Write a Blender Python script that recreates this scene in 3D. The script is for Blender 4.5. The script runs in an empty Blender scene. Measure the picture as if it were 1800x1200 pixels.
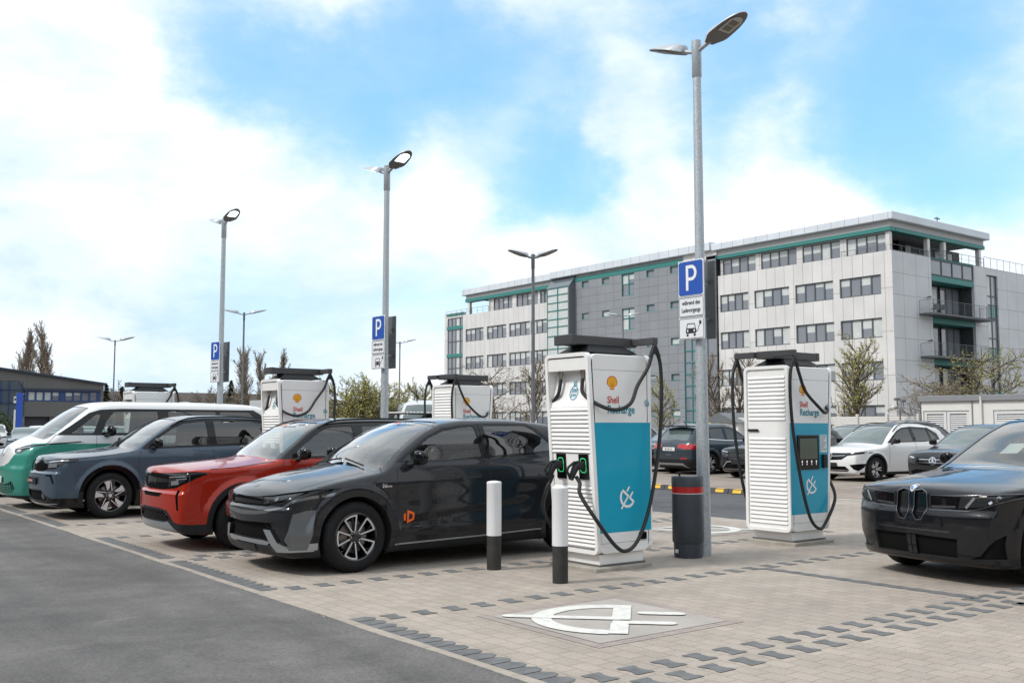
import bpy, bmesh, math, random
import numpy as np
from mathutils import Vector, Matrix
R = math.radians
scene = bpy.context.scene
COL = scene.collection

# ------------------------------------------------------------------ camera
CAM_H = 1.54
PITCH = math.atan(148 / 1756.0)
HEAD = R(52.5)
cd = bpy.data.cameras.new('camera')
cd.sensor_width = 36.0
cd.lens = 1756.0 / 1800.0 * 36.0
cd.clip_start = 0.1
cd.clip_end = 4000
cam = bpy.data.objects.new('camera', cd)
COL.objects.link(cam)
cam.location = (0, 0, CAM_H)
cam.rotation_euler = (R(90) + PITCH, 0, HEAD - R(90))
scene.camera = cam

def pix_dir(px, py):
    """direction of a point of the photograph (1800 x 1200), to aim the clouds of the sky"""
    fw = np.array([math.cos(PITCH) * math.cos(HEAD), math.cos(PITCH) * math.sin(HEAD), math.sin(PITCH)])
    rt = np.array([math.sin(HEAD), -math.cos(HEAD), 0.0])
    up = np.cross(rt, fw)
    d = fw * 1756 + rt * (px - 900) - up * (py - 600)
    return d / np.linalg.norm(d)

# ------------------------------------------------------------------ world: clear sky behind a broken cloud deck
SUN_EL, SUN_AZ = R(48), R(165)      # azimuth counted from +X towards +Y
world = bpy.data.worlds.new('World')
scene.world = world
world.use_nodes = True
wn, wl = world.node_tree.nodes, world.node_tree.links
for n in list(wn): wn.remove(n)
def WN(t, **k):
    n = wn.new(t)
    for a, b in k.items(): setattr(n, a, b)
    return n
def wmath(op, a, b=None, clamp=False):
    n = WN('ShaderNodeMath', operation=op, use_clamp=clamp)
    for i, v in enumerate((a, b)):
        if v is None: continue
        if isinstance(v, (int, float)): n.inputs[i].default_value = v
        else: wl.new(v, n.inputs[i])
    return n.outputs[0]
out = WN('ShaderNodeOutputWorld'); bg = WN('ShaderNodeBackground')
wl.new(bg.outputs[0], out.inputs[0])
bg.inputs[1].default_value = 0.1
sky = WN('ShaderNodeTexSky', sky_type='NISHITA', sun_disc=False, sun_elevation=SUN_EL,
         sun_rotation=R(90) - SUN_AZ, air_density=1.0, dust_density=0.5, ozone_density=3.0)
tc = WN('ShaderNodeTexCoord')
DIRV = tc.outputs['Generated']
def wnoise(scale, detail, rough, dist=0.0, off=(0, 0, 0), zs=1.6):
    mp = WN('ShaderNodeMapping'); wl.new(DIRV, mp.inputs[0])
    mp.inputs['Scale'].default_value = (1, 1, zs); mp.inputs['Location'].default_value = off
    n = WN('ShaderNodeTexNoise'); wl.new(mp.outputs[0], n.inputs['Vector'])
    n.inputs['Scale'].default_value = scale; n.inputs['Detail'].default_value = detail
    n.inputs['Roughness'].default_value = rough; n.inputs['Distortion'].default_value = dist
    return n
warp = wnoise(4.5, 6, .6, 0, (3, 1, 2), 1.3)
vs = WN('ShaderNodeVectorMath', operation='SUBTRACT'); wl.new(warp.outputs['Color'], vs.inputs[0]); vs.inputs[1].default_value = (.5, .5, .5)
vm = WN('ShaderNodeVectorMath', operation='SCALE'); wl.new(vs.outputs[0], vm.inputs[0]); vm.inputs['Scale'].default_value = .20
va = WN('ShaderNodeVectorMath', operation='ADD'); wl.new(DIRV, va.inputs[0]); wl.new(vm.outputs[0], va.inputs[1])
WDIR = va.outputs[0]
def blob(px, py, r_in, r_out, w):
    d = pix_dir(px, py)
    n = WN('ShaderNodeVectorMath', operation='DISTANCE'); wl.new(WDIR, n.inputs[0]); n.inputs[1].default_value = tuple(d)
    m = WN('ShaderNodeMapRange', interpolation_type='SMOOTHSTEP'); wl.new(n.outputs['Value'], m.inputs[0])
    m.inputs[1].default_value = r_in / 1756.; m.inputs[2].default_value = r_out / 1756.
    m.inputs[3].default_value = w; m.inputs[4].default_value = 0
    return m.outputs[0]
# openings in the cloud (positive) and banks of cloud (negative)
BLOBS = [(330, 30, 20, 220, .6), (430, 110, 30, 240, .7), (580, 190, 40, 230, .8), (690, 60, 40, 260, .6), (900, 210, 60, 230, .85), (1040, 235, 30, 140, .6),
         (820, 10, 30, 260, .5), (1150, 0, 20, 260, .6), (1300, 90, 40, 260, .6), (1480, 110, 60, 320, .8), (1720, 150, 60, 320, .85), (1250, 300, 20, 150, .55),
         (1010, 320, 20, 170, .5), (800, 490, 20, 190, .6), (620, 470, 10, 220, .42), (1790, 330, 20, 160, .5), (640, 260, 10, 150, .45), (470, 340, 10, 160, .3),
         (60, 590, 10, 260, .45), (430, 560, 10, 230, .38), (1560, 230, 10, 180, .4), (330, 470, 10, 200, .25), (980, 380, 10, 150, .3), (1650, 350, 10, 160, .3),
         (90, 300, 80, 380, -.9), (30, 60, 60, 300, -.6), (1110, 150, 10, 110, -.55), (1160, 340, 10, 120, -.35),
         (1440, 280, 20, 190, -.55), (720, 390, 10, 150, -.25), (960, 440, 20, 130, -.3), (1220, 440, 20, 180, -.4)]
acc = None
for b in BLOBS:
    o = blob(*b); acc = o if acc is None else wmath('ADD', acc, o)
fine = wnoise(5.0, 10, .62, .15, (7, 3, 5), 1.8)
acc = wmath('ADD', acc, wmath('MULTIPLY', wmath('SUBTRACT', fine.outputs['Fac'], .5), 1.75))
midn = wnoise(10.0, 8, .6, .4, (4, 4, 1), 2.4)            # ragged wisps inside the openings
acc = wmath('ADD', acc, wmath('MULTIPLY', wmath('SUBTRACT', midn.outputs['Fac'], .5), .55))
wide = wnoise(1.6, 5, .5, 0, (1, 8, 2), 1.5)            # openings elsewhere in the sky
sepz = WN('ShaderNodeSeparateXYZ'); wl.new(DIRV, sepz.inputs[0])
acc = wmath('ADD', acc, wmath('MULTIPLY', wmath('SUBTRACT', wide.outputs['Fac'], .52), .7))
hi = WN('ShaderNodeMapRange', interpolation_type='SMOOTHSTEP'); wl.new(sepz.outputs[2], hi.inputs[0]); hi.inputs[1].default_value = .52; hi.inputs[2].default_value = .72
acc = wmath('SUBTRACT', acc, wmath('MULTIPLY', hi.outputs[0], .8))     # closed cloud deck overhead
ramp = WN('ShaderNodeMapRange', interpolation_type='SMOOTHSTEP'); wl.new(acc, ramp.inputs[0])
ramp.inputs[1].default_value = .05; ramp.inputs[2].default_value = 1.2
gap = ramp.outputs[0]
# cloud brightness varies softly
cb = wnoise(3.2, 8, .6, .2, (2, 5, 9), 2.0)
cr = WN('ShaderNodeMapRange'); wl.new(cb.outputs['Fac'], cr.inputs[0])
cr.inputs[1].default_value = .34; cr.inputs[2].default_value = .6; cr.inputs[3].default_value = 0; cr.inputs[4].default_value = 1
cmx = WN('ShaderNodeMix', data_type='RGBA'); wl.new(cr.outputs[0], cmx.inputs[0])
cmx.inputs[6].default_value = (5.2, 6.8, 8.2, 1); cmx.inputs[7].default_value = (9.6, 9.7, 9.8, 1)
# thin cloud veils even the openings: sky colour lifted by scattered light
skb = WN('ShaderNodeMix', data_type='RGBA', blend_type='MULTIPLY'); skb.inputs[0].default_value = 1
wl.new(sky.outputs[0], skb.inputs[6]); skb.inputs[7].default_value = (1.05, 1.05, 1.05, 1)
veil = WN('ShaderNodeMix', data_type='RGBA', blend_type='ADD'); veil.inputs[0].default_value = 1
wl.new(skb.outputs[2], veil.inputs[6]); veil.inputs[7].default_value = (1.5, 3.05, 4.45, 1)
dp = WN('ShaderNodeMapRange', interpolation_type='SMOOTHSTEP'); wl.new(acc, dp.inputs[0]); dp.inputs[1].default_value = .75; dp.inputs[2].default_value = 1.75
dm = WN('ShaderNodeMix', data_type='RGBA'); wl.new(dp.outputs[0], dm.inputs[0])
dm.inputs[6].default_value = (2.1, 3.4, 4.5, 1); dm.inputs[7].default_value = (1.05, 2.75, 4.35, 1)      # thin veil at the rims, clear depth inside
wl.new(dm.outputs[2], veil.inputs[7])
mx = WN('ShaderNodeMix', data_type='RGBA'); wl.new(gap, mx.inputs[0])
wl.new(cmx.outputs[2], mx.inputs[6]); wl.new(veil.outputs[2], mx.inputs[7])
wl.new(mx.outputs[2], bg.inputs[0])

sd = bpy.data.lights.new('sun', 'SUN'); sd.energy = 2.0; sd.angle = R(10); sd.color = (1, .96, .9)
sun = bpy.data.objects.new('sun', sd); COL.objects.link(sun)
sv = Vector((math.cos(SUN_EL) * math.cos(SUN_AZ), math.cos(SUN_EL) * math.sin(SUN_AZ), math.sin(SUN_EL)))
sun.rotation_euler = sv.to_track_quat('Z', 'Y').to_euler()
sun.location = (0, 0, 60)

vsx = scene.view_settings
scene.display_settings.display_device = 'sRGB'
vsx.view_transform = 'Standard'; vsx.look = 'None'; vsx.exposure = 0.36; vsx.gamma = 1.0
scene.render.engine = 'CYCLES'
scene.cycles.max_bounces = 8
scene.cycles.transparent_max_bounces = 16

# ------------------------------------------------------------------ materials
MATS = {}
def mat(name, col, rough=.5, metal=0.0, coat=0.0, spec=.5, noise=None, bump=None, emit=None, nscale=None, rvar=0):
    """procedural surface: base colour broken up by noise, optional fine bump"""
    if name in MATS: return MATS[name]
    m = bpy.data.materials.new(name); m.use_nodes = True; MATS[name] = m
    nt = m.node_tree; N = nt.nodes; Lk = nt.links
    p = N['Principled BSDF']
    c4 = (*col, 1)
    p.inputs['Base Color'].default_value = c4
    p.inputs['Roughness'].default_value = rough; p.inputs['Metallic'].default_value = metal
    p.inputs['Coat Weight'].default_value = coat; p.inputs['Coat Roughness'].default_value = .03
    p.inputs['Specular IOR Level'].default_value = spec
    if noise or bump or rvar:
        t = N.new('ShaderNodeTexCoord')
        nz = N.new('ShaderNodeTexNoise'); Lk.new(t.outputs['Object'], nz.inputs['Vector'])
        nz.inputs['Scale'].default_value = nscale or 6; nz.inputs['Detail'].default_value = 6; nz.inputs['Roughness'].default_value = .6
        if noise:
            r = N.new('ShaderNodeMapRange'); Lk.new(nz.outputs['Fac'], r.inputs[0])
            r.inputs[1].default_value = .3; r.inputs[2].default_value = .7; r.inputs[3].default_value = 1 - noise; r.inputs[4].default_value = 1 + noise
            mu = N.new('ShaderNodeVectorMath'); mu.operation = 'SCALE'; mu.inputs[0].default_value = col; Lk.new(r.outputs[0], mu.inputs['Scale'])
            Lk.new(mu.outputs[0], p.inputs['Base Color'])
        if rvar:
            r2 = N.new('ShaderNodeMapRange'); Lk.new(nz.outputs['Fac'], r2.inputs[0])
            r2.inputs[1].default_value = .3; r2.inputs[2].default_value = .7; r2.inputs[3].default_value = max(.02, rough - rvar); r2.inputs[4].default_value = rough + rvar
            Lk.new(r2.outputs[0], p.inputs['Roughness'])
        if bump:
            n2 = N.new('ShaderNodeTexNoise'); Lk.new(t.outputs['Object'], n2.inputs['Vector'])
            n2.inputs['Scale'].default_value = bump[1]; n2.inputs['Detail'].default_value = 4
            b = N.new('ShaderNodeBump'); b.inputs['Strength'].default_value = bump[0]; b.inputs['Distance'].default_value = .01
            Lk.new(n2.outputs['Fac'], b.inputs['Height']); Lk.new(b.outputs[0], p.inputs['Normal'])
    if emit:
        p.inputs['Emission Color'].default_value = (*emit[0], 1); p.inputs['Emission Strength'].default_value = emit[1]
    return m

def paint(name, col, metal=.2, rough=.38):
    """car paint: flaked base under clear coat, a little orange peel and dust"""
    if name in MATS: return MATS[name]
    m = mat(name, col, rough, metal, 1.0)
    nt = m.node_tree; N = nt.nodes; Lk = nt.links; p = N['Principled BSDF']
    p.inputs['Coat Roughness'].default_value = .025; p.inputs['Specular IOR Level'].default_value = .12; p.inputs['Coat IOR'].default_value = 1.40
    t = N.new('ShaderNodeTexCoord')
    fl = N.new('ShaderNodeTexVoronoi'); fl.inputs['Scale'].default_value = 900; Lk.new(t.outputs['Object'], fl.inputs['Vector'])
    r = N.new('ShaderNodeMapRange'); Lk.new(fl.outputs['Distance'], r.inputs[0]); r.inputs[3].default_value = 1.25; r.inputs[4].default_value = .75
    du = N.new('ShaderNodeTexNoise'); du.inputs['Scale'].default_value = 3; du.inputs['Detail'].default_value = 8; Lk.new(t.outputs['Object'], du.inputs['Vector'])
    mu = N.new('ShaderNodeVectorMath'); mu.operation = 'SCALE'; mu.inputs[0].default_value = col; Lk.new(r.outputs[0], mu.inputs['Scale'])
    Lk.new(mu.outputs[0], p.inputs['Base Color'])
    r2 = N.new('ShaderNodeMapRange'); Lk.new(du.outputs['Fac'], r2.inputs[0]); r2.inputs[3].default_value = .02; r2.inputs[4].default_value = .09
    Lk.new(r2.outputs[0], p.inputs['Coat Roughness'])
    return m

def glass_mat(name, tint, gloss=(1, 1, 1), ior=1.5):
    """thin pane: clear coat reflection over a tinted see-through sheet"""
    if name in MATS: return MATS[name]
    m = bpy.data.materials.new(name); m.use_nodes = True; MATS[name] = m
    nt = m.node_tree; N = nt.nodes; Lk = nt.links
    for n in list(N): N.remove(n)
    o = N.new('ShaderNodeOutputMaterial'); mx = N.new('ShaderNodeMixShader'); Lk.new(mx.outputs[0], o.inputs[0])
    f = N.new('ShaderNodeFresnel'); f.inputs[0].default_value = ior
    sc = N.new('ShaderNodeMath'); sc.operation = 'MULTIPLY_ADD'; sc.use_clamp = True
    Lk.new(f.outputs[0], sc.inputs[0]); sc.inputs[1].default_value = 1.7; sc.inputs[2].default_value = .03
    Lk.new(sc.outputs[0], mx.inputs[0])
    tr = N.new('ShaderNodeBsdfTransparent'); tr.inputs[0].default_value = (*tint, 1); Lk.new(tr.outputs[0], mx.inputs[1])
    g = N.new('ShaderNodeBsdfGlossy'); g.inputs['Roughness'].default_value = .01; g.inputs[0].default_value = (*gloss, 1); Lk.new(g.outputs[0], mx.inputs[2])
    return m

M_WHITE = mat('white_powder_coat', (.84, .83, .815), .34, 0, .2, noise=.025, nscale=3, rvar=.06)
M_TEAL = mat('teal_vinyl', (.001, .33, .49), .38, 0, .2, noise=.03, nscale=2)
M_BLACKP = mat('black_plastic', (.018, .019, .021), .5, spec=.22, noise=.15, nscale=30, bump=(.08, 300))
M_RUBBER = mat('rubber', (.018, .018, .019), .62, noise=.2, nscale=20)
M_TYRE = mat('tyre_rubber', (.014, .014, .015), .72, spec=.2, noise=.25, nscale=12, bump=(.2, 120))
M_DGLOSS = mat('dark_gloss', (.006, .006, .007), .07, spec=.38)
M_GALV = mat('galvanised_steel', (.42, .45, .47), .5, .55, noise=.22, nscale=38, bump=(.12, 60))
M_STEELG = mat('grey_lamp_steel', (.16, .17, .18), .5, .3, noise=.1, nscale=8)
M_CHROME = mat('bright_metal', (.75, .75, .76), .16, 1)
M_SILVERP = mat('silver_plastic', (.36, .38, .4), .35, .6, .3)
M_ALLOY = mat('machined_alloy', (.66, .66, .67), .34, .45)
M_ALLOYD = mat('black_alloy', (.012, .012, .013), .2, .2, .7)
M_DISC = mat('brake_disc', (.22, .2, .19), .4, .9, noise=.2, nscale=20)
M_RED = mat('red_lens', (.45, .004, .006), .12, 0, 1)
M_LENS = mat('lamp_lens_dark', (.035, .037, .04), .06, .3)
M_LENSB = mat('lamp_lens_bright', (.55, .57, .6), .12, .7, 1)
M_PLATE = mat('plate_white', (.7, .7, .68), .4, noise=.03)
M_BLACKT = mat('black_marking', (.012, .012, .014), .5)
M_WHITET = mat('white_marking', (.8, .8, .8), .5)
M_INT = mat('cabin_dark', (.03, .03, .032), .8, noise=.1)
M_INTL = mat('cabin_grey', (.16, .155, .15), .8, noise=.1, nscale=20)
M_WIND = glass_mat('windscreen_glass', (.70, .78, .74))
M_SIDEG = glass_mat('side_glass', (.62, .68, .64))
M_PRIV = glass_mat('privacy_glass', (.035, .036, .04))
M_DARKG = mat('dark_window', (.012, .015, .016), .04)

# ------------------------------------------------------------------ mesh helpers
def link_mesh(name, verts, faces, material, parent=None, smooth=False, mi=None):
    me = bpy.data.meshes.new(name)
    me.from_pydata([tuple(map(float, v)) for v in verts], [], [tuple(map(int, f)) for f in faces])
    for m in (material if isinstance(material, (list, tuple)) else [material]): me.materials.append(m)
    if mi is not None: me.polygons.foreach_set('material_index', mi)
    if smooth: me.polygons.foreach_set('use_smooth', [True] * len(me.polygons))
    me.update()
    o = bpy.data.objects.new(name, me); COL.objects.link(o)
    if parent is not None: o.parent = parent
    return o
def empty(name, loc=(0, 0, 0), rz=0.0):
    o = bpy.data.objects.new(name, None); COL.objects.link(o)
    o.location = loc; o.rotation_euler = (0, 0, rz); o.empty_display_size = .2
    return o
def tag(o, label, cat, group=None):
    o['label'] = label; o['category'] = cat
    if group: o['group'] = group
    return o
def struct(o):
    o['kind'] = 'structure'; return o
def copy_tree(o, parent=None):
    c = o.copy(); COL.objects.link(c)
    if parent is not None: c.parent = parent
    for ch in list(o.children): copy_tree(ch, c)
    return c

class MB:
    """collects shapes into one mesh"""
    def __init__(s): s.v = []; s.f = []; s.mi = []; s.M = Matrix.Identity(4)
    def add(s, vs, fs, mi=0):
        b = len(s.v)
        s.v += [tuple(s.M @ Vector(v)) for v in vs]
        s.f += [tuple(i + b for i in f) for f in fs]; s.mi += [mi] * len(fs)
        return s
    def box(s, x0, x1, y0, y1, z0, z1, mi=0, ch=0.0):
        x0, x1 = min(x0, x1), max(x0, x1); y0, y1 = min(y0, y1), max(y0, y1); z0, z1 = min(z0, z1), max(z0, z1)
        if ch:      # chamfered upright edges and top
            c = min(ch, (x1 - x0) / 2.1, (y1 - y0) / 2.1, (z1 - z0) / 2.1)
            def ring(d, z): return [(x0 + d, y0 + c, z), (x0 + c, y0 + d, z), (x1 - c, y0 + d, z), (x1 - d, y0 + c, z), (x1 - d, y1 - c, z), (x1 - c, y1 - d, z), (x0 + c, y1 - d, z), (x0 + d, y1 - c, z)]
            rs = [ring(c * .8, z0), ring(0, z0 + c), ring(0, z1 - c), ring(c * .8, z1)]
            vs = [p for r in rs for p in r]; fs = [tuple(reversed(range(8))), tuple(range(24, 32))]
            for k in range(3):
                for i in range(8): fs.append((k * 8 + i, k * 8 + (i + 1) % 8, k * 8 + 8 + (i + 1) % 8, k * 8 + 8 + i))
            return s.add(vs, fs, mi)
        vs = [(x0, y0, z0), (x1, y0, z0), (x1, y1, z0), (x0, y1, z0), (x0, y0, z1), (x1, y0, z1), (x1, y1, z1), (x0, y1, z1)]
        return s.add(vs, [(0, 3, 2, 1), (4, 5, 6, 7), (0, 1, 5, 4), (1, 2, 6, 5), (2, 3, 7, 6), (3, 0, 4, 7)], mi)
    def tube(s, pts, r, n=8, mi=0, cap=True):
        pts = [Vector(p) for p in pts]; k = len(pts)
        rs = r if isinstance(r, (list, tuple)) else [r] * k
        vs = []; fs = []; up = None
        for i, p in enumerate(pts):
            t = (pts[min(i + 1, k - 1)] - pts[max(i - 1, 0)])
            if t.length < 1e-9: t = Vector((0, 0, 1))
            t.normalize()
            if up is None: up = Vector((0, 0, 1)) if abs(t.z) < .9 else Vector((1, 0, 0))
            a = t.cross(up)
            if a.length < 1e-6: a = t.cross(Vector((1, .3, 0)))
            a.normalize(); b = t.cross(a).normalized(); up = -b if up.dot(b) < 0 else b
            b = a.cross(t).normalized(); up = b
            for j in range(n):
                w = 2 * math.pi * j / n
                vs.append(tuple(p + (a * math.cos(w) + b * math.sin(w)) * rs[i]))
        for i in range(k - 1):
            for j in range(n):
                fs.append((i * n + j, i * n + (j + 1) % n, (i + 1) * n + (j + 1) % n, (i + 1) * n + j))
        if cap: fs += [tuple(reversed(range(n))), tuple(range((k - 1) * n, k * n))]
        return s.add(vs, fs, mi)
    def lathe(s, prof, n=24, mi=0, axis='z', c=(0, 0, 0), cap=True):
        """prof: list of (radius, height)"""
        vs = []; fs = []
        for (r, h) in prof:
            for j in range(n):
                w = 2 * math.pi * j / n; a, b = r * math.cos(w), r * math.sin(w)
                p = (a, b, h) if axis == 'z' else ((a, h, b) if axis == 'y' else (h, a, b))
                vs.append((p[0] + c[0], p[1] + c[1], p[2] + c[2]))
        k = len(prof)
        for i in range(k - 1):
            for j in range(n):
                q = (i * n + j, i * n + (j + 1) % n, (i + 1) * n + (j + 1) % n, (i + 1) * n + j)
                fs.append(q if axis != 'y' else tuple(reversed(q)))
        if cap:
            a, b = tuple(reversed(range(n))), tuple(range((k - 1) * n, k * n))
            if axis == 'y': a, b = a[::-1], b[::-1]
            fs += [a, b]
        return s.add(vs, fs, mi)
    def prism(s, poly, to3, t0, t1, mi=0):
        """poly: 2D outline, to3(u, v, t) -> point; a closed plate between t0 and t1"""
        n = len(poly)
        vs = [to3(u, v, t0) for u, v in poly] + [to3(u, v, t1) for u, v in poly]
        fs = [tuple(reversed(range(n))), tuple(range(n, 2 * n))] + [(i, (i + 1) % n, n + (i + 1) % n, n + i) for i in range(n)]
        return s.add(vs, fs, mi)
    def build(s, name, material, parent=None, smooth=False, bevel=0, seg=2, auto=None):
        o = link_mesh(name, s.v, s.f, material, parent, smooth, s.mi)
        bm = bmesh.new(); bm.from_mesh(o.data)
        bmesh.ops.recalc_face_normals(bm, faces=bm.faces[:])
        if auto is not None:
            for f in bm.faces: f.smooth = True
            for e in bm.edges:
                e.smooth = (len(e.link_faces) == 2 and e.calc_face_angle(3.2) < R(auto))
        bm.to_mesh(o.data); bm.free()
        if bevel:
            b = o.modifiers.new('bevel', 'BEVEL'); b.width = bevel; b.segments = seg; b.limit_method = 'ANGLE'; b.angle_limit = R(35)
        return o

def catmull(pts, sub=6):
    P = [np.array(p, float) for p in pts]; P = [2 * P[0] - P[1]] + P + [2 * P[-1] - P[-2]]
    o = []
    for i in range(1, len(P) - 2):
        for k in range(sub):
            t = k / sub
            o.append(.5 * (2 * P[i] + (P[i + 1] - P[i - 1]) * t + (2 * P[i - 1] - 5 * P[i] + 4 * P[i + 1] - P[i + 2]) * t * t + (3 * P[i] - P[i - 1] - 3 * P[i + 1] + P[i + 2]) * t ** 3))
    o.append(P[-2]); return [tuple(p) for p in o]

_text_cache = {}
def text_mesh(body, size, bold=0.0, align='LEFT', sx=1.0):
    """outline text -> (verts2d, faces)"""
    k = (body, size, bold, align, sx)
    if k in _text_cache: return _text_cache[k]
    cu = bpy.data.curves.new('lettering', 'FONT'); cu.body = body; cu.size = size; cu.offset = bold; cu.align_x = align; cu.resolution_u = 4
    o = bpy.data.objects.new('lettering', cu); COL.objects.link(o)
    dg = bpy.context.evaluated_depsgraph_get(); dg.update()
    me = bpy.data.meshes.new_from_object(o.evaluated_get(dg))
    res = ([(v.co.x * sx, v.co.y) for v in me.vertices], [tuple(p.vertices) for p in me.polygons])
    bpy.data.objects.remove(o); bpy.data.curves.remove(cu); bpy.data.meshes.remove(me)
    _text_cache[k] = res
    return res
def put_text(mb, body, size, to3, ox, oy, bold=0.0, align='LEFT', sx=1.0, mi=0):
    v, f = text_mesh(body, size, bold, align, sx)
    mb.add([to3(ox + a, oy + b) for a, b in v], f, mi)

def stroke(pts, w, closed=False, n_cap=5):
    """2D polyline -> list of quads/fans as polygons with thickness w (flat)"""
    polys = []; P = [np.array(p, float) for p in pts]
    if closed: P = P + [P[0]]
    for a, b in zip(P[:-1], P[1:]):
        d = b - a; L = np.hypot(*d)
        if L < 1e-9: continue
        d /= L; n = np.array([-d[1], d[0]]) * w / 2
        polys.append([tuple(a - n), tuple(b - n), tuple(b + n), tuple(a + n)])
    return polys
def offset_line(pts, w):
    """2D polyline -> one ribbon polygon strip (left pts, right pts)"""
    P = np.array(pts, float); T = np.gradient(P, axis=0); T /= np.linalg.norm(T, axis=1)[:, None] + 1e-12
    Nn = np.stack([-T[:, 1], T[:, 0]], 1) * w / 2
    return P + Nn, P - Nn
# ------------------------------------------------------------------ cars: a body surface from measured silhouettes
def pchip(tab):
    xs = np.array([t[0] for t in tab], float); ys = np.array([t[1] for t in tab], float)
    if len(xs) == 1: return lambda x: np.full_like(np.asarray(x, float), ys[0])
    h = np.diff(xs); d = np.diff(ys) / h; m = np.zeros(len(xs))
    for i in range(1, len(xs) - 1):
        if d[i - 1] * d[i] > 0:
            w1 = 2 * h[i] + h[i - 1]; w2 = h[i] + 2 * h[i - 1]
            m[i] = (w1 + w2) / (w1 / d[i - 1] + w2 / d[i])
    m[0], m[-1] = d[0], d[-1]
    def f(x):
        x = np.clip(np.asarray(x, float), xs[0], xs[-1])
        i = np.clip(np.searchsorted(xs, x) - 1, 0, len(h) - 1)
        t = (x - xs[i]) / h[i]; t2 = t * t; t3 = t2 * t
        return (2 * t3 - 3 * t2 + 1) * ys[i] + (t3 - 2 * t2 + t) * h[i] * m[i] + (3 * t2 - 2 * t3) * ys[i + 1] + (t3 - t2) * h[i] * m[i + 1]
    return f
def smax(a, b, k):
    h = np.clip(.5 + .5 * (a - b) / k, 0, 1)
    return b * (1 - h) + a * h + k * h * (1 - h)
def sstep(a, b, x):
    t = np.clip((x - a) / (b - a), 0, 1); return t * t * (3 - 2 * t)

class Shell:
    """closed car body surface, x from nose to tail, y half width, z up"""
    def __init__(s, S):
        s.S = S; s.L = S['L']; s.top = pchip(S['top']); s.nose = pchip(S['nose']); s.tail = pchip(S['tail'])
        s.plan = pchip(S['plan']); s.sect = pchip(S['sect']); s.bot = pchip(S['bottom'])
        s.crown = pchip(S.get('crown', [(0, .06), (s.L, .06)])); s.bowF = S.get('bowF', .2); s.bowR = S.get('bowR', .15)
        s.W = S['W']; s.bumps = S.get('bumps', []); s.k = S.get('k', .05); s.kt = S.get('kt', .06)
        s.wx = S['wheels']; s.R = S['R']; s.Ra = S.get('Ra', S['R'] + .045); s.Rc = S.get('Rc', s.Ra + .07)
    def xe(s, x, y):
        t = np.clip(x / s.L, 0, 1)
        return x - s.bowF * y * y * (1 - t) ** .6 + s.bowR * y * y * t ** 1.5
    def parts(s, x, y, z):
        y = np.abs(y); xe = s.xe(x, y); e = .01
        sl = (s.top(xe + e) - s.top(xe - e)) / (2 * e)
        T = (z - (s.top(xe) - s.crown(xe) * (y / (s.W / 2)) ** 2)) / np.sqrt(1 + sl * sl)
        w = s.plan(x) - s.sect(z)
        for b in s.bumps: w = w + b(x, z)
        for i, wx in enumerate(s.wx):
            d = np.hypot(x - wx, (z - s.R) * 1.0)
            w = w + s.S.get('flare', .018) * sstep(s.Rc + .07, s.Rc - .01, d) * (z < 1.3)
        D = y - w
        return T, D, xe
    def f(s, x, y, z):
        T, D, xe = s.parts(x, y, z); y = np.abs(y); e = .01
        sn = (s.nose(z + e) - s.nose(z - e)) / (2 * e); st = (s.tail(z + e) - s.tail(z - e)) / (2 * e)
        F = (s.nose(z) + s.bowF * y * y + s.S.get('bowF4', .12) * y ** 6 - x) / np.sqrt(1 + sn * sn)
        B = (x - (s.L - s.tail(z)) + s.bowR * y * y + s.S.get('bowR4', .15) * y ** 6) / np.sqrt(1 + st * st)
        U = s.bot(x) - z
        v = smax(T, D, s.kt)
        v = smax(v, F, s.S.get('kf', .035)); v = smax(v, B, s.S.get('kb', .05))
        return smax(v, U, .04)
    def grad(s, P):
        x, y, z = P[:, 0], P[:, 1], P[:, 2]; e = .004
        g = np.stack([s.f(x + e, y, z) - s.f(x - e, y, z), s.f(x, np.abs(y) + e, z) - s.f(x, np.abs(y) - e, z), s.f(x, y, z + e) - s.f(x, y, z - e)], 1)
        g[:, 1] *= np.where(y < 0, -1, 1)
        g[np.abs(y) < 1e-5, 1] = 0
        return g / (np.linalg.norm(g, axis=1)[:, None] + 1e-9)
    def solve(s, o, d, rmax):
        lo = np.zeros(len(o)); hi = np.full(len(o), rmax)
        for _ in range(34):
            m = (lo + hi) / 2; P = o + d * m[:, None]
            ins = s.f(P[:, 0], P[:, 1], P[:, 2]) < 0
            lo = np.where(ins, m, lo); hi = np.where(ins, hi, m)
        return o + d * lo[:, None]
    def project(s, view, pts, off=0.0, side=-1):
        """side: (x,z); front / rear: (y,z); top: (x,y) -> points on the surface lifted by off, and normals"""
        p = np.array(pts, float); n = len(p); z0 = np.zeros(n)
        if view == 'side':
            o = np.stack([p[:, 0], z0, p[:, 1]], 1); d = np.tile([0, 1., 0], (n, 1)); q = s.solve(o, d, 1.4)
            q[:, 1] *= side
        elif view == 'front':
            o = np.stack([z0 + s.L * .3, p[:, 0], p[:, 1]], 1); q = s.solve(o, np.tile([-1., 0, 0], (n, 1)), s.L * .4)
        elif view == 'rear':
            o = np.stack([z0 + s.L * .75, p[:, 0], p[:, 1]], 1); q = s.solve(o, np.tile([1., 0, 0], (n, 1)), s.L * .4)
        else:
            o = np.stack([p[:, 0], p[:, 1], z0 + s.S.get('z0', .72)], 1); q = s.solve(o, np.tile([0, 0, 1.], (n, 1)), 2)
        g = s.grad(q)
        return q + g * off, g

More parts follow.
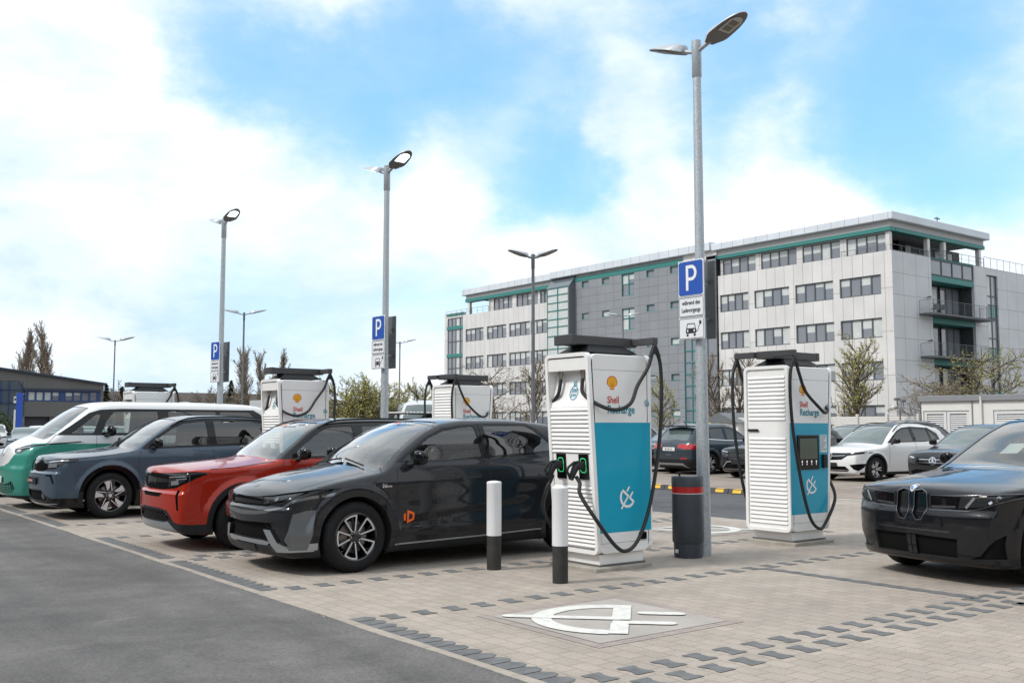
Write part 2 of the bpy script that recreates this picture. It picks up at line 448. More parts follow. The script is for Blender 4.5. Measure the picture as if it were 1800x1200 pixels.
def in_poly(P, poly):
    x, y = P[:, 0], P[:, 1]; ins = np.zeros(len(P), bool); n = len(poly); j = n - 1
    for i in range(n):
        xi, yi = poly[i]; xj, yj = poly[j]
        if yi != yj:
            c = ((yi > y) != (yj > y)) & (x < (xj - xi) * (y - yi) / (yj - yi) + xi); ins ^= c
        j = i
    return ins
AX = {'side': (0, 2), 'front': (1, 2), 'rear': (1, 2), 'top': (0, 1)}
def cut_faces(bm, faces, fn):
    made = []
    verts = list({v for f in faces for v in f.verts})
    if not verts: return made
    co = np.array([v.co[:] for v in verts]); val = fn(co); val[np.abs(val) < 2e-4] = 0
    V = {v: float(a) for v, a in zip(verts, val)}
    edges = {e for f in faces for e in f.edges if V[e.verts[0]] * V[e.verts[1]] < 0}
    touched = set()
    for e in edges:
        a, b = e.verts; fac = V[a] / (V[a] - V[b])
        ne, nv = bmesh.utils.edge_split(e, a, fac); V[nv] = 0.0
    todo = [f for f in faces if any(V.get(v, 1) == 0 for v in f.verts)]
    while todo:
        f = todo.pop(); vs = list(f.verts)
        sg = [V.get(v) for v in vs]
        if any(q is None for q in sg): continue
        if not (any(q > 0 for q in sg) and any(q < 0 for q in sg)): continue
        z = [i for i, q in enumerate(sg) if q == 0]; done = False
        for i in range(len(z)):
            for j in range(i + 1, len(z)):
                a, b = z[i], z[j]
                if b - a in (1, len(vs) - 1): continue
                try: nf, _ = bmesh.utils.face_split(f, vs[a], vs[b])
                except Exception: continue
                todo += [f, nf]; made.append(nf); done = True; break
            if done: break
    return made

class CarBuilder:
    def __init__(s, S, ns=150, nf=34, nphi=104):
        s.S = S; s.sh = Shell(S); z0 = S.get('z0', .72); L = S['L']
        xa, xb = S.get('sF', .75), L - S.get('sR', .6)
        cols = []
        for i in range(nf):
            a = (i / nf) * math.pi / 2; cols.append(((xa, 0, z0), (-math.cos(a), math.sin(a))))
        for i in range(ns + 1): cols.append(((xa + (xb - xa) * i / ns, 0, z0), (0, 1.)))
        nr = nf * 2 // 3
        for i in range(1, nr + 1):
            a = (i / nr) * math.pi / 2; cols.append(((xb, 0, z0), (math.sin(a), math.cos(a))))
        ph = np.linspace(-math.pi / 2, math.pi / 2, nphi)
        nc = len(cols); o = np.repeat([c[0] for c in cols], nphi, 0); hd = np.repeat([c[1] for c in cols], nphi, 0)
        P = np.tile(ph, nc); d = np.stack([hd[:, 0] * np.cos(P), hd[:, 1] * np.cos(P), np.sin(P)], 1)
        q = s.sh.solve(o, d, 3.2); q[np.abs(q[:, 1]) < 1e-4, 1] = 0
        bm = bmesh.new(); vs = [bm.verts.new(p) for p in q]
        for i in range(nc - 1):
            for j in range(nphi - 1):
                a = i * nphi + j; bm.faces.new((vs[a], vs[a + nphi], vs[a + nphi + 1], vs[a + 1]))
        bmesh.ops.remove_doubles(bm, verts=bm.verts[:], dist=2e-4)
        s.rid = bm.faces.layers.int.new('rid'); s.bm = bm; s.names = ['body']; s.info = {0: {}}
        s.bm.normal_update()
    def info_arrays(s):
        fs = list(s.bm.faces); c = np.array([f.calc_center_median()[:] for f in fs]); n = s.sh.grad(c)
        return fs, c, n
    def mask(s, view, c, n):
        if view == 'side': return (n[:, 1] > .22)
        if view == 'front': return (n[:, 0] < -.12) & (c[:, 0] < s.S['L'] * .3)
        if view == 'rear': return (n[:, 0] > .12) & (c[:, 0] > s.S['L'] * .7)
        if view == 'top': return n[:, 2] > .2
        if view == 'glasszone': return c[:, 2] > s.S.get('z0', .72)
        return np.ones(len(c), bool)
    def new_id(s, name, **k):
        s.names.append(name); i = len(s.names) - 1; s.info[i] = k; return i
    def region(s, name, view, poly, only=None, **k):
        """paint the faces inside an outline as the part 'name' (cuts the surface exactly along it)"""
        i = s.new_id(name, **k); P = np.array(poly, float); ax = AX[view]; lo, hi = P.min(0) - .1, P.max(0) + .1
        n = len(P); ax = list(ax)
        fs, c, nn = s.info_arrays()
        c2 = c[:, ax]; m = s.mask(view, c, nn) & (c2 > lo).all(1) & (c2 < hi).all(1)
        if only is not None: m &= only(c)
        cand = [fs[t] for t in np.nonzero(m)[0]]
        for a in range(n):
            p, q = P[a], P[(a + 1) % n]; L = np.hypot(*(q - p))
            if L < 1e-6: continue
            d = (q - p) / L; nm = np.array([-d[1], d[0]])
            c2 = np.array([f.calc_center_median()[:] for f in cand])[:, ax]
            r = c2 - p; u = r @ d; v = r @ nm
            m = (np.abs(v) < .05) & (u > -.04) & (u < L + .04)
            cand += cut_faces(s.bm, [cand[t] for t in np.nonzero(m)[0]], lambda co: (co[:, ax] - p) @ nm)
        c = np.array([f.calc_center_median()[:] for f in cand]); m = in_poly(c[:, ax], poly)
        for t in np.nonzero(m)[0]: cand[t][s.rid] = i
        return i
    def field(s, name, view, fn, **k):
        """paint the faces where fn(points) < 0"""
        i = s.new_id(name, **k)
        fs, c, nn = s.info_arrays(); m = s.mask(view, c, nn); v = fn(c); m &= np.abs(v) < .09
        cut_faces(s.bm, [fs[t] for t in np.nonzero(m)[0]], fn)
        fs, c, nn = s.info_arrays(); m = s.mask(view, c, nn) & (fn(c) < 0)
        for t in np.nonzero(m)[0]: fs[t][s.rid] = i
        return i
    def arches(s):
        sh = s.sh
        for wx in sh.wx:
            fn = lambda co, wx=wx: np.hypot(co[:, 0] - wx, co[:, 2] - sh.R) - sh.Ra
            fs, c, nn = s.info_arrays(); m = (c[:, 1] > .45) & (np.abs(fn(c)) < .08)
            cut_faces(s.bm, [fs[t] for t in np.nonzero(m)[0]], fn)
            fs, c, nn = s.info_arrays(); m = (c[:, 1] > .45) & (fn(c) < 0)
            bmesh.ops.delete(s.bm, geom=[fs[t] for t in np.nonzero(m)[0]], context='FACES')
    def finish(s, root, _S=None):
        """split the painted half shell into part objects under root"""
        s.arches(); sh = s.sh; bm = s.bm; groups = {}
        for f in bm.faces: groups.setdefault(f[s.rid], []).append(f)
        for i, fl in groups.items():
            k = s.info[i]; name = s.names[i]
            if k.get('drop'): continue
            idx = {}; vs = []; fs = []
            for f in fl:
                t = []
                for v in f.verts:
                    if v not in idx: idx[v] = len(vs); vs.append(v.co[:])
                    t.append(idx[v])
                fs.append(tuple(t))
            V = np.array(vs); Nn = sh.grad(V)
            # orient outward
            fo = []
            for f in fs:
                a, b, cc = V[f[0]], V[f[1]], V[f[2]]; g = np.cross(b - a, cc - a)
                if len(f) > 3: g = g + np.cross(cc - a, V[f[3]] - a)
                fo.append(f if g @ Nn[f[0]] >= 0 else tuple(reversed(f)))
            ins = k.get('inset', 0)
            Vi = V - Nn * ins
            walls = []
            if ins:
                cnt = {}
                for f in fo:
                    for a, b in zip(f, f[1:] + f[:1]): cnt[(a, b)] = 1
                walls = [(a, b) for (a, b) in cnt if (b, a) not in cnt and not (abs(V[a][1]) < 1e-5 and abs(V[b][1]) < 1e-5)]
            def emit(sides, nm):
                v2, f2, n2, mi = [], [], [], []
                for sd in sides:
                    b = len(v2); v2 += [(p[0], p[1] * sd, p[2]) for p in Vi]; n2 += [(g[0], g[1] * sd, g[2]) for g in Nn]
                    f2 += [tuple(q + b for q in (f if sd > 0 else f[::-1])) for f in fo]; mi += [0] * len(fo)
                    for (a, bb) in walls:
                        w = len(v2); A, B = V[a], V[bb]; e = B - A; g = np.cross(Nn[a], e); g = g / (np.linalg.norm(g) + 1e-9)
                        A = A + Nn[a] * .0; B = B + Nn[bb] * .0
                        v2 += [(A[0], A[1] * sd, A[2]), (B[0], B[1] * sd, B[2]), (Vi[bb][0], Vi[bb][1] * sd, Vi[bb][2]), (Vi[a][0], Vi[a][1] * sd, Vi[a][2])]
                        n2 += [(g[0], g[1] * sd, g[2])] * 4
                        f2.append((w, w + 1, w + 2, w + 3) if sd > 0 else (w + 3, w + 2, w + 1, w)); mi.append(1)
                o = link_mesh(nm, v2, f2, [k.get('mat', M['body']), k.get('wall', M_BLACKP)], root, True, mi)
                o.data.normals_split_custom_set_from_vertices(n2)
                if k.get('label'): o['label'] = k['label']
                return o
            if k.get('pair'): emit([-1], name); emit([1], name)
            else: emit([-1, 1], name)
        bm.free()

def ribbon(sh, root, name, view, pts, w, material, off=.0015, sides=(-1, 1), step=.03, mb=None, taper=False):
    """a thin strip laid along the surface: panel gaps, chrome strips, lamp guides"""
    P = np.array(pts, float); seg = np.hypot(*np.diff(P, axis=0).T); t = np.concatenate([[0], np.cumsum(seg)])
    n = max(2, int(t[-1] / step) + 1); tt = np.unique(np.concatenate([np.linspace(0, t[-1], n), t]))
    Q = np.stack([np.interp(tt, t, P[:, 0]), np.interp(tt, t, P[:, 1])], 1)
    A, B = offset_line(Q, w)
    own = mb is None; mb = mb or MB()
    for sd in (sides if view == 'side' else (1,)):
        a, na = sh.project(view, A, off, sd); b, nb = sh.project(view, B, off, sd)
        k = len(a); vs = [tuple(p) for p in a] + [tuple(p) for p in b]
        mb.add(vs, [(i, i + 1, k + i + 1, k + i) for i in range(k - 1)])
    if own: return mb.build(name, material, root)
def plate(sh, root, name, view, poly, material, off=.002, sides=(-1, 1), mb=None, both=False):
    """flat outline laid on the surface (small badges, stickers); polygon is fan-filled"""
    own = mb is None; mb = mb or MB()
    for sd in (sides if view == 'side' else (1,)):
        a, _ = sh.project(view, poly, off, sd)
        mb.add([tuple(p) for p in a], [tuple(range(len(a)))])
    if own: return mb.build(name, material, root)

def make_wheel(R_, rim, width, style, tyre_m=None):
    """hub, tyre and rim, axis along y, outer face towards -y; returns the hub mesh with its children"""
    hub = MB(); hub.lathe([(.0, -width * .30), (.05, -width * .30), (.06, -width * .2), (rim * .66, -width * .12), (rim * .66, -width * .04), (.06, 0)], 28, 0, 'y', cap=False)
    hub.box(rim * .30, rim * .62, -width * .22, width * .02, -rim * .2, rim * .25, 1, .01)
    h = hub.build('wheel', [M_DISC, mat('brake_caliper', (.2, .2, .21), .4, .6)], None, auto=40)
    t = MB(); w = width / 2
    prof = [(rim - .012, -w * .82), (rim + .004, -w * .97), (rim + (R_ - rim) * .45, -w * 1.06), (R_ - .035, -w * .97), (R_ - .012, -w * .80), (R_, -w * .6)]
    for a in (-.36, -.33, -.02, .02, .33, .36):      # tread grooves
        g = R_ - (.008 if abs(abs(a) - .345) > .01 and False else 0)
        prof.append((R_, w * a))
    prof += [(R_, w * .6), (R_ - .012, w * .8), (R_ - .035, w * .97), (rim + .004, w * .97), (rim - .012, w * .82), (rim - .02, 0)]
    prof.append(prof[0])
    t.lathe(prof, 48, 0, 'y', cap=False); t.build('tyre', tyre_m or M_TYRE, h, auto=50)
    r = MB()
    # barrel and lip
    r.lathe([(rim - .012, -w * .86), (rim + .002, -w * .93), (rim - .006, -w * .97), (rim - .02, -w * .92), (rim - .032, -w * .5), (rim - .03, w * .7)], 48, 1, 'y', cap=False)
    y0 = -w * .80
    def P(rr, a, y): return (rr * math.cos(a), y, rr * math.sin(a))
    def bar(r0, a0, r1, a1, w0, w1, ya, yb, th, mi):
        p0 = np.array([r0 * math.cos(a0), r0 * math.sin(a0)]); p1 = np.array([r1 * math.cos(a1), r1 * math.sin(a1)])
        d = p1 - p0; d /= np.hypot(*d); n = np.array([-d[1], d[0]])
        vs = []
        for (p, ww, y) in ((p0, w0, ya), (p1, w1, yb)):
            for sg in (-1, 1): q = p + n * sg * ww / 2; vs.append((q[0], y, q[1]))
            for sg in (1, -1): q = p + n * sg * ww / 2 * 1.15; vs.append((q[0], y + th, q[1]))
        r.add(vs, [(0, 1, 5, 4), (1, 2, 6, 5), (2, 3, 7, 6), (3, 0, 4, 7), (0, 3, 2, 1), (4, 5, 6, 7)], mi)
    def arcbar(rr, a0, a1, ww, y, th, mi, n=6):
        for i in range(n):
            u, v = a0 + (a1 - a0) * i / n, a0 + (a1 - a0) * (i + 1) / n
            vs = [P(rr - ww / 2, u, y), P(rr + ww / 2, u, y), P(rr + ww / 2, v, y), P(rr - ww / 2, v, y), P(rr - ww / 2, u, y + th), P(rr + ww / 2, u, y + th), P(rr + ww / 2, v, y + th), P(rr - ww / 2, v, y + th)]
            r.add(vs, [(0, 1, 2, 3), (0, 4, 5, 1), (2, 6, 7, 3), (1, 5, 6, 2), (0, 3, 7, 4)], mi)
    N = 5; off = R(90)
    if style == 'twin':          # five pairs of thin machined spokes with bright rim arcs
        for k in range(5):
            a = off + k * R(72)
            for sg in (-1, 1):
                bar(.055, a + sg * R(14), rim * .95, a + sg * R(17), .03, .022, y0 + .012, y0 - .012, .045, 1)
                bar(.05, a + sg * R(20), rim * .90, a + sg * R(17), .014, .013, y0 + .010, y0 - .016, .01, 0)
            arcbar(rim * .885, a + R(17), a + R(55), .016, y0 - .016, .02, 0)
            bar(rim * .885, a + R(55), rim * .78, a + R(57), .012, .01, y0 - .014, y0, .02, 0)
            bar(rim * .62, a + R(17), rim * .95, a + R(36), .006, .006, y0 + .02, y0, .01, 1)
    elif style == 'blade':       # ten paddles, alternately dark and bright
        for k in range(5):
            a = off + k * R(72) + R(10)
            bar(.05, a, rim * .95, a + R(2), .05, .115, y0 + .012, y0 - .006, .04, 1)
            bar(rim * .3, a - R(16), rim * .95, a + R(8), .012, .012, y0 + .004, y0 - .012, .02, 0)
            vs = [P(rim * .5, a + R(12), y0 + .0), P(rim * .95, a + R(9), y0 - .012), P(rim * .95, a + R(33), y0 - .012), P(rim * .72, a + R(30), y0 - .004), P(rim * .34, a + R(38), y0 + .006)]
            r.add(vs, [(0, 1, 2, 3), (0, 3, 4)], 0)
            bar(.05, a + R(40), rim * .93, a + R(28), .035, .045, y0 + .016, y0 + .002, .03, 1)
        arcbar(rim * .96, 0, 2 * math.pi, .010, y0 - .014, .02, 0, 48)
    else:                        # five double spokes
        for k in range(5):
            a = off + k * R(72)
            for sg in (-1, 1): bar(.05, a + sg * R(10), rim * .96, a + sg * R(11), .035, .03, y0 + .012, y0 - .01, .04, 0)
    r.lathe([(.0, y0 - .006), (.045, y0 - .006), (.07, y0 + .01), (.078, y0 + .05)], 20, 1, 'y', cap=False)
    r.lathe([(0, y0 - .012), (.028, y0 - .011), (.031, y0 - .004)], 16, 0 if style != 'twin' else 1, 'y', cap=False)
    for k in range(5):
        a = off + R(36) + k * R(72); r.lathe([(.0, y0 - .002), (.009, y0 - .002), (.009, y0 + .01)], 6, 0, 'y', (.052 * math.cos(a), 0, .052 * math.sin(a)), cap=False)
    r.build('rim', [M_ALLOY, M_ALLOYD], h, auto=35)
    return h

def mount_wheels(root, sh, R_, rim, width, style, track=None):
    w0 = make_wheel(R_, rim, width, style); w0.parent = root
    pos = []
    for i, wx in enumerate(sh.wx):
        q, _ = sh.project('side', [(wx, min(sh.R + sh.Ra + .02, 1.0))])
        yy = abs(q[0][1]) - width / 2 - .012
        if track: yy = track
        for sd in (-1, 1): pos.append((wx, yy * sd, sd))
    for i, (wx, y, sd) in enumerate(pos):
        w = w0 if i == 0 else copy_tree(w0, root)
        w.location = (wx, y, R_); w.rotation_euler = (0, R(17) * (i + 1), 0 if sd < 0 else math.pi)
    return w0

def wheel_wells(root, sh):
    for wx in sh.wx:
        for sd in (-1, 1):
            mb = MB(); an = np.linspace(-R(25), R(205), 30); pts = [(wx + sh.Ra * math.cos(a), sh.R + sh.Ra * math.sin(a)) for a in an]
            pts = [p for p in pts if p[1] > float(sh.bot(p[0])) + .015]
            q, _ = sh.project('side', pts, -.002, sd); k = len(q)
            vs = [tuple(p) for p in q] + [(p[0], sd * .42, p[1]) for p in pts] + [(wx, sd * .42, sh.R)]
            fs = [(i, i + 1, k + i + 1, k + i) for i in range(k - 1)] + [(k + i, k + i + 1, 2 * k) for i in range(k - 1)]
            mb.add(vs, fs)
            mb.build('wheel_well', mat('wheel_well_liner', (.008, .008, .008), .95), root, auto=60)

def cabin(root, S, zf, belt, xdash, xseat, xrear, wheel_side=1, seat_m=None):
    """dashboard, seats and trim seen through the glass"""
    W2 = S['W'] / 2; sm = seat_m or M_INT
    m = MB(); m.box(xdash + .08, xdash + .52, -W2 + .24, W2 - .24, belt - .3, belt - .03, 0, .05)
    m.box(xdash + .25, xdash + .45, .25, .52, belt - .06, belt + .03, 0, .03)
    m.build('dashboard', M_INT, root, auto=40)
    m = MB(); m.box(xdash - .3, S['L'] - .45, -W2 + .22, W2 - .22, .32, .42, 0)
    for sd in (-1, 1): m.box(xdash + .3, S['L'] - .8, sd * (W2 - .20), sd * (W2 - .13), .4, belt - .06, 0, .02)
    m.build('cabin_floor', M_INT, root)
    for sd in (-1, 1):
        s = MB(); y = sd * .38
        s.box(xseat - .1, xseat + .4, y - .24, y + .24, .5, .64, 0, .06)
        s.M = Matrix.Translation((xseat + .42, y, .6)) @ Matrix.Rotation(R(20), 4, 'Y')
        s.box(-.07, .09, -.23, .23, 0, .62, 0, .07); s.box(-.03, .07, -.12, .12, .66, .83, 0, .045)
        s.box(0, .02, -.06, -.05, .6, .7, 1); s.box(0, .02, .05, .06, .6, .7, 1); s.M = Matrix.Identity(4)
        s.build('seat', [sm, M_CHROME], root, auto=40)
    s = MB(); s.box(xrear - .1, xrear + .35, -W2 + .28, W2 - .28, .5, .66, 0, .06)
    s.M = Matrix.Translation((xrear + .38, 0, .6)) @ Matrix.Rotation(R(22), 4, 'Y')
    s.box(-.06, .09, -W2 + .3, W2 - .3, 0, .6, 0, .07)
    for y in (-.38, .38): s.box(-.03, .07, y - .12, y + .12, .62, .76, 0, .04)
    s.M = Matrix.Identity(4); s.build('rear_seat', sm, root, auto=40)
    s = MB(); s.M = Matrix.Translation((xdash + .52, wheel_side * -.38, belt - .07)) @ Matrix.Rotation(R(-68), 4, 'Y')
    ring = [(.185 * math.cos(a), .185 * math.sin(a), 0) for a in np.linspace(0, 2 * math.pi, 25)]
    s.tube(ring, .015, 6, cap=False); s.box(-.03, .03, -.17, .17, -.01, .02); s.box(-.17, .03, -.03, .03, -.01, .02)
    s.build('steering_wheel', M_INT, root, auto=40)

def mirrors(root, sh, x, z, mb_mat, size=1.0, stalk=True, foot=None):
    q, _ = sh.project('side', [(x, z)]); y0 = abs(q[0][1])
    if foot: y0 = foot
    for sd in (-1, 1):
        m = MB(); L, Hh, D = .17 * size, .075 * size, .10 * size
        cx, cy, cz = x + .06, (y0 + .165), z + .035
        vs = []; fs = []; n = 14; rings = [(-1, .2, .35), (-.92, .62, .7), (-.6, .9, .95), (0, 1, 1), (.6, .96, .95), (.9, .8, .8), (1, .5, .5)]
        for (t, a, b) in rings:
            for j in range(n):
                w = 2 * math.pi * j / n; cw, sw = math.cos(w), math.sin(w)
                ex = abs(cw) ** .6 * (1 if cw > 0 else -1); ez = abs(sw) ** .6 * (1 if sw > 0 else -1)
                xx = (ex * .5 + .12 * (1 - t * t)) * D * a * (1.0 if ex < 0 else .75)
                vs.append((cx + xx + .04 * t * t * size, sd * (cy + t * L * .62), cz + ez * Hh * b * (1.05 - .12 * t)))
        for i in range(len(rings) - 1):
            for j in range(n): fs.append((i * n + j, i * n + (j + 1) % n, (i + 1) * n + (j + 1) % n, (i + 1) * n + j))
        fs += [tuple(range(n)), tuple(range((len(rings) - 1) * n, len(rings) * n))]
        m.add(vs, fs, 0)
        o = m.build('door_mirror', mb_mat, root, auto=50)
        g = MB(); gx = cx + D * .43
        g.add([(gx + .01, sd * (cy - L * .5), cz - Hh * .8), (gx + .012, sd * (cy + L * .48), cz - Hh * .7), (gx + .012, sd * (cy + L * .48), cz + Hh * .7), (gx + .01, sd * (cy - L * .5), cz + Hh * .8)], [(0, 1, 2, 3)])
        g.build('mirror_glass', M_CHROME, o)
        st = MB(); st.tube([(x + .02, sd * (y0 - .03), z - .05), (x + .05, sd * (y0 + .05), z - .035), (cx, sd * (cy - .06), cz - Hh * .75)], [.03 * size, .024 * size, .022 * size], 8)
        st.build('mirror_foot', M_BLACKP, o, auto=50)

def roof_edge_field(sh, inset):
    """distance inward from the side surface, for windscreens and roofs"""
    def fn(co):
        T, D, xe = sh.parts(co[:, 0], co[:, 1], co[:, 2]); return D + inset, xe
    return fn
def screen(cb, name, xa, xb, edge, **k):
    """a windscreen or rear window between two stations of the top line, inset from the body side"""
    sh = cb.sh
    def fn(co):
        T, D, xe = sh.parts(co[:, 0], co[:, 1], co[:, 2])
        a = D + edge; b = (xa - xe) * .6; c = (xe - xb) * .6
        return smax(smax(a, b, .03), c, .03)
    return cb.field(name, 'glasszone', fn, **k)
def smooth_poly(pts, it=2, r=.035):
    """outline with rounded corners"""
    Q = []; n = len(pts)
    for i in range(n):
        p = np.array(pts[i], float); a = np.array(pts[i - 1], float) - p; b = np.array(pts[(i + 1) % n], float) - p
        la, lb = np.hypot(*a), np.hypot(*b); ra, rb = min(r, la * .45), min(r, lb * .45)
        cosang = (a @ b) / (la * lb + 1e-9)
        if cosang < -.93: Q.append(tuple(p)); continue
        p0, p2 = p + a / la * ra, p + b / lb * rb
        for t in (0, .33, .67, 1): Q.append(tuple((1 - t) ** 2 * p0 + 2 * t * (1 - t) * p + t * t * p2))
    return Q
M = {}
def lathe_emblem(m, sh, view, cx, cz, r, w, off=.004, spokes=0, n=24):
    ribbon(sh, None, '', view, [(cx + r * math.sin(a), cz + r * math.cos(a)) for a in np.linspace(0, 2 * math.pi, n + 1)], w, None, off, mb=m)
    for k in range(spokes):
        a = 2 * math.pi * k / spokes
        ribbon(sh, None, '', view, [(cx, cz), (cx + r * math.sin(a), cz + r * math.cos(a))], w * 1.2, None, off, mb=m)

def make_car(S, name, loc, yaw, label, cat, group, body, res=(120, 32, 100), detail=2):
    """one whole car from its table of measurements S"""
    M['body'] = body
    cb = CarBuilder(S, *res); sh = cb.sh; root = empty(name, (loc[0], loc[1], 0), R(yaw))
    clad = S.get('clad', M_BLACKP); L = S['L']
    if 'under_roof' in S: cb.field('roof', 'glasszone', S['under_roof'](sh), mat=S.get('roof_mat', M_DGLOSS))
    if 'sill' in S: cb.region('sill', 'side', S['sill'], mat=clad, pair=True)
    if S.get('arch'):
        for wx in S['wheels']:
            cb.field('arch_trim', 'side', lambda co, wx=wx: np.maximum(np.hypot(co[:, 0] - wx, co[:, 2] - S['R']) - sh.Rc, S.get('arch_lo', .2) - co[:, 2]), pair=True, mat=clad)
    for a in S.get('pre', []): cb.region(a[0], a[1], a[2], **a[3])
    gw, gs, gp = (M_WIND, M_SIDEG, M_PRIV) if detail > 1 else (mat('far_glass', (.10, .13, .13), .06, 0, .6), mat('far_side_glass', (.022, .027, .028), .05, 0, .6), M_DARKG)
    s0, s1, s2, s3, ed = S['screens']
    screen(cb, 'windscreen', s0, s1, ed, mat=gw, inset=.006)
    screen(cb, 'rear_window', s2, s3, ed + .02, mat=gp if S.get('tint', 1) else gw, inset=.006)
    if 'surround' in S: cb.region('window_surround', 'side', S['surround'], mat=S.get('pillar_mat', M_DGLOSS), inset=.003, pair=True)
    for i, w in enumerate(S['windows']): cb.region('window', 'side', smooth_poly(w, 1), mat=(gp if (i >= S.get('tint_from', 1) and S.get('tint', 1)) else gs), inset=.006, pair=True)
    for a in S.get('regions', []): cb.region(a[0], a[1], a[2], **a[3])
    cb.finish(root); wheel_wells(root, sh)
    mount_wheels(root, sh, S['R'], S['rim'], .24, S['style'])
    if detail > 1: cabin(root, S, .3, *S['cabin'], seat_m=mat('cabin_mid', (.07, .07, .072), .75))
    if S.get('mirror'): mirrors(root, sh, S['mirror'][0], S['mirror'][1], S.get('mirror_mat', M_DGLOSS), S.get('mirror_size', 1.0))
    mb = MB()
    for v, pts in S.get('gaps', []):
        ribbon(sh, root, '', v, pts, .0065 if detail > 1 else .009, None, .0014, mb=mb)
        if v != 'side' and min(abs(p[1 if v == 'top' else 0]) for p in pts) > .05:
            k = 1 if v == 'top' else 0
            ribbon(sh, root, '', v, [tuple(-c if j == k else c for j, c in enumerate(p)) for p in pts], .0065, None, .0014, mb=mb)
    if mb.v: mb.build('panel_gap', M_BLACKT, root)
    for nm, v, pts, w, mt in S.get('strips', []):
        if v == 'side':
            for sd in (-1, 1): ribbon(sh, root, nm, v, pts, w, mt, .003, sides=(sd,))
            continue
        ribbon(sh, root, nm, v, pts, w, mt, .003)
        if min(abs(p[0]) for p in pts) > .02: ribbon(sh, root, nm, v, [(-a, b) for a, b in pts], w, mt, .003)
    for x, z in S.get('handles', []):
        for sd in (-1, 1):
            m = MB(); q, _ = sh.project('side', [(x, z), (x + .18, z + .004)], .012, sd); m.tube([tuple(q[0]), tuple(q[1])], .013, 6)
            m.build('door_handle', S.get('handle_mat', body), root, auto=40)
    if 'rails' in S:
        xa, xb, off = S['rails']
        for sd in (-1, 1):
            xs = np.linspace(xa, xb, 14); pts = []
            for x in xs:
                w = float(sh.plan(x) - sh.sect(float(sh.top(x)) - .05)) - off
                q, _ = sh.project('top', [(x, sd * w)]); t = (x - xa) / (xb - xa)
                pts.append((x, sd * w, q[0][2] + .035 * min(1, min(t, 1 - t) * 8) + .002))
            MB().tube(pts, .014, 6).build('roof_rail', S.get('rail_mat', M_CHROME), root, auto=50)
    if 'extra' in S: S['extra'](root, sh)
    root.scale = S.get('scale', (1, 1, 1)); tag(root, label, cat, group)
    return root
def number_plate(root, sh, view, z, text=None, off=.03, w=.52, h=.115, m=None, yc=0.0):
    q, g = sh.project(view, [(yc, z)], off); x = q[0][0]; sg = -1 if view == 'front' else 1
    o = MB().box(x, x + .012 * -sg, yc - w / 2, yc + w / 2, z - h / 2, z + h / 2, 0, .004).build('number_plate', m or M_PLATE, root)
    if text:
        b = MB(); put_text(b, text, h * .8, lambda u, v: (x + sg * .002, -sg * -u * 1 if sg > 0 else -u, z - h * .28 + v), 0, 0, .001, 'CENTER', .95)
        t = b.build('plate_lettering', M_BLACKT, o)
    return o
# ------------------------------------------------------------------ dark grey electric crossover nearest the camera
def plan_tab(W2, L, f=.62, r=.60):
    return [(0, W2 - .30 * f), (.15, W2 - .20 * f), (.4, W2 - .085 * f), (.8, W2 - .018), (1.3, W2), (L * .55, W2), (L * .75, W2 - .01), (L - .5, W2 - .05 * r - .02), (L - .2, W2 - .16 * r), (L, W2 - .3 * r)]

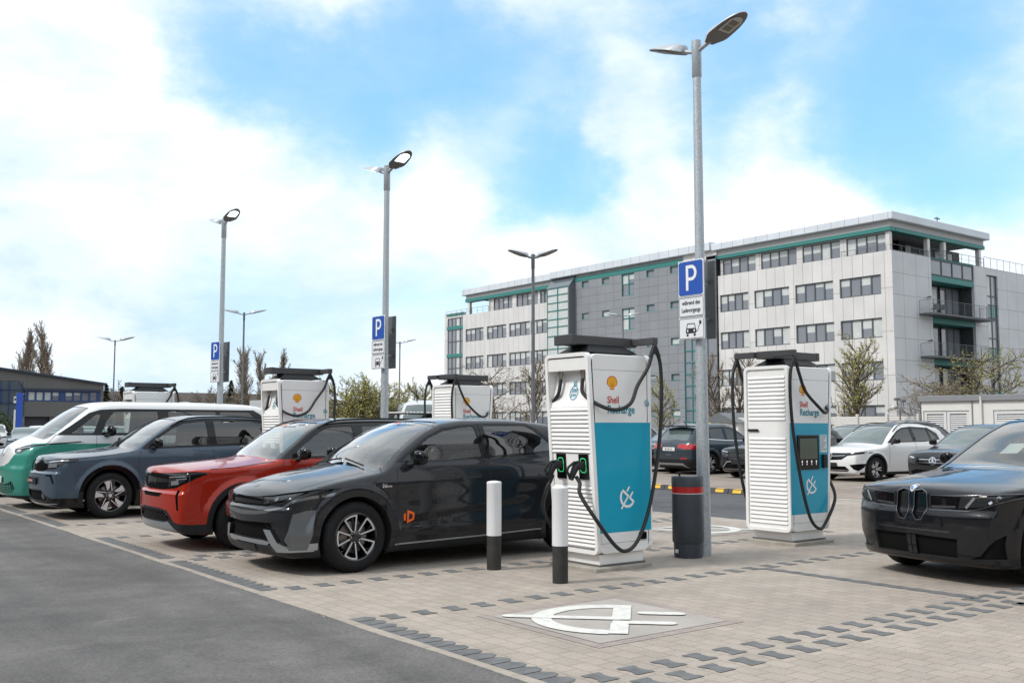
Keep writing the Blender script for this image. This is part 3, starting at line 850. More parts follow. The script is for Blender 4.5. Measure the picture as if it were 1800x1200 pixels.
def grey_crossover():
    S = dict(L=4.655, W=1.89, wheels=[.885, 3.885], R=.365, Ra=.415, Rc=.50, flare=.022, bowF=.17, bowF4=.10, bowR=.12,
        top=[(0, .70), (.04, .79), (.10, .845), (.25, .905), (.55, .985), (.95, 1.055), (1.12, 1.085), (1.5, 1.30), (1.9, 1.500), (2.15, 1.575), (2.5, 1.605), (3.0, 1.605), (3.6, 1.57), (4.05, 1.50), (4.2, 1.44), (4.4, 1.20), (4.55, 1.02), (4.66, .96)],
        nose=[(.15, .12), (.24, .055), (.32, .03), (.5, .015), (.60, 0.0), (.655, .0), (.69, .03), (.775, .034), (.82, .065), (.9, .16)],
        tail=[(.2, .16), (.35, .04), (.6, 0), (.9, .03), (1.1, .10), (1.5, .4)],
        plan=plan_tab(.945, 4.655, .62, .6), sect=[(.15, .08), (.25, .045), (.34, .03), (.42, .008), (.55, .012), (.72, .004), (.88, .0), (.96, .012), (1.05, .035), (1.14, .085), (1.3, .155), (1.45, .225), (1.56, .30), (1.65, .36)],
        bottom=[(0, .20), (.35, .17), (4.2, .17), (4.655, .3)], crown=[(0, .05), (.2, .06), (1.0, .075), (1.6, .06), (2.3, .075), (4.0, .07), (4.6, .06)],
        bumps=[lambda x, z: -.020 * np.exp(-((z - (.46 + .10 * (x - 1.6))) / .07) ** 2) * sstep(1.35, 1.6, x) * sstep(3.35, 3.1, x),
               lambda x, z: -.012 * np.exp(-((z - .74) / .09) ** 2) * sstep(1.3, 1.6, x) * sstep(3.5, 3.2, x)],
        kf=.018, kt=.05, kb=.04)
    M['body'] = paint('dark_grey_paint', (.020, .0215, .026), .35, .34)
    cb = CarBuilder(S, 170, 40, 120); sh = cb.sh
    root = empty('parked_car', (4.31, 10.395, 0))
    black = M_DGLOSS
    # lower cladding and sill
    cb.region('sill', 'side', [(.3, .1), (4.4, .1), (4.4, .30), (3.35, .315), (1.33, .265), (.36, .24)], mat=M_BLACKP, pair=True)
    # wheel arch band, slightly darker
    for i, wx in enumerate(S['wheels']):
        cb.field('arch_trim', 'side', lambda co, wx=wx: np.maximum(np.hypot(co[:, 0] - wx, co[:, 2] - .365) - .505, np.maximum(.25 - co[:, 2], (.40 if wx < 1 else 3) - co[:, 0])), pair=True, mat=paint('arch_grey', (.012, .0125, .015), .1, .42))
    # glass
    screen(cb, 'windscreen', 1.10, 2.12, .115, mat=M_WIND, inset=.006, wall=M_BLACKP)
    screen(cb, 'rear_window', 4.17, 4.53, .12, mat=M_PRIV, inset=.006)
    dlo = [(1.40, 1.115), (1.62, 1.25), (1.88, 1.395), (2.10, 1.475), (2.34, 1.515), (2.7, 1.535), (3.38, 1.535), (3.50, 1.475), (3.72, 1.29), (3.79, 1.20), (3.3, 1.168), (2.6, 1.135), (2.0, 1.11)]
    cb.region('window_surround', 'side', dlo, mat=M_DGLOSS, inset=.003, pair=True)
    cb.region('window', 'side', smooth_poly([(1.66, 1.135), (1.66, 1.245), (1.90, 1.378), (2.12, 1.455), (2.34, 1.492), (2.565, 1.508), (2.575, 1.158), (2.1, 1.135)], 1), mat=M_SIDEG, inset=.007, pair=True)
    cb.region('window', 'side', smooth_poly([(2.70, 1.165), (2.695, 1.515), (3.35, 1.515), (3.46, 1.46), (3.66, 1.30), (3.70, 1.215)], 1), mat=M_PRIV, inset=.007, pair=True)
    cb.region('window', 'side', [(1.47, 1.13), (1.60, 1.21), (1.61, 1.135)], mat=M_DARKG, inset=.005, pair=True)
    # front: black lamp band, intakes, silver blades
    zt = lambda y: .775 + .035 * abs(y)
    band = [(0, .685), (.45, .69), (.70, .735), (.93, .85), (.93, .872), (.55, .805), (.3, .782), (0, .772)]
    cb.region('grille_panel', 'front', band, mat=M_DGLOSS, inset=.012)
    cb.region('headlight', 'front', [(.40, .70), (.66, .742), (.83, .80), (.86, .845), (.55, .797), (.40, .784)], mat=M_LENS, inset=.006, pair=True)
    cb.region('chin_highlight', 'front', [(0, .632), (.35, .64), (.72, .69), (.93, .83), (.93, .80), (.78, .70), (.5, .62), (.3, .6), (0, .585)], mat=paint('chin_highlight_grey', (.20, .205, .215), .7, .3), inset=0)  # highlight on the bumper chin painted in as a paler grey band
    cb.region('air_intake', 'front', [(0, .30), (.58, .30), (.70, .26), (.80, .30), (.70, .46), (.62, .53), (.3, .525), (0, .515)], mat=mat('intake_black', (.005, .005, .005), .7, spec=.1), inset=.045)
    cb.region('corner_intake', 'front', [(.60, .30), (.80, .28), (.84, .34), (.70, .52), (.48, .525), (.52, .47)], mat=M_ALLOYD, inset=.03, pair=True)
    cb.region('bumper_blade', 'front', [(.44, .455), (.56, .455), (.66, .33), (.76, .30), (.90, .33), (.90, .245), (.62, .235), (.56, .30)], mat=M_SILVERP, pair=True)
    cb.region('bumper_blade', 'side', [(.20, .62), (.33, .655), (.425, .66), (.40, .45), (.36, .26), (.12, .26), (.16, .45)], mat=mat('grey_blade', (.14, .148, .158), .35, .5, .4), pair=True, only=lambda c: c[:, 1] > .78)
    cb.region('front_lip', 'front', [(0, .19), (.9, .19), (.9, .235), (.6, .225), (.5, .285), (.0, .285)], mat=M_BLACKP)
    cb.region('silver_lip', 'front', [(0, .30), (.50, .30), (.55, .335), (.40, .345), (0, .345)], mat=M_SILVERP)
    # rear lamps
    cb.region('tail_light', 'rear', [(.35, .90), (.9, .88), (.9, 1.0), (.35, 1.02)], mat=M_RED, pair=True)
    cb.finish(root, S)
    wheel_wells(root, sh)
    mount_wheels(root, sh, .365, .25, .245, 'twin')
    cabin(root, S, .3, 1.08, 1.25, 2.0, 3.0, seat_m=mat('cabin_mid', (.13, .13, .13), .75))
    mirrors(root, sh, 1.52, 1.13, M_DGLOSS, 1.02)
    gap = M_BLACKT
    mb = MB()
    for pts in ([(1.255, 1.06), (1.06, .885), (1.02, .86)], [(1.39, 1.09), (1.375, .9), (1.385, .6), (1.41, .35)], [(2.635, 1.13), (2.62, .8), (2.62, .36)],
                [(1.41, .35), (3.3, .385)], [(2.64, 1.13), (2.635, 1.54)], [(3.78, 1.18), (3.60, .95), (3.42, .72), (3.33, .4)], [(.62, .868), (.93, .895), (1.04, .87)]):
        ribbon(sh, root, '', 'side', pts, .0065, gap, .0012, mb=mb)
    ribbon(sh, root, '', 'top', [(.30, -.73), (.70, -.76), (1.05, -.74)], .006, gap, .001, mb=mb); ribbon(sh, root, '', 'top', [(.30, .73), (.70, .76), (1.05, .74)], .006, gap, .001, mb=mb)
    ribbon(sh, root, '', 'front', [(0, .58), (0, .66)], .006, gap, .001, mb=mb)
    mb.build('panel_gap', gap, root)
    for sd in (-1, 1): ribbon(sh, root, 'sill_strip', 'side', [(1.36, .255), (2.5, .275), (3.4, .30)], .016, M_SILVERP, .002, (sd,)); ribbon(sh, root, 'shoulder_crease_shade', 'side', [(1.42, .905), (2.0, .945), (2.6, .965), (3.4, 1.0)], .0035, gap, .0006, (sd,))  # shade of the shoulder crease painted as a thin black line
    # daytime lamp cells, sensor window
    for i, y in enumerate((.47, .60)):
        for sd in (-1, 1):
            ribbon(sh, root, 'lamp_cell', 'front', [(sd * y, .737 + .025 * i), (sd * (y + .05), .742 + .033 * i)], .035, mat('lamp_cell_grey', (.12, .125, .135), .15, .5, 1), .0)
    m = MB(); ribbon(sh, root, '', 'front', [(-.26, .262), (.26, .262)], .07, None, .012, mb=m); m.build('number_plate_holder', M_BLACKT, root)
    # badge on bonnet: slanted letter in an oval
    m = MB(); el = [(.17 + .026 * math.sin(a), .052 * math.cos(a)) for a in np.linspace(0, 2 * math.pi, 28)]
    ribbon(sh, root, '', 'top', el, .006, None, .003, mb=m)
    for y in (-.02, .02): ribbon(sh, root, '', 'top', [(.19, y - .006), (.15, y + .006)], .006, None, .003, mb=m)
    ribbon(sh, root, '', 'top', [(.172, -.02), (.166, .02)], .006, None, .003, mb=m)
    m.build('badge', mat('dull_metal', (.25, .25, .26), .3, .9), root)
    # dealer logo and lettering on the front door
    m = MB()
    def onside(mi):
        def f(u, v):
            q, _ = sh.project('side', [(u, v)], .0035, -1); return tuple(q[0])
        return f
    # bar and angular D
    m.add([onside(0)(a, b) for a, b in [(1.462, .505), (1.487, .500), (1.487, .580), (1.462, .572)]], [(0, 1, 2, 3)], 0)
    outer = [(1.505, .470), (1.505, .612), (1.56, .595), (1.600, .575), (1.600, .508), (1.56, .488)]
    inner = [(1.530, .506), (1.530, .578), (1.555, .570), (1.575, .560), (1.575, .522), (1.555, .514)]
    m.add([onside(0)(a, b) for a, b in outer + inner], [(i, (i + 1) % 6, 6 + (i + 1) % 6, 6 + i) for i in range(6)], 0)
    m.build('dealer_logo', mat('orange_vinyl', (.85, .13, .01), .4), root)
    m = MB(); put_text(m, 'DECHENT', .085, onside(0), 1.63, .508, .0008, sx=1.25); m.build('dealer_lettering', M_BLACKT, root)
    m = MB(); put_text(m, 'N', .05, onside(0), 1.19, .862, .004, sx=1.2); put_text(m, 'Line', .032, onside(0), 1.24, .864, .001, sx=1.2); m.build('wing_badge', M_CHROME, root)
    def ontop(u, v):
        q, _ = sh.project('top', [(1.98 + v, -u)], .006); return tuple(q[0])
    m = MB(); put_text(m, 'AUTO', .055, lambda u, v: ontop(u, -v * -1), -.36, 0, .001, sx=1.2); put_text(m, 'DECHENT', .055, ontop, -.04, 0, .001, sx=1.2)
    m.build('windscreen_sticker', M_WHITET, root)
    m = MB(); m.add([ontop(*p) for p in [(-.13, -.005), (-.07, -.005), (-.06, .02), (-.07, .045), (-.13, .045)]], [(0, 1, 2, 3, 4)]); m.build('windscreen_logo', MATS['orange_vinyl'], root)
    for sd in (-1, 1):
        mbw = MB(); q, _ = sh.project('top', [(1.17, sd * .55), (1.20, sd * .2), (1.22, -sd * 0 + sd * .05)], .02); mbw.tube([tuple(p) for p in q], .010, 6); mbw.build('wiper', M_BLACKP, root)
    for x in (1.95, 3.0):
        for sd in (-1, 1): m = MB(); q, _ = sh.project('side', [(x + .35, .93), (x + .55, .935)], -.006, sd); m.tube([tuple(q[0]), tuple(q[1])], .012, 6); m.build('door_handle', M['body'], root, auto=40)
    root.scale = (1, 1, 1.02)
    tag(root, 'dark grey electric crossover with orange dealer logo on its front door', 'car', 'cars parked at the chargers')
    return root
grey_crossover()
ROWG = 'cars parked at the chargers'
INTAKE = dict(mat=mat('intake_black', (.005, .005, .005), .7, spec=.1))
# ------------------------------------------------------------------ boxy orange-red crossover with black roof
def orange_car():
    body = paint('orange_red_paint', (.36, .020, .007), .15, .34)
    def roof(sh):
        def fn(co):
            return np.maximum(1.085 + .012 * (co[:, 0] - 1.3) - co[:, 2], 1.27 - co[:, 0])
        return fn
    S = dict(L=4.385, W=1.80, scale=(1, 1, 1.02), wheels=[.88, 3.55], R=.35, Ra=.405, Rc=.475, flare=.03, bowF=.14, bowF4=.12, bowR=.08,
        top=[(0, .88), (.03, .955), (.10, 1.0), (.3, 1.03), (.7, 1.065), (1.1, 1.10), (1.22, 1.12), (1.5, 1.28), (1.85, 1.50), (2.05, 1.575), (2.4, 1.61), (3.0, 1.62), (3.7, 1.60), (4.02, 1.55), (4.15, 1.42), (4.3, 1.10), (4.4, 1.0)],
        nose=[(.2, .10), (.28, .03), (.36, .02), (.5, .0), (.62, -.0), (.68, .0), (.73, .035), (.8, .045), (.9, .05), (1.0, .10)],
        tail=[(.2, .12), (.4, .02), (.7, 0), (1.0, .02), (1.2, .07), (1.6, .3)], plan=plan_tab(.90, 4.385, .55, .5),
        sect=[(.18, .05), (.3, .03), (.42, .008), (.6, .0), (.8, .0), (.97, .01), (1.06, .03), (1.12, .06), (1.3, .115), (1.5, .185), (1.58, .25), (1.66, .34)],
        bottom=[(0, .24), (.4, .2), (3.9, .2), (4.385, .32)], crown=[(0, .05), (1, .07), (2.2, .05), (4.3, .05)], kf=.02, kt=.045,
        bumps=[lambda x, z: -.015 * np.exp(-((z - .55) / .1) ** 2) * sstep(1.4, 1.7, x) * sstep(3.2, 2.9, x)],
        under_roof=roof, roof_mat=paint('black_paint', (.008, .008, .009), .2, .3), sill=[(.35, .1), (4.2, .1), (4.2, .40), (3.0, .36), (1.35, .36), (.5, .30)], arch=1, arch_lo=.1,
        pre=[('front_skirt', 'front', [(0, .1), (.95, .1), (.95, .34), (.80, .33), (.62, .36), (.50, .49), (.3, .515), (0, .515)], dict(mat=M_BLACKP)),
             ('pillar', 'side', [(1.28, 1.10), (1.40, 1.10), (1.72, 1.30), (2.02, 1.50), (2.3, 1.56), (2.3, 1.60), (1.9, 1.60), (1.55, 1.36)], dict(mat=paint('black_paint', (.008, .008, .009), .2, .3), pair=True))],
        screens=(1.24, 2.00, 4.08, 4.24, .10), pillar_mat=paint('black_paint', (.008, .008, .009), .2, .3),
        surround=[(1.40, 1.085), (1.62, 1.26), (1.90, 1.44), (2.08, 1.515), (2.4, 1.545), (4.0, 1.56), (4.12, 1.45), (4.2, 1.14), (3.0, 1.10)],
        windows=[[(1.58, 1.12), (1.62, 1.20), (1.92, 1.40), (2.10, 1.49), (2.46, 1.51), (2.47, 1.13)], [(2.62, 1.13), (2.61, 1.515), (3.3, 1.52), (3.38, 1.14)], [(3.46, 1.15), (3.42, 1.51), (3.8, 1.48), (3.85, 1.2)]],
        regions=[('grille_panel', 'front', [(0, .735), (.30, .735), (.62, .76), (.80, .83), (.86, .945), (.80, .96), (.4, .935), (0, .925)], dict(mat=M_DGLOSS, inset=.01, wall=M_DGLOSS)),
                 ('headlight', 'front', [(.40, .765), (.63, .79), (.77, .845), (.80, .925), (.42, .91)], dict(mat=M_LENS, inset=.004, pair=True)),
                 ('grille_slot', 'front', [(0, .645), (.26, .645), (.36, .695), (0, .695)], dict(inset=.03, **INTAKE)),
                 ('air_intake', 'front', [(0, .36), (.46, .36), (.54, .40), (.40, .48), (0, .485)], dict(inset=.03, **INTAKE)),
                 ('skid_plate', 'front', [(0, .245), (.50, .245), (.66, .25), (.48, .36), (.38, .345), (0, .345)], dict(mat=M_SILVERP)),
                 ('corner_slot', 'front', [(.70, .50), (.735, .50), (.715, .73), (.66, .745)], dict(inset=.02, pair=True, **INTAKE))],
        R_=0, rim=.225, style='five', cabin=(1.12, 1.3, 2.0, 3.0), mirror=(1.55, 1.12), mirror_mat=paint('black_paint', (.008, .008, .009), .2, .3),
        gaps=[('side', [(1.40, 1.08), (1.36, .9), (1.37, .5), (1.42, .38)]), ('side', [(2.54, 1.12), (2.53, .4)]), ('side', [(3.45, 1.12), (3.3, .8), (3.1, .5)]), ('side', [(.45, .985), (.75, 1.0), (1.3, 1.06)])],
        handles=[(2.25, .98), (3.15, .99)], handle_mat=body, rails=(1.95, 3.95, .0), rail_mat=M_BLACKP,
        strips=[('lamp_strip', 'front', [(.44, .885), (.78, .905)], .016, M_LENSB), ('lamp_strip', 'front', [(.60, .86), (.79, .878)], .014, M_LENSB), ('lamp_lens', 'front', [(.50, .815), (.66, .83)], .05, M_LENSB),
                ('grille_bar', 'front', [(-.3, .67), (.3, .67)], .008, M_BLACKP)])
    def extra(root, sh):
        m = MB()
        for r in range(4):
            for i in range(-5, 6):
                y = i * .085 + (r % 2) * .042
                if abs(y) < .46: ribbon(sh, None, '', 'front', [(y - .02, .385 + r * .026), (y + .02, .385 + r * .026)], .009, None, -.012, mb=m, step=.1)
        m.build('intake_mesh', mat('mesh_grey', (.05, .05, .052), .35, .4), root)
        m = MB(); el = [(.028 * math.sin(a) * 1.3, .83 + .022 * math.cos(a)) for a in np.linspace(0, 2 * math.pi, 24)]
        lathe_emblem(m, sh, 'front', 0, .83, .034, .006, .0); ribbon(sh, None, '', 'front', [(-.05, .836), (-.005, .836), (.008, .824), (.05, .824)], .007, None, .0, mb=m)
        m.build('badge', mat('dull_metal', (.25, .25, .26), .3, .9), root)
        def ontop(u, v):
            q, _ = sh.project('top', [(1.86 + v, -u)], .006); return tuple(q[0])
        m = MB(); put_text(m, 'DECHENT', .06, ontop, -.1, 0, .001, sx=1.2); m.build('windscreen_sticker', M_WHITET, root)
        m = MB(); m.add([ontop(*p) for p in [(-.22, -.005), (-.15, -.005), (-.14, .02), (-.15, .055), (-.22, .055)]], [(0, 1, 2, 3, 4)]); m.build('windscreen_logo', mat('orange_vinyl', (.85, .13, .01), .4), root)
    S['extra'] = extra
    return make_car(S, 'parked_car', (4.16, 12.95), 0, 'orange-red crossover with black roof and silver chin plate beside the dark grey car', 'car', ROWG, body)
orange_car()

# ------------------------------------------------------------------ slate blue-grey suv
def slate_suv():
    body = paint('slate_paint', (.062, .088, .122), .25, .34)
    S = dict(L=4.65, W=1.905, scale=(1.02, 1.02, 1.045), wheels=[.98, 3.765], R=.365, Ra=.42, Rc=.49, flare=.024, bowF=.17, bowF4=.12, bowR=.10,
        top=[(0, .88), (.03, .945), (.10, .985), (.3, 1.02), (.7, 1.065), (1.1, 1.11), (1.25, 1.135), (1.5, 1.27), (1.9, 1.50), (2.15, 1.60), (2.5, 1.65), (3.0, 1.66), (3.7, 1.62), (4.2, 1.54), (4.32, 1.46), (4.5, 1.15), (4.66, 1.0)],
        nose=[(.15, .14), (.24, .045), (.32, .02), (.5, .0), (.68, .0), (.72, .0), (.76, .04), (.85, .05), (1.0, .14)],
        tail=[(.2, .14), (.4, .03), (.7, 0), (1.0, .03), (1.3, .12), (1.6, .35)], plan=plan_tab(.952, 4.65, .6, .55),
        sect=[(.15, .06), (.3, .035), (.42, .01), (.6, .006), (.8, .0), (.97, .008), (1.06, .03), (1.14, .07), (1.3, .13), (1.5, .215), (1.6, .28), (1.7, .38)],
        bottom=[(0, .22), (.4, .18), (4.2, .18), (4.65, .3)], crown=[(0, .05), (1, .08), (2.2, .06), (4.5, .06)], kf=.022, kt=.05,
        bumps=[lambda x, z: -.018 * np.exp(-((z - .58) / .1) ** 2) * sstep(1.5, 1.8, x) * sstep(3.4, 3.1, x)],
        sill=[(.35, .1), (4.5, .1), (4.5, .36), (3.3, .35), (1.42, .34), (.45, .34)], arch=1, arch_lo=.1, clad=M_DGLOSS,
        pre=[('front_skirt', 'front', [(0, .1), (.95, .1), (.95, .34), (.72, .345), (.52, .40), (.42, .47), (0, .47)], dict(mat=M_DGLOSS))],
        screens=(1.24, 2.12, 4.3, 4.5, .11),
        surround=[(1.46, 1.10), (1.70, 1.28), (2.0, 1.46), (2.22, 1.55), (2.6, 1.59), (3.6, 1.585), (4.1, 1.52), (4.25, 1.35), (4.2, 1.19), (3.0, 1.14)],
        windows=[[(1.66, 1.13), (1.72, 1.24), (2.02, 1.425), (2.24, 1.52), (2.62, 1.555), (2.64, 1.155)], [(2.78, 1.16), (2.76, 1.56), (3.45, 1.555), (3.75, 1.50), (3.92, 1.25), (3.9, 1.2)]],
        regions=[('grille_panel', 'front', [(0, .745), (.40, .75), (.50, .78), (.50, .93), (0, .925)], dict(mat=M_DGLOSS, inset=.01, wall=M_DGLOSS)),
                 ('headlight', 'front', [(.50, .78), (.76, .80), (.90, .90), (.92, .955), (.86, .965), (.50, .935)], dict(mat=M_LENS, inset=.006, pair=True)),
                 ('air_intake', 'front', [(0, .28), (.52, .29), (.60, .33), (.44, .45), (0, .45)], dict(inset=.03, **INTAKE)),
                 ('corner_slot', 'front', [(.58, .705), (.74, .71), (.80, .58), (.77, .56), (.70, .68), (.58, .685)], dict(inset=.015, pair=True, **INTAKE)),
                 ('front_lip', 'front', [(0, .235), (.6, .235), (.8, .25), (.8, .265), (.6, .255), (0, .258)], dict(mat=M_CHROME))],
        rim=.258, style='blade', cabin=(1.15, 1.32, 2.05, 3.1), mirror=(1.62, 1.15), mirror_size=1.08,
        gaps=[('side', [(1.46, 1.10), (1.42, .9), (1.44, .38)]), ('side', [(2.70, 1.14), (2.69, .38)]), ('side', [(3.95, 1.18), (3.75, .95), (3.45, .7), (3.35, .4)]), ('side', [(.45, .955), (.8, .985), (1.4, 1.06)])],
        handles=[(2.35, 1.0), (3.35, 1.01)], rails=(2.0, 4.1, -.01), rail_mat=M_BLACKP,
        strips=[('lamp_strip', 'front', [(.52, .90), (.88, .93)], .014, M_LENSB), ('lamp_lens', 'front', [(.56, .835), (.78, .855)], .05, M_LENSB), ('window_strip', 'side', [(1.5, 1.098), (3.0, 1.133), (4.2, 1.18)], .01, M_DGLOSS), ('lamp_strip', 'front', [(.46, .40), (.52, .33)], .07, mat('dull_metal', (.25, .25, .26), .3, .9))])
    def extra(root, sh):
        number_plate(root, sh, 'front', .60, None, .02, m=M_BLACKT)
        m = MB(); q, _ = sh.project('front', [(0, .6)], .034); x = q[0][0]
        m.add([(x, a, b) for a, b in [(.20, .575), (.13, .575), (.11, .60), (.13, .625), (.20, .625)]], [(0, 1, 2, 3, 4)]); m.build('plate_logo', mat('orange_vinyl', (.85, .13, .01), .4), root)
        m = MB(); put_text(m, 'DECHENT', .045, lambda u, v: (x, .09 - u, .585 + v), 0, 0, .001); m.build('plate_lettering', M_WHITET, root)
        m = MB(); lathe_emblem(m, sh, 'front', 0, .84, .04, .007, .0); ribbon(sh, None, '', 'front', [(-.055, .847), (-.005, .847), (.008, .833), (.055, .833)], .008, None, .0, mb=m); m.build('badge', M_CHROME, root)
    S['extra'] = extra
    return make_car(S, 'parked_car', (3.93, 18.4), 0, 'slate blue-grey suv with large black and silver paddle wheels', 'car', ROWG, body)
slate_suv()

# ------------------------------------------------------------------ two-tone electric van, white over green
def two_tone_van():
    green = paint('green_paint', (.045, .27, .205), .1, .36); white = paint('white_paint', (.74, .74, .74), 0, .35)
    S = dict(L=4.96, W=1.985, scale=(1.04, 1.03, 1.045), wheels=[.82, 4.06], R=.37, Ra=.42, Rc=.46, flare=.01, bowF=.20, bowF4=.10, bowR=.08, z0=1.0, sF=.95,
        top=[(0, .93), (.04, 1.02), (.12, 1.10), (.3, 1.21), (.42, 1.27), (.52, 1.32), (.85, 1.56), (1.15, 1.77), (1.36, 1.87), (1.65, 1.92), (2.0, 1.935), (3.0, 1.94), (4.2, 1.92), (4.75, 1.86), (4.87, 1.74), (4.96, 1.5)],
        nose=[(.15, .16), (.25, .05), (.35, .02), (.55, 0), (.68, .0), (.78, .03), (.95, .06), (1.1, .14), (1.3, .4)],
        tail=[(.2, .1), (.4, .02), (.9, 0), (1.3, .02), (1.9, .12)], plan=plan_tab(.99, 4.96, .55, .35),
        sect=[(.15, .06), (.3, .03), (.5, .0), (.9, .0), (1.15, .01), (1.3, .035), (1.5, .075), (1.75, .145), (1.85, .2), (1.95, .32)],
        bottom=[(0, .2), (.4, .17), (4.5, .17), (4.96, .3)], crown=[(0, .05), (.8, .1), (1.8, .05), (4.9, .05)], kf=.03, kt=.07,
        sill=[(.4, .1), (4.6, .1), (4.6, .24), (.4, .24)],
        pre=[('upper_body', 'side', [(-.1, 1.165), (.55, 1.165), (.95, 1.155), (1.6, 1.15), (5, 1.15), (5, 2.1), (-.1, 2.1)], dict(mat=white)),
             ('upper_body', 'top', [(-.2, 0), (-.2, 1.1), (5, 1.1), (5, 0)], dict(mat=white, only=lambda c: (c[:, 2] > 1.165) | (c[:, 2] > 1.06) & (c[:, 1] < .72) & (c[:, 0] < 1))),
             ('front_panel', 'front', smooth_poly([(-.4, .755), (.18, .755), (.40, .82), (.60, 1.0), (.70, 1.17), (.85, 1.35), (-.4, 1.35)], 1), dict(mat=white))],
        screens=(.44, 1.27, 4.78, 4.9, .14), pillar_mat=M_DGLOSS,
        surround=[(.74, 1.305), (1.0, 1.49), (1.3, 1.71), (1.5, 1.77), (1.9, 1.79), (4.5, 1.785), (4.65, 1.70), (4.75, 1.45), (4.6, 1.31), (2.5, 1.29)],
        windows=[[(.97, 1.33), (1.22, 1.52), (1.42, 1.68), (1.50, 1.68), (1.36, 1.33)], [(1.50, 1.34), (1.60, 1.56), (1.74, 1.735), (2.55, 1.75), (2.55, 1.34)], [(2.75, 1.34), (2.75, 1.75), (3.7, 1.75), (3.7, 1.34)], [(3.78, 1.34), (3.78, 1.75), (4.4, 1.74), (4.55, 1.6), (4.6, 1.36)]],
        tint_from=2,
        regions=[('headlight', 'front', [(.46, 1.06), (.54, .995), (.70, .985), (.82, 1.05), (.95, 1.13), (.95, 1.15), (.70, 1.13)], dict(mat=M_LENS, inset=.004, pair=True)),
                 ('air_intake', 'front', [(0, .28), (.60, .29), (.70, .38), (.62, .50), (.35, .44), (0, .42)], dict(inset=.02, **INTAKE)),
                 ('front_lip', 'front', [(0, .1), (1, .1), (1, .25), (0, .235)], dict(mat=M_BLACKP))],
        rim=.25, style='five', cabin=(1.0, 1.35, 1.9, 2.9), mirror=(1.55, 1.34), mirror_size=1.25,
        gaps=[('side', [(1.42, 1.3), (1.40, .5), (1.36, .3)]), ('side', [(2.66, 1.3), (2.66, .3)]), ('side', [(.75, 1.32), (.58, 1.16)]), ('side', [(.40, 1.14), (.9, 1.165), (1.2, 1.18)])],
        handles=[(2.6, 1.08)], strips=[('lamp_strip', 'front', [(.56, 1.07), (.84, 1.10)], .014, M_LENSB), ('lamp_lens', 'front', [(.58, 1.03), (.70, 1.03)], .04, M_LENSB), ('side_mark', 'side', [(.62, 1.15), (1.15, 1.185)], .022, M_DGLOSS)])
    def extra(root, sh):
        m = MB()
        for k in range(-9, 10):
            y = k * .065; ribbon(sh, None, '', 'front', [(y, .285), (y * 1.06 + .08 * math.copysign(1, k or 1), .44 + .05 * min(1, abs(y) / .5))], .012, None, .0, mb=m, step=.2)
            ribbon(sh, None, '', 'front', [(y, .285), (y * 1.06 - .08 * math.copysign(1, k or 1), .44 + .03 * min(1, abs(y) / .5))], .012, None, .0, mb=m, step=.2)
        for z in (.32, .36, .40): ribbon(sh, None, '', 'front', [(-.6, z), (.6, z)], .012, None, .0, mb=m)
        m.build('intake_mesh', green, root)
        number_plate(root, sh, 'front', .52, None, .02)
        m = MB(); lathe_emblem(m, sh, 'front', 0, 1.02, .085, .012, .003)
        ribbon(sh, None, '', 'front', [(-.035, 1.09), (0, 1.03), (.035, 1.09)], .012, None, .003, mb=m, step=.2); ribbon(sh, None, '', 'front', [(-.072, 1.05), (-.03, .95), (0, 1.02), (.03, .95), (.072, 1.05)], .012, None, .003, mb=m, step=.2); m.build('badge', M_CHROME, root)
    S['extra'] = extra
    return make_car(S, 'parked_van', (3.90, 21.02), 0, 'two-tone electric van, white above and green below, with round front badge', 'van', ROWG, green)
two_tone_van()

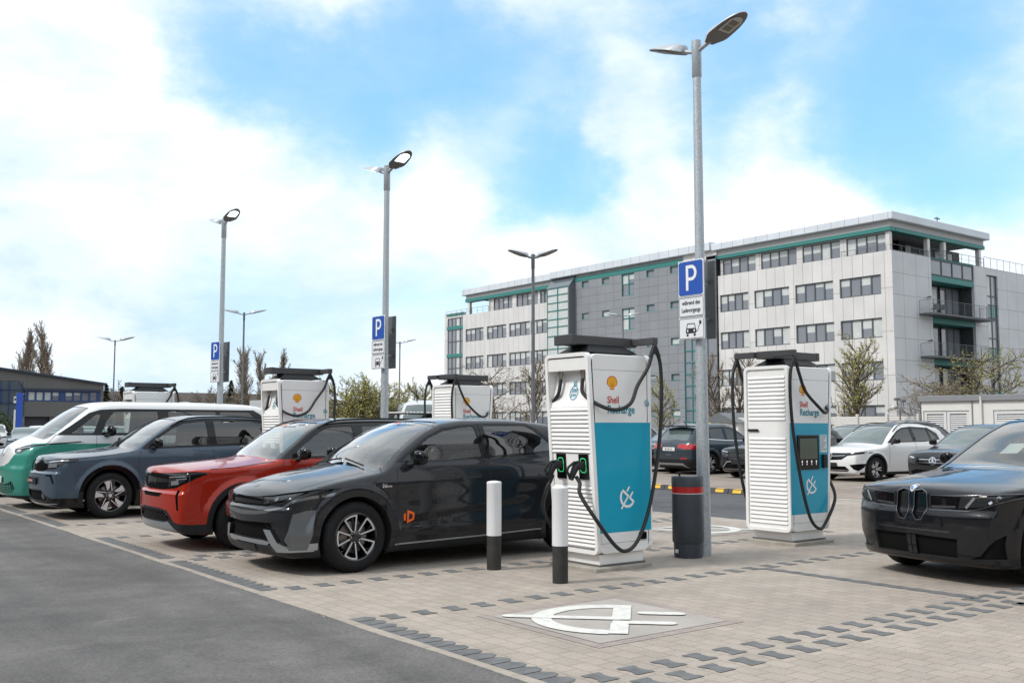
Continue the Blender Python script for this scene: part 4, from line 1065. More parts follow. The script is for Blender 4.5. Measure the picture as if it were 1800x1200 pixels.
# ------------------------------------------------------------------ black suv on the right
def black_suv():
    body = paint('deep_black_paint', (.006, .0065, .009), .0, .3)
    S = dict(L=4.78, W=1.93, scale=(1, 1, 1.02), wheels=[.87, 3.767], R=.375, Ra=.425, Rc=.48, flare=.012, bowF=.16, bowF4=.14, bowR=.12,
        top=[(0, .80), (.03, .865), (.10, .915), (.3, .965), (.7, 1.02), (1.1, 1.07), (1.3, 1.10), (1.6, 1.26), (2.0, 1.48), (2.3, 1.59), (2.6, 1.63), (3.0, 1.635), (3.7, 1.60), (4.3, 1.50), (4.5, 1.28), (4.7, 1.05), (4.78, .95)],
        nose=[(.12, .14), (.20, .06), (.28, .03), (.42, .01), (.58, .0), (.64, .0), (.72, .03), (.82, .035), (.9, .05), (1.0, .12)],
        tail=[(.2, .14), (.4, .03), (.7, 0), (1.0, .04), (1.5, .4)], plan=plan_tab(.965, 4.78, .6, .6),
        sect=[(.15, .07), (.3, .035), (.45, .015), (.6, .012), (.8, .0), (.95, .01), (1.04, .035), (1.12, .08), (1.3, .15), (1.5, .235), (1.58, .3), (1.66, .38)],
        bottom=[(0, .19), (.4, .17), (4.3, .17), (4.78, .3)], crown=[(0, .06), (1, .09), (2.2, .07), (4.6, .06)], kf=.02, kt=.05,
        bumps=[lambda x, z: -.02 * np.exp(-((z - .5) / .1) ** 2) * sstep(1.5, 1.8, x) * sstep(3.4, 3.1, x)],
        sill=[(.35, .1), (4.6, .1), (4.6, .28), (.35, .28)],
        screens=(1.22, 2.25, 4.4, 4.66, .11),
        surround=[(1.50, 1.08), (1.75, 1.25), (2.05, 1.42), (2.35, 1.52), (2.7, 1.56), (3.6, 1.555), (4.1, 1.48), (4.3, 1.3), (4.2, 1.16), (3.0, 1.10)],
        windows=[[(1.72, 1.11), (1.8, 1.22), (2.08, 1.385), (2.37, 1.49), (2.7, 1.525), (2.72, 1.12)], [(2.86, 1.13), (2.84, 1.53), (3.5, 1.525), (3.8, 1.46), (3.95, 1.2)]],
        regions=[('light_panel', 'front', [(.22, .70), (.62, .71), (.78, .75), (.90, .80), (.95, .865), (.93, .875), (.5, .845), (.22, .835)], dict(mat=M_DGLOSS, inset=.006, pair=True)),
                 ('headlight', 'front', [(.52, .725), (.76, .755), (.89, .81), (.93, .86), (.55, .835)], dict(mat=M_LENS, inset=.003, pair=True)),
                 ('kidney_grille', 'front', [(.035, .875), (.12, .888), (.185, .86), (.195, .69), (.14, .60), (.07, .59), (.03, .65)], dict(mat=M_DGLOSS, inset=.02, pair=True, wall=M_DGLOSS)),
                 ('air_intake', 'front', [(0, .25), (.50, .25), (.52, .44), (0, .45)], dict(inset=.03, **INTAKE)),
                 ('corner_intake', 'front', [(.62, .26), (.72, .30), (.88, .50), (.86, .27)], dict(inset=.02, pair=True, **INTAKE)),
                 ('front_lip', 'front', [(0, .1), (1, .1), (1, .225), (.55, .215), (0, .235)], dict(mat=M_DGLOSS))],
        rim=.265, style='five', cabin=(1.1, 1.3, 2.1, 3.1), mirror=(1.68, 1.10), mirror_size=.85, tint=1,
        gaps=[('side', [(1.50, 1.08), (1.45, .9), (1.47, .38)]), ('side', [(2.78, 1.1), (2.77, .35)]), ('side', [(.55, .88), (.9, .93), (1.4, 1.03)]), ('front', [(-.8, .64), (-.3, .575), (.3, .575), (.8, .64)])],
        handles=[(2.4, .97)], strips=[('bumper_crease', 'front', [(-.45, .50), (.45, .50)], .014, mat('dull_metal', (.25, .25, .26), .3, .9)), ('intake_rib', 'front', [(-.03, .26), (-.03, .44)], .05, body)])
    def extra(root, sh):
        outline = mat('grille_outline', (.16, .16, .17), .25, .8)
        m = MB()
        for sd in (-1, 1):
            for sc in (1.0,):
                k = [(.035, .875), (.12, .888), (.185, .86), (.195, .69), (.14, .60), (.07, .59), (.03, .65), (.035, .875)]
                ribbon(sh, None, '', 'front', [(sd * a, b) for a, b in k], .011, None, .004, mb=m)
            ribbon(sh, None, '', 'front', [(sd * a, b) for a, b in [(.225, .835), (.50, .845), (.93, .875), (.95, .86), (.88, .80), (.77, .748), (.62, .708), (.225, .698), (.225, .835)]], .007, None, .003, mb=m)
            for z in (.73,): ribbon(sh, None, '', 'front', [(sd * .24, z), (sd * .5, z + .01)], .022, None, .001, mb=m)
        m.build('grille_outline', outline, root)
        for sd in (-1, 1):
            ribbon(sh, root, 'lamp_strip', 'front', [(sd * .60, .735), (sd * .68, .835)], .026, M_LENSB, .004, step=.2); ribbon(sh, root, 'lamp_strip', 'front', [(sd * .80, .785), (sd * .87, .85)], .022, M_LENSB, .004, step=.2)
        # round badge on the bonnet, blue and white quarters
        c = []; m = MB(); cx, r = .085, .04
        ring = [(cx + r * math.sin(a), r * math.cos(a)) for a in np.linspace(0, 2 * math.pi, 25)]
        for q in range(4):
            a0 = q * math.pi / 2; arc = [(cx, 0)] + [(cx + .031 * math.sin(a), .031 * math.cos(a)) for a in np.linspace(a0, a0 + math.pi / 2, 7)]
            p, _ = sh.project('top', arc, .004); m.add([tuple(v) for v in p], [tuple(range(len(arc)))], 1 if q % 2 else 2)
        ribbon(sh, None, '', 'top', ring, .009, None, .004, mb=m)
        m.build('badge', [M_CHROME, mat('badge_blue', (.05, .22, .6), .3), M_WHITET], root)
        m = MB()
        for sd in (-1, 1): ribbon(sh, None, '', 'top', [(.16, sd * .13), (.6, sd * .33), (1.1, sd * .45)], .004, None, .001, mb=m)
        m.build('bonnet_crease', body, root)
        m = MB(); q, _ = sh.project('top', [(1.62, .25), (1.62, .02), (1.80, .02), (1.80, .25)], -.06); m.add([tuple(p) for p in q], [(0, 1, 2, 3)]); m.build('paper_sheet', mat('paper', (.6, .6, .58), .7), root)
    S['extra'] = extra
    return make_car(S, 'parked_car', (9.42, 5.66), -12, 'glossy black suv with narrow twin grille, its front facing the camera at right', 'car', ROWG, body)
black_suv()
# ------------------------------------------------------------------ ground: asphalt, kerb, concrete pavers, back lane, back lot
def ground_mat(name, col, col2, kind):
    m = bpy.data.materials.new(name); m.use_nodes = True; MATS[name] = m
    nt = m.node_tree; N = nt.nodes; Lk = nt.links; p = N['Principled BSDF']
    p.inputs['Roughness'].default_value = .88; p.inputs['Specular IOR Level'].default_value = .3
    t = N.new('ShaderNodeTexCoord'); OB = t.outputs['Object']
    def noise(sc, det=5, rough=.6, dist=0):
        n = N.new('ShaderNodeTexNoise'); Lk.new(OB, n.inputs['Vector']); n.inputs['Scale'].default_value = sc; n.inputs['Detail'].default_value = det; n.inputs['Roughness'].default_value = rough; n.inputs['Distortion'].default_value = dist
        return n.outputs['Fac']
    def rng(v, a, b, c, d):
        r = N.new('ShaderNodeMapRange'); Lk.new(v, r.inputs[0]); r.inputs[1].default_value = a; r.inputs[2].default_value = b; r.inputs[3].default_value = c; r.inputs[4].default_value = d
        return r.outputs[0]
    def mul(a, b):
        n = N.new('ShaderNodeMath'); n.operation = 'MULTIPLY'; Lk.new(a, n.inputs[0])
        if isinstance(b, (int, float)): n.inputs[1].default_value = b
        else: Lk.new(b, n.inputs[1])
        return n.outputs[0]
    big = noise(.35, 6, .62, .6); mid = noise(2.2, 6, .6); fine = noise(60, 3, .6)
    mx = N.new('ShaderNodeMix'); mx.data_type = 'RGBA'; mx.inputs[6].default_value = (*col, 1); mx.inputs[7].default_value = (*col2, 1)
    Lk.new(rng(big, .35, .65, 0, 1), mx.inputs[0])
    gain = mul(rng(mid, .3, .7, .90, 1.10), rng(fine, .3, .7, .86, 1.14))
    bump = N.new('ShaderNodeBump'); bump.inputs['Distance'].default_value = .006
    if kind == 'paver':
        br = N.new('ShaderNodeTexBrick'); Lk.new(OB, br.inputs['Vector'])
        mp = N.new('ShaderNodeMapping'); Lk.new(OB, mp.inputs[0]); mp.inputs['Rotation'].default_value = (0, 0, R(90)); mp.inputs['Location'].default_value = (.0, .04, 0)
        wv = N.new('ShaderNodeTexWave'); wv.wave_type = 'BANDS'; wv.bands_direction = 'X'; Lk.new(OB, wv.inputs[0]); wv.inputs['Scale'].default_value = 3.3
        # slightly wavy joints, as between interlocking stones
        nz = N.new('ShaderNodeTexNoise'); Lk.new(OB, nz.inputs['Vector']); nz.inputs['Scale'].default_value = 9; nz.inputs['Detail'].default_value = 2
        ad = N.new('ShaderNodeVectorMath'); ad.operation = 'MULTIPLY_ADD'; Lk.new(nz.outputs['Color'], ad.inputs[0]); ad.inputs[1].default_value = (.022, .022, 0); Lk.new(mp.outputs[0], ad.inputs[2])
        Lk.new(ad.outputs[0], br.inputs['Vector'])
        br.inputs['Scale'].default_value = 1.0; br.inputs['Brick Width'].default_value = .2; br.inputs['Row Height'].default_value = .15; br.inputs['Mortar Size'].default_value = .0055; br.inputs['Mortar Smooth'].default_value = .35
        br.inputs['Color1'].default_value = (.93, .93, .93, 1); br.inputs['Color2'].default_value = (1.07, 1.05, 1.03, 1); br.inputs['Mortar'].default_value = (.74, .72, .70, 1); br.offset = .5
        sc = N.new('ShaderNodeVectorMath'); sc.operation = 'MULTIPLY'; Lk.new(mx.outputs[2], sc.inputs[0]); Lk.new(br.outputs['Color'], sc.inputs[1])
        # dark specks of grit and joint holes
        vo = N.new('ShaderNodeTexVoronoi'); Lk.new(OB, vo.inputs['Vector']); vo.inputs['Scale'].default_value = 5.5; vo.inputs['Randomness'].default_value = .8
        gain = mul(gain, rng(vo.outputs['Distance'], .02, .06, .45, 1))
        s2 = N.new('ShaderNodeVectorMath'); s2.operation = 'SCALE'; Lk.new(sc.outputs[0], s2.inputs[0]); Lk.new(gain, s2.inputs['Scale'])
        Lk.new(s2.outputs[0], p.inputs['Base Color'])
        Lk.new(mul(br.outputs['Fac'], -1.0), bump.inputs['Height']); bump.inputs['Strength'].default_value = .5
    else:
        st = noise(.9, 8, .7, 1.5); gain = mul(gain, rng(st, .38, .62, .88, 1.10))
        if kind == 'asphalt':
            vo = N.new('ShaderNodeTexVoronoi'); Lk.new(OB, vo.inputs['Vector']); vo.inputs['Scale'].default_value = 130
            gain = mul(gain, rng(vo.outputs['Distance'], 0, .6, .82, 1.2)); gain = mul(gain, rng(noise(38, 3, .7), .36, .64, .86, 1.15))
            ms = N.new('ShaderNodeMapping'); Lk.new(OB, ms.inputs[0]); ms.inputs['Scale'].default_value = (1.6, .09, 1)
            ns = N.new('ShaderNodeTexNoise'); Lk.new(ms.outputs[0], ns.inputs['Vector']); ns.inputs['Scale'].default_value = 1.4; ns.inputs['Detail'].default_value = 5
            gain = mul(gain, rng(ns.outputs['Fac'], .35, .65, .86, 1.12))
            # pale dried puddle marks
            bl = N.new('ShaderNodeTexNoise'); Lk.new(OB, bl.inputs['Vector']); bl.inputs['Scale'].default_value = 1.5; bl.inputs['Detail'].default_value = 4; bl.inputs['Distortion'].default_value = 2
            gain = mul(gain, rng(bl.outputs['Fac'], .62, .74, 1, 1.22))
        s2 = N.new('ShaderNodeVectorMath'); s2.operation = 'SCALE'; Lk.new(mx.outputs[2], s2.inputs[0]); Lk.new(gain, s2.inputs['Scale'])
        Lk.new(s2.outputs[0], p.inputs['Base Color']); Lk.new(fine, bump.inputs['Height']); bump.inputs['Strength'].default_value = .6
    Lk.new(bump.outputs[0], p.inputs['Normal'])
    return m
G_ASPH = ground_mat('asphalt', (.092, .088, .086), (.124, .118, .115), 'asphalt')
G_ASPH2 = ground_mat('asphalt_lane', (.07, .07, .075), (.085, .085, .088), 'asphalt')
G_PAVE = ground_mat('paver', (.315, .275, .24), (.385, .34, .295), 'paver')
G_LOT = ground_mat('lot_surface', (.24, .20, .17), (.29, .245, .21), 'plain')
G_FAR = ground_mat('far_ground', (.16, .15, .13), (.2, .19, .17), 'plain')
def sheet(name, x0, x1, y0, y1, z, m):
    return struct(link_mesh(name, [(x0, y0, z), (x1, y0, z), (x1, y1, z), (x0, y1, z)], [(0, 1, 2, 3)], m))
sheet('ground', -900, 900, -900, 900, -.016, G_FAR)
sheet('road', -40, 3.84, -40, 60, -.008, G_ASPH)
sheet('pavement', 3.84, 13.15, -20, 40, 0, G_PAVE)
sheet('road', 13.15, 18.4, 10.0, 120, -.006, G_ASPH2)
struct(link_mesh('pavement', [(13.15, -30, -.001), (18.4, -30, -.001), (18.4, 13.4, -.001), (13.15, 10.5, -.001)], [(0, 1, 2, 3)], G_PAVE))
sheet('parking_lot', 18.4, 46, -30, 100, -.002, G_LOT)
# kerb stone flush with the asphalt edge, slightly ragged
rnd = random.Random(4)
m = MB(); y = -12.0
while y < 40:
    n = y + 1.0; a = .003 * rnd.random(); m.box(3.80 + a, 3.905 + a, y, n - .006, -.1, .006 + .002 * rnd.random(), 0, .004); y = n
o = m.build('kerb', mat('kerb_concrete', (.34, .295, .25), .85, noise=.18, nscale=5, bump=(.3, 80))); struct(o)
rnd = random.Random(8); L_ = []; yy = -10.0
while yy < 36: L_.append((3.812 + .012 * math.sin(yy * 3.1) * math.sin(yy * .7) + .016 * rnd.random() * rnd.random(), yy)); yy += .035
n_ = len(L_); struct(link_mesh('road_edge', [(3.66, y, -.0078) for x, y in L_] + [(x, y, .0095) for x, y in L_], [(i, n_ + i, n_ + i + 1, i + 1) for i in range(n_ - 1)], G_ASPH))
G_DARKP = mat('dark_paver', (.135, .137, .14), .85, noise=.28, nscale=7, bump=(.3, 90))
def istone(mb, cx, cy, z=.004, along='y', s=1.0, r=None):
    """double-T interlocking stone, 0.2 m long with a waist"""
    hx, hy, w = .076, .098, .020
    pts = [(-hx, -hy), (hx, -hy), (hx, -hy * .62), (hx - w, -hy * .36), (hx - w, hy * .36), (hx, hy * .62), (hx, hy), (-hx, hy), (-hx, hy * .62), (-hx + w, hy * .36), (-hx + w, -hy * .36), (-hx, -hy * .62)]
    if along == 'x': pts = [(b, a) for a, b in pts][::-1]
    b = len(mb.v); mb.add([(cx + a, cy + c, z) for a, c in pts], [(0, 1, 2, 11), (2, 3, 10, 11), (3, 4, 9, 10), (4, 5, 8, 9), (5, 6, 7, 8)])
LINES = [7.14, 8.95, 11.52, 11.80, 14.42, 16.58, 19.15, 19.43, 21.85, 4.66, 4.385, 1.9, 0.1, 24.0]
m = MB()
for y in LINES:
    x = 4.26 + .15 * (round(y * 7) % 2 == 0) * 0 + (.0 if y != 4.385 and y not in (11.8, 19.43) else .15)
    while x < 12.9: istone(m, x, y); x += .30
o = m.build('bay_marking', G_DARKP); struct(o)
# dark band of stones behind the kerb in front of each bay, and the cross line halfway
BAYS = [(1.95, 4.38), (4.66, 7.14), (8.95, 11.52), (11.8, 14.42), (16.58, 19.15), (19.43, 21.85), (24.0, 26.5)]
m = MB()
for a, b in BAYS:
    y = a + .02
    while y < b:
        wv = .012 if int(y * 10) % 2 else 0
        m.add([(3.912, y, .004), (4.06 + wv, y, .004), (4.115, y + .045, .004), (4.115, y + .10, .004), (4.06 + wv, y + .148, .004), (3.912, y + .148, .004)], [(0, 1, 2, 3, 4, 5)]); y += .162
    y = a + .12
    while y < b - .05: istone(m, 8.87, y, .004, 'y', 1); y += .199
o = m.build('bay_edge_marking', G_DARKP); struct(o)

# charging emblem: a plug drawn as an open D with cord and two prongs (u along its axis, v across)
def plug_symbol(w=.11):
    """list of flat polygons in symbol units: body radius .58, length about 1.45"""
    P = []
    def strip(pts, ww):
        a, b = offset_line(pts, ww)
        for i in range(len(a) - 1): P.append([tuple(a[i]), tuple(a[i + 1]), tuple(b[i + 1]), tuple(b[i])])
    arc = [(.93 - .545 * math.sin(t), .545 * math.cos(t)) for t in np.linspace(0, math.pi, 25)]
    strip(arc, w * 1.4)
    strip([(.13, 0), (1.0, 0)], w * 1.08)
    P.append([(.93, -.047), (1.075, -.047), (1.075, .592), (.93, .592)])
    P.append([(.93, -.592), (1.065, -.592), (1.065, -.20), (.93, -.20)])
    strip([(.94, -.15), (1.37, -.15)], w * 1.05)
    strip([(1.18, .26), (1.45, .26)], w * 1.05)
    for c, r in (((.13, 0), w * .54), ((1.37, -.15), w * .525), ((1.18, .26), w * .525), ((1.45, .26), w * .525)):
        P.append([(c[0] + r * math.cos(t), c[1] + r * math.sin(t)) for t in np.linspace(0, 2 * math.pi, 13)[:-1]])
    return P
def floor_symbol(x0, x1, y0, y1, flip=False):
    o = MB().add([(x0 - .1, y0 - .1, .003), (x1 + .1, y0 - .1, .003), (x1 + .1, y1 + .1, .003), (x0 - .1, y1 + .1, .003)], [(0, 1, 2, 3)]).build('slab_border', ground_mat('slab_border_surface', (.30, .255, .24), (.345, .295, .27), 'paver') if 'slab_border_surface' not in MATS else MATS['slab_border_surface'])
    struct(o)
    o = MB().add([(x0, y0, .006), (x1, y0, .006), (x1, y1, .006), (x0, y1, .006)], [(0, 1, 2, 3)]).build('slab', mat('grey_slab', (.37, .34, .31), .8, noise=.12, nscale=2.5, bump=(.2, 60))); struct(o)
    m = MB(); k = 1 / math.sqrt(2)
    for i, poly in enumerate(plug_symbol()):
        pts = []
        for u, v in poly:
            u, v = u * 1.03 + .0, v * 1.0
            if not flip: pts.append((x0 + (u + v) * k, y1 - (u - v) * k, .0105 + .00015 * i))
            else: pts.append((x1 - (u + v) * k, y0 + (u - v) * k, .0105 + .00015 * i))
        m.add(pts, [tuple(range(len(pts)))])
    struct(m.build('charging_marking', mat('road_paint', (.64, .63, .59), .65, noise=.16, nscale=14)))
floor_symbol(4.90, 6.25, 5.36, 6.64)
for a, b in ((9.6, 10.9), (17.2, 18.5)): floor_symbol(10.75, 12.05, a, b, True)
struct(sheet('lot_line', 18.35, 18.47, 2, 12.8, .006, mat('lot_line_paint', (.6, .58, .54), .7)))
# rubber lane divider with yellow reflector blocks on the far side of the lane
y = 14.3; g = None; base_div = None
while y < 23.5:
    if base_div is None:
        d = MB(); d.add([(-.10, 0, 0), (.10, 0, 0), (.06, 0, .1), (-.06, 0, .1), (-.10, .98, 0), (.10, .98, 0), (.06, .98, .1), (-.06, .98, .1)], [(0, 3, 2, 1), (4, 5, 6, 7), (0, 1, 5, 4), (1, 2, 6, 5), (2, 3, 7, 6), (3, 0, 4, 7)])
        base_div = d.build('lane_divider', mat('divider_rubber', (.06, .06, .065), .7, noise=.2, nscale=12)); base_div.location = (18.05, y, .0)
        for yy in (.13, .62):
            r = MB(); r.add([(-.094, yy, .018), (-.058, yy, .104), (.058, yy, .104), (.094, yy, .018), (-.094, yy + .24, .018), (-.058, yy + .24, .104), (.058, yy + .24, .104), (.094, yy + .24, .018)], [(0, 4, 5, 1), (1, 5, 6, 2), (2, 6, 7, 3), (0, 1, 2, 3), (7, 6, 5, 4)])
            r.build('reflector', mat('yellow_reflector', (.85, .48, .02), .35), base_div)
        tag(base_div, 'black rubber lane divider with yellow reflectors between back lane and parking lot', 'lane divider', 'rubber lane dividers along the back lane'); o = base_div
    else:
        o = copy_tree(base_div); o.location = (18.05, y, 0)
    y += 1.0
# ------------------------------------------------------------------ fast chargers
CW, CL, CT = .72, .94, 2.34          # width across, length at the top, body top
def front_x(z): return .015 + .135 * (2.3 - z) / 2.1     # the plug end leans in towards the ground
def shell_emblem(mb, cx, cz, s, to3):
    """scallop emblem: red outline, yellow fan, red ribs"""
    def fan(k, n=30):
        P = []
        for i in range(n + 1):
            a = math.radians(-112 + 224 * i / n); rr = (.5 + .018 * abs(math.sin(i * math.pi * 7 / n))) * k
            P.append((math.sin(a) * rr * 1.0, .05 + math.cos(a) * rr * .93))
        b = .5 * k
        P += [(.20 * k, -.28 * k - .02), (.22 * k, -.46 * k), (-.22 * k, -.46 * k), (-.20 * k, -.28 * k - .02)]
        return P
    def put(poly, mi, t):
        mb.add([to3(cx + a * s, cz + b * s, t) for a, b in poly], [tuple(range(len(poly)))], mi)
    put(fan(1.0), 0, .0016); put([(a, b) for a, b in fan(.86)], 1, .0024)
    for i in range(-3, 4):
        a = math.radians(i * 24); d = (math.sin(a), math.cos(a)); n = (d[1] * .012, -d[0] * .012); b = (i * .03, -.28)
        e = (d[0] * .40, .05 + d[1] * .38)
        put([(b[0] - n[0], b[1] - n[1]), (b[0] + n[0], b[1] + n[1]), (e[0] + n[0], e[1] + n[1]), (e[0] - n[0], e[1] - n[1])], 0, .0032)
def side_graphics(root, sgn, screen):
    """vinyl and lettering on one long side; sgn -1: side facing -y"""
    ys = 0 if sgn < 0 else CW
    def to3(u, z, t): return (u, ys + sgn * t, z)
    def mir(u): return u
    # reading direction: on the -y side text runs towards +x, on the +y side towards -x
    def txt(ox):
        return (lambda a, b: to3(ox + a, b, .0035)) if sgn < 0 else (lambda a, b: to3(ox - a, b, .0035))
    left = (lambda a: a) if sgn < 0 else (lambda a: CL - a)
    m = MB(); z0, z1 = .40, 1.575
    m.prism([(front_x(z0) + .035, z0), (CL - .006, z0), (CL - .006, z1), (front_x(z1) + .035, z1)], lambda u, v, t: to3(u, v, t), -.002, .0012)
    m.build('teal_panel', M_TEAL, root)
    e = MB(); cx = .36 if sgn < 0 else CL - .30
    shell_emblem(e, cx, 2.00, .15, lambda a, b, t: to3(a, b, t)); e.build('scallop_emblem', [mat('emblem_red', (.62, .03, .012), .4), mat('emblem_yellow', (.90, .50, .01), .4)], root)
    ox = .285 if sgn < 0 else CL - .22
    m = MB(); put_text(m, 'Shell', .105, txt(ox), 0, 1.785, .0016, sx=.9); m.build('red_lettering', mat('letter_red', (.60, .03, .03), .5), root)
    m = MB(); put_text(m, 'Recharge', .125, txt(ox), 0, 1.675, .0022, sx=.88); m.build('teal_lettering', mat('letter_teal', (.004, .24, .34), .5), root)
    def sym(mb, cx, cz, s, t0, mi=0):
        for i, poly in enumerate(plug_symbol(.11)):
            pts = []
            for u, v in poly:
                u -= .8
                a = (u * math.cos(R(52)) - v * math.sin(R(52))) * s; b = (u * math.sin(R(52)) + v * math.cos(R(52))) * s
                pts.append(to3(cx + (a if sgn < 0 else -a), cz + b, t0 + .00012 * i))
            mb.add(pts, [tuple(range(len(pts)))], mi)
    m = MB(); sym(m, ox + (.60 if sgn < 0 else -.60), 1.79, .062, .0035); m.build('small_plug_symbol', mat('letter_teal', (.004, .24, .34), .5), root)
    m = MB(); sym(m, .56 if sgn < 0 else CL - .42, .75, .185, .003); m.build('plug_symbol', M_WHITET, root)
    m = MB(); m.add([to3(a, b, .0008) for a, b in [(front_x(2.14) + .03, 2.138), (CL - .01, 2.138), (CL - .01, 2.142), (front_x(2.14) + .03, 2.142)]], [(0, 1, 2, 3)])
    m.add([to3(a, b, .0008) for a, b in [(front_x(.29) + .03, .288), (CL - .02, .288), (CL - .02, .292), (front_x(.29) + .03, .292)]], [(0, 1, 2, 3)])
    m.build('panel_gap', mat('gap_grey', (.2, .2, .2), .6), root)
    if not screen:
        m = MB(); u0 = CL - .20
        def bx(mb, a, b, c, d, t0, t1, mi=0): mb.prism([(a, c), (b, c), (b, d), (a, d)], lambda u, v, t: to3(u, v, t), t0, t1, mi)
        bx(m, u0, u0 + .12, .30, .385, -.01, .012); m.build('socket_flap', M_DGLOSS, root, bevel=.01)
    else:
        def bx(a, b, c, d, t0, t1, name, mt, bv=0):
            mb = MB(); a2, b2 = (CL - b, CL - a) if sgn > 0 else (a, b)
            mb.prism([(a2, c), (b2, c), (b2, d), (a2, d)], lambda u, v, t: to3(u, v, t), t0, t1); return mb.build(name, mt, root, bevel=bv)
        o = bx(.14, .60, .97, 1.42, .0, .018, 'screen_frame', M_DGLOSS, .012)
        p = bx(.185, .555, 1.11, 1.375, .0, .0195, 'screen', mat('display', (.035, .042, .035), .12, 0, .5, emit=((.02, .03, .02), .6))); p.parent = o
        ic = MB()
        for k in range(4):
            c = .225 + .10 * k; c = c if sgn < 0 else CL - c
            ic.add([to3(c + .012 * math.cos(a), 1.075 + .016 * math.sin(a), .0195) for a in np.linspace(0, 2 * math.pi, 11)[:-1]], [tuple(range(10))])
            ic.add([to3(c + q[0], q[1], .0195) for q in [(-.004, 1.03), (.004, 1.03), (.008, 1.052), (-.008, 1.052)]], [(0, 1, 2, 3)])
        ic.build('screen_icon', mat('icon_white', (.7, .7, .7), .5, emit=((.7, .7, .7), .5)), root)
        bx(.645, .79, 1.19, 1.42, .0, .003, 'notice_sticker', mat('notice_paper', (.62, .66, .66), .5))
        nt = MB()
        for k in range(7):
            zz = 1.395 - k * .028; a, b = (.66, .775 - .03 * (k % 3)); a, b = (a, b) if sgn < 0 else (CL - b, CL - a)
            nt.add([to3(u, v, .0042) for u, v in [(a, zz), (b, zz), (b, zz + .008), (a, zz + .008)]], [(0, 1, 2, 3)])
        nt.build('notice_print', mat('print_grey', (.1, .1, .12), .6), root)
        bx(.655, .745, .985, 1.165, .0, .045, 'card_reader', M_BLACKP, .012)
        bx(.75, .79, .985, 1.165, .0, .003, 'reader_sticker', mat('notice_paper', (.62, .66, .66), .5))

def louvres(mb, at, z_lo, z_hi, pitch, y0, y1, mi=0):
    """rows of lapped slats across the width; at(z, d) -> x for depth d behind the face"""
    n = int(round((z_hi - z_lo) / pitch)); p = (z_hi - z_lo) / n
    for k in range(n):
        a = z_lo + k * p; b = a + p
        prof = [(.016, a), (-.006, a + p * .22), (-.008, a + p * .34), (.010, b - .004), (.020, b)]
        vs = []
        for d, z in prof: vs += [(at(z, d), y0, z), (at(z, d), y1, z)]
        mb.add(vs, [(2 * i, 2 * i + 1, 2 * i + 3, 2 * i + 2) for i in range(len(prof) - 1)], mi)

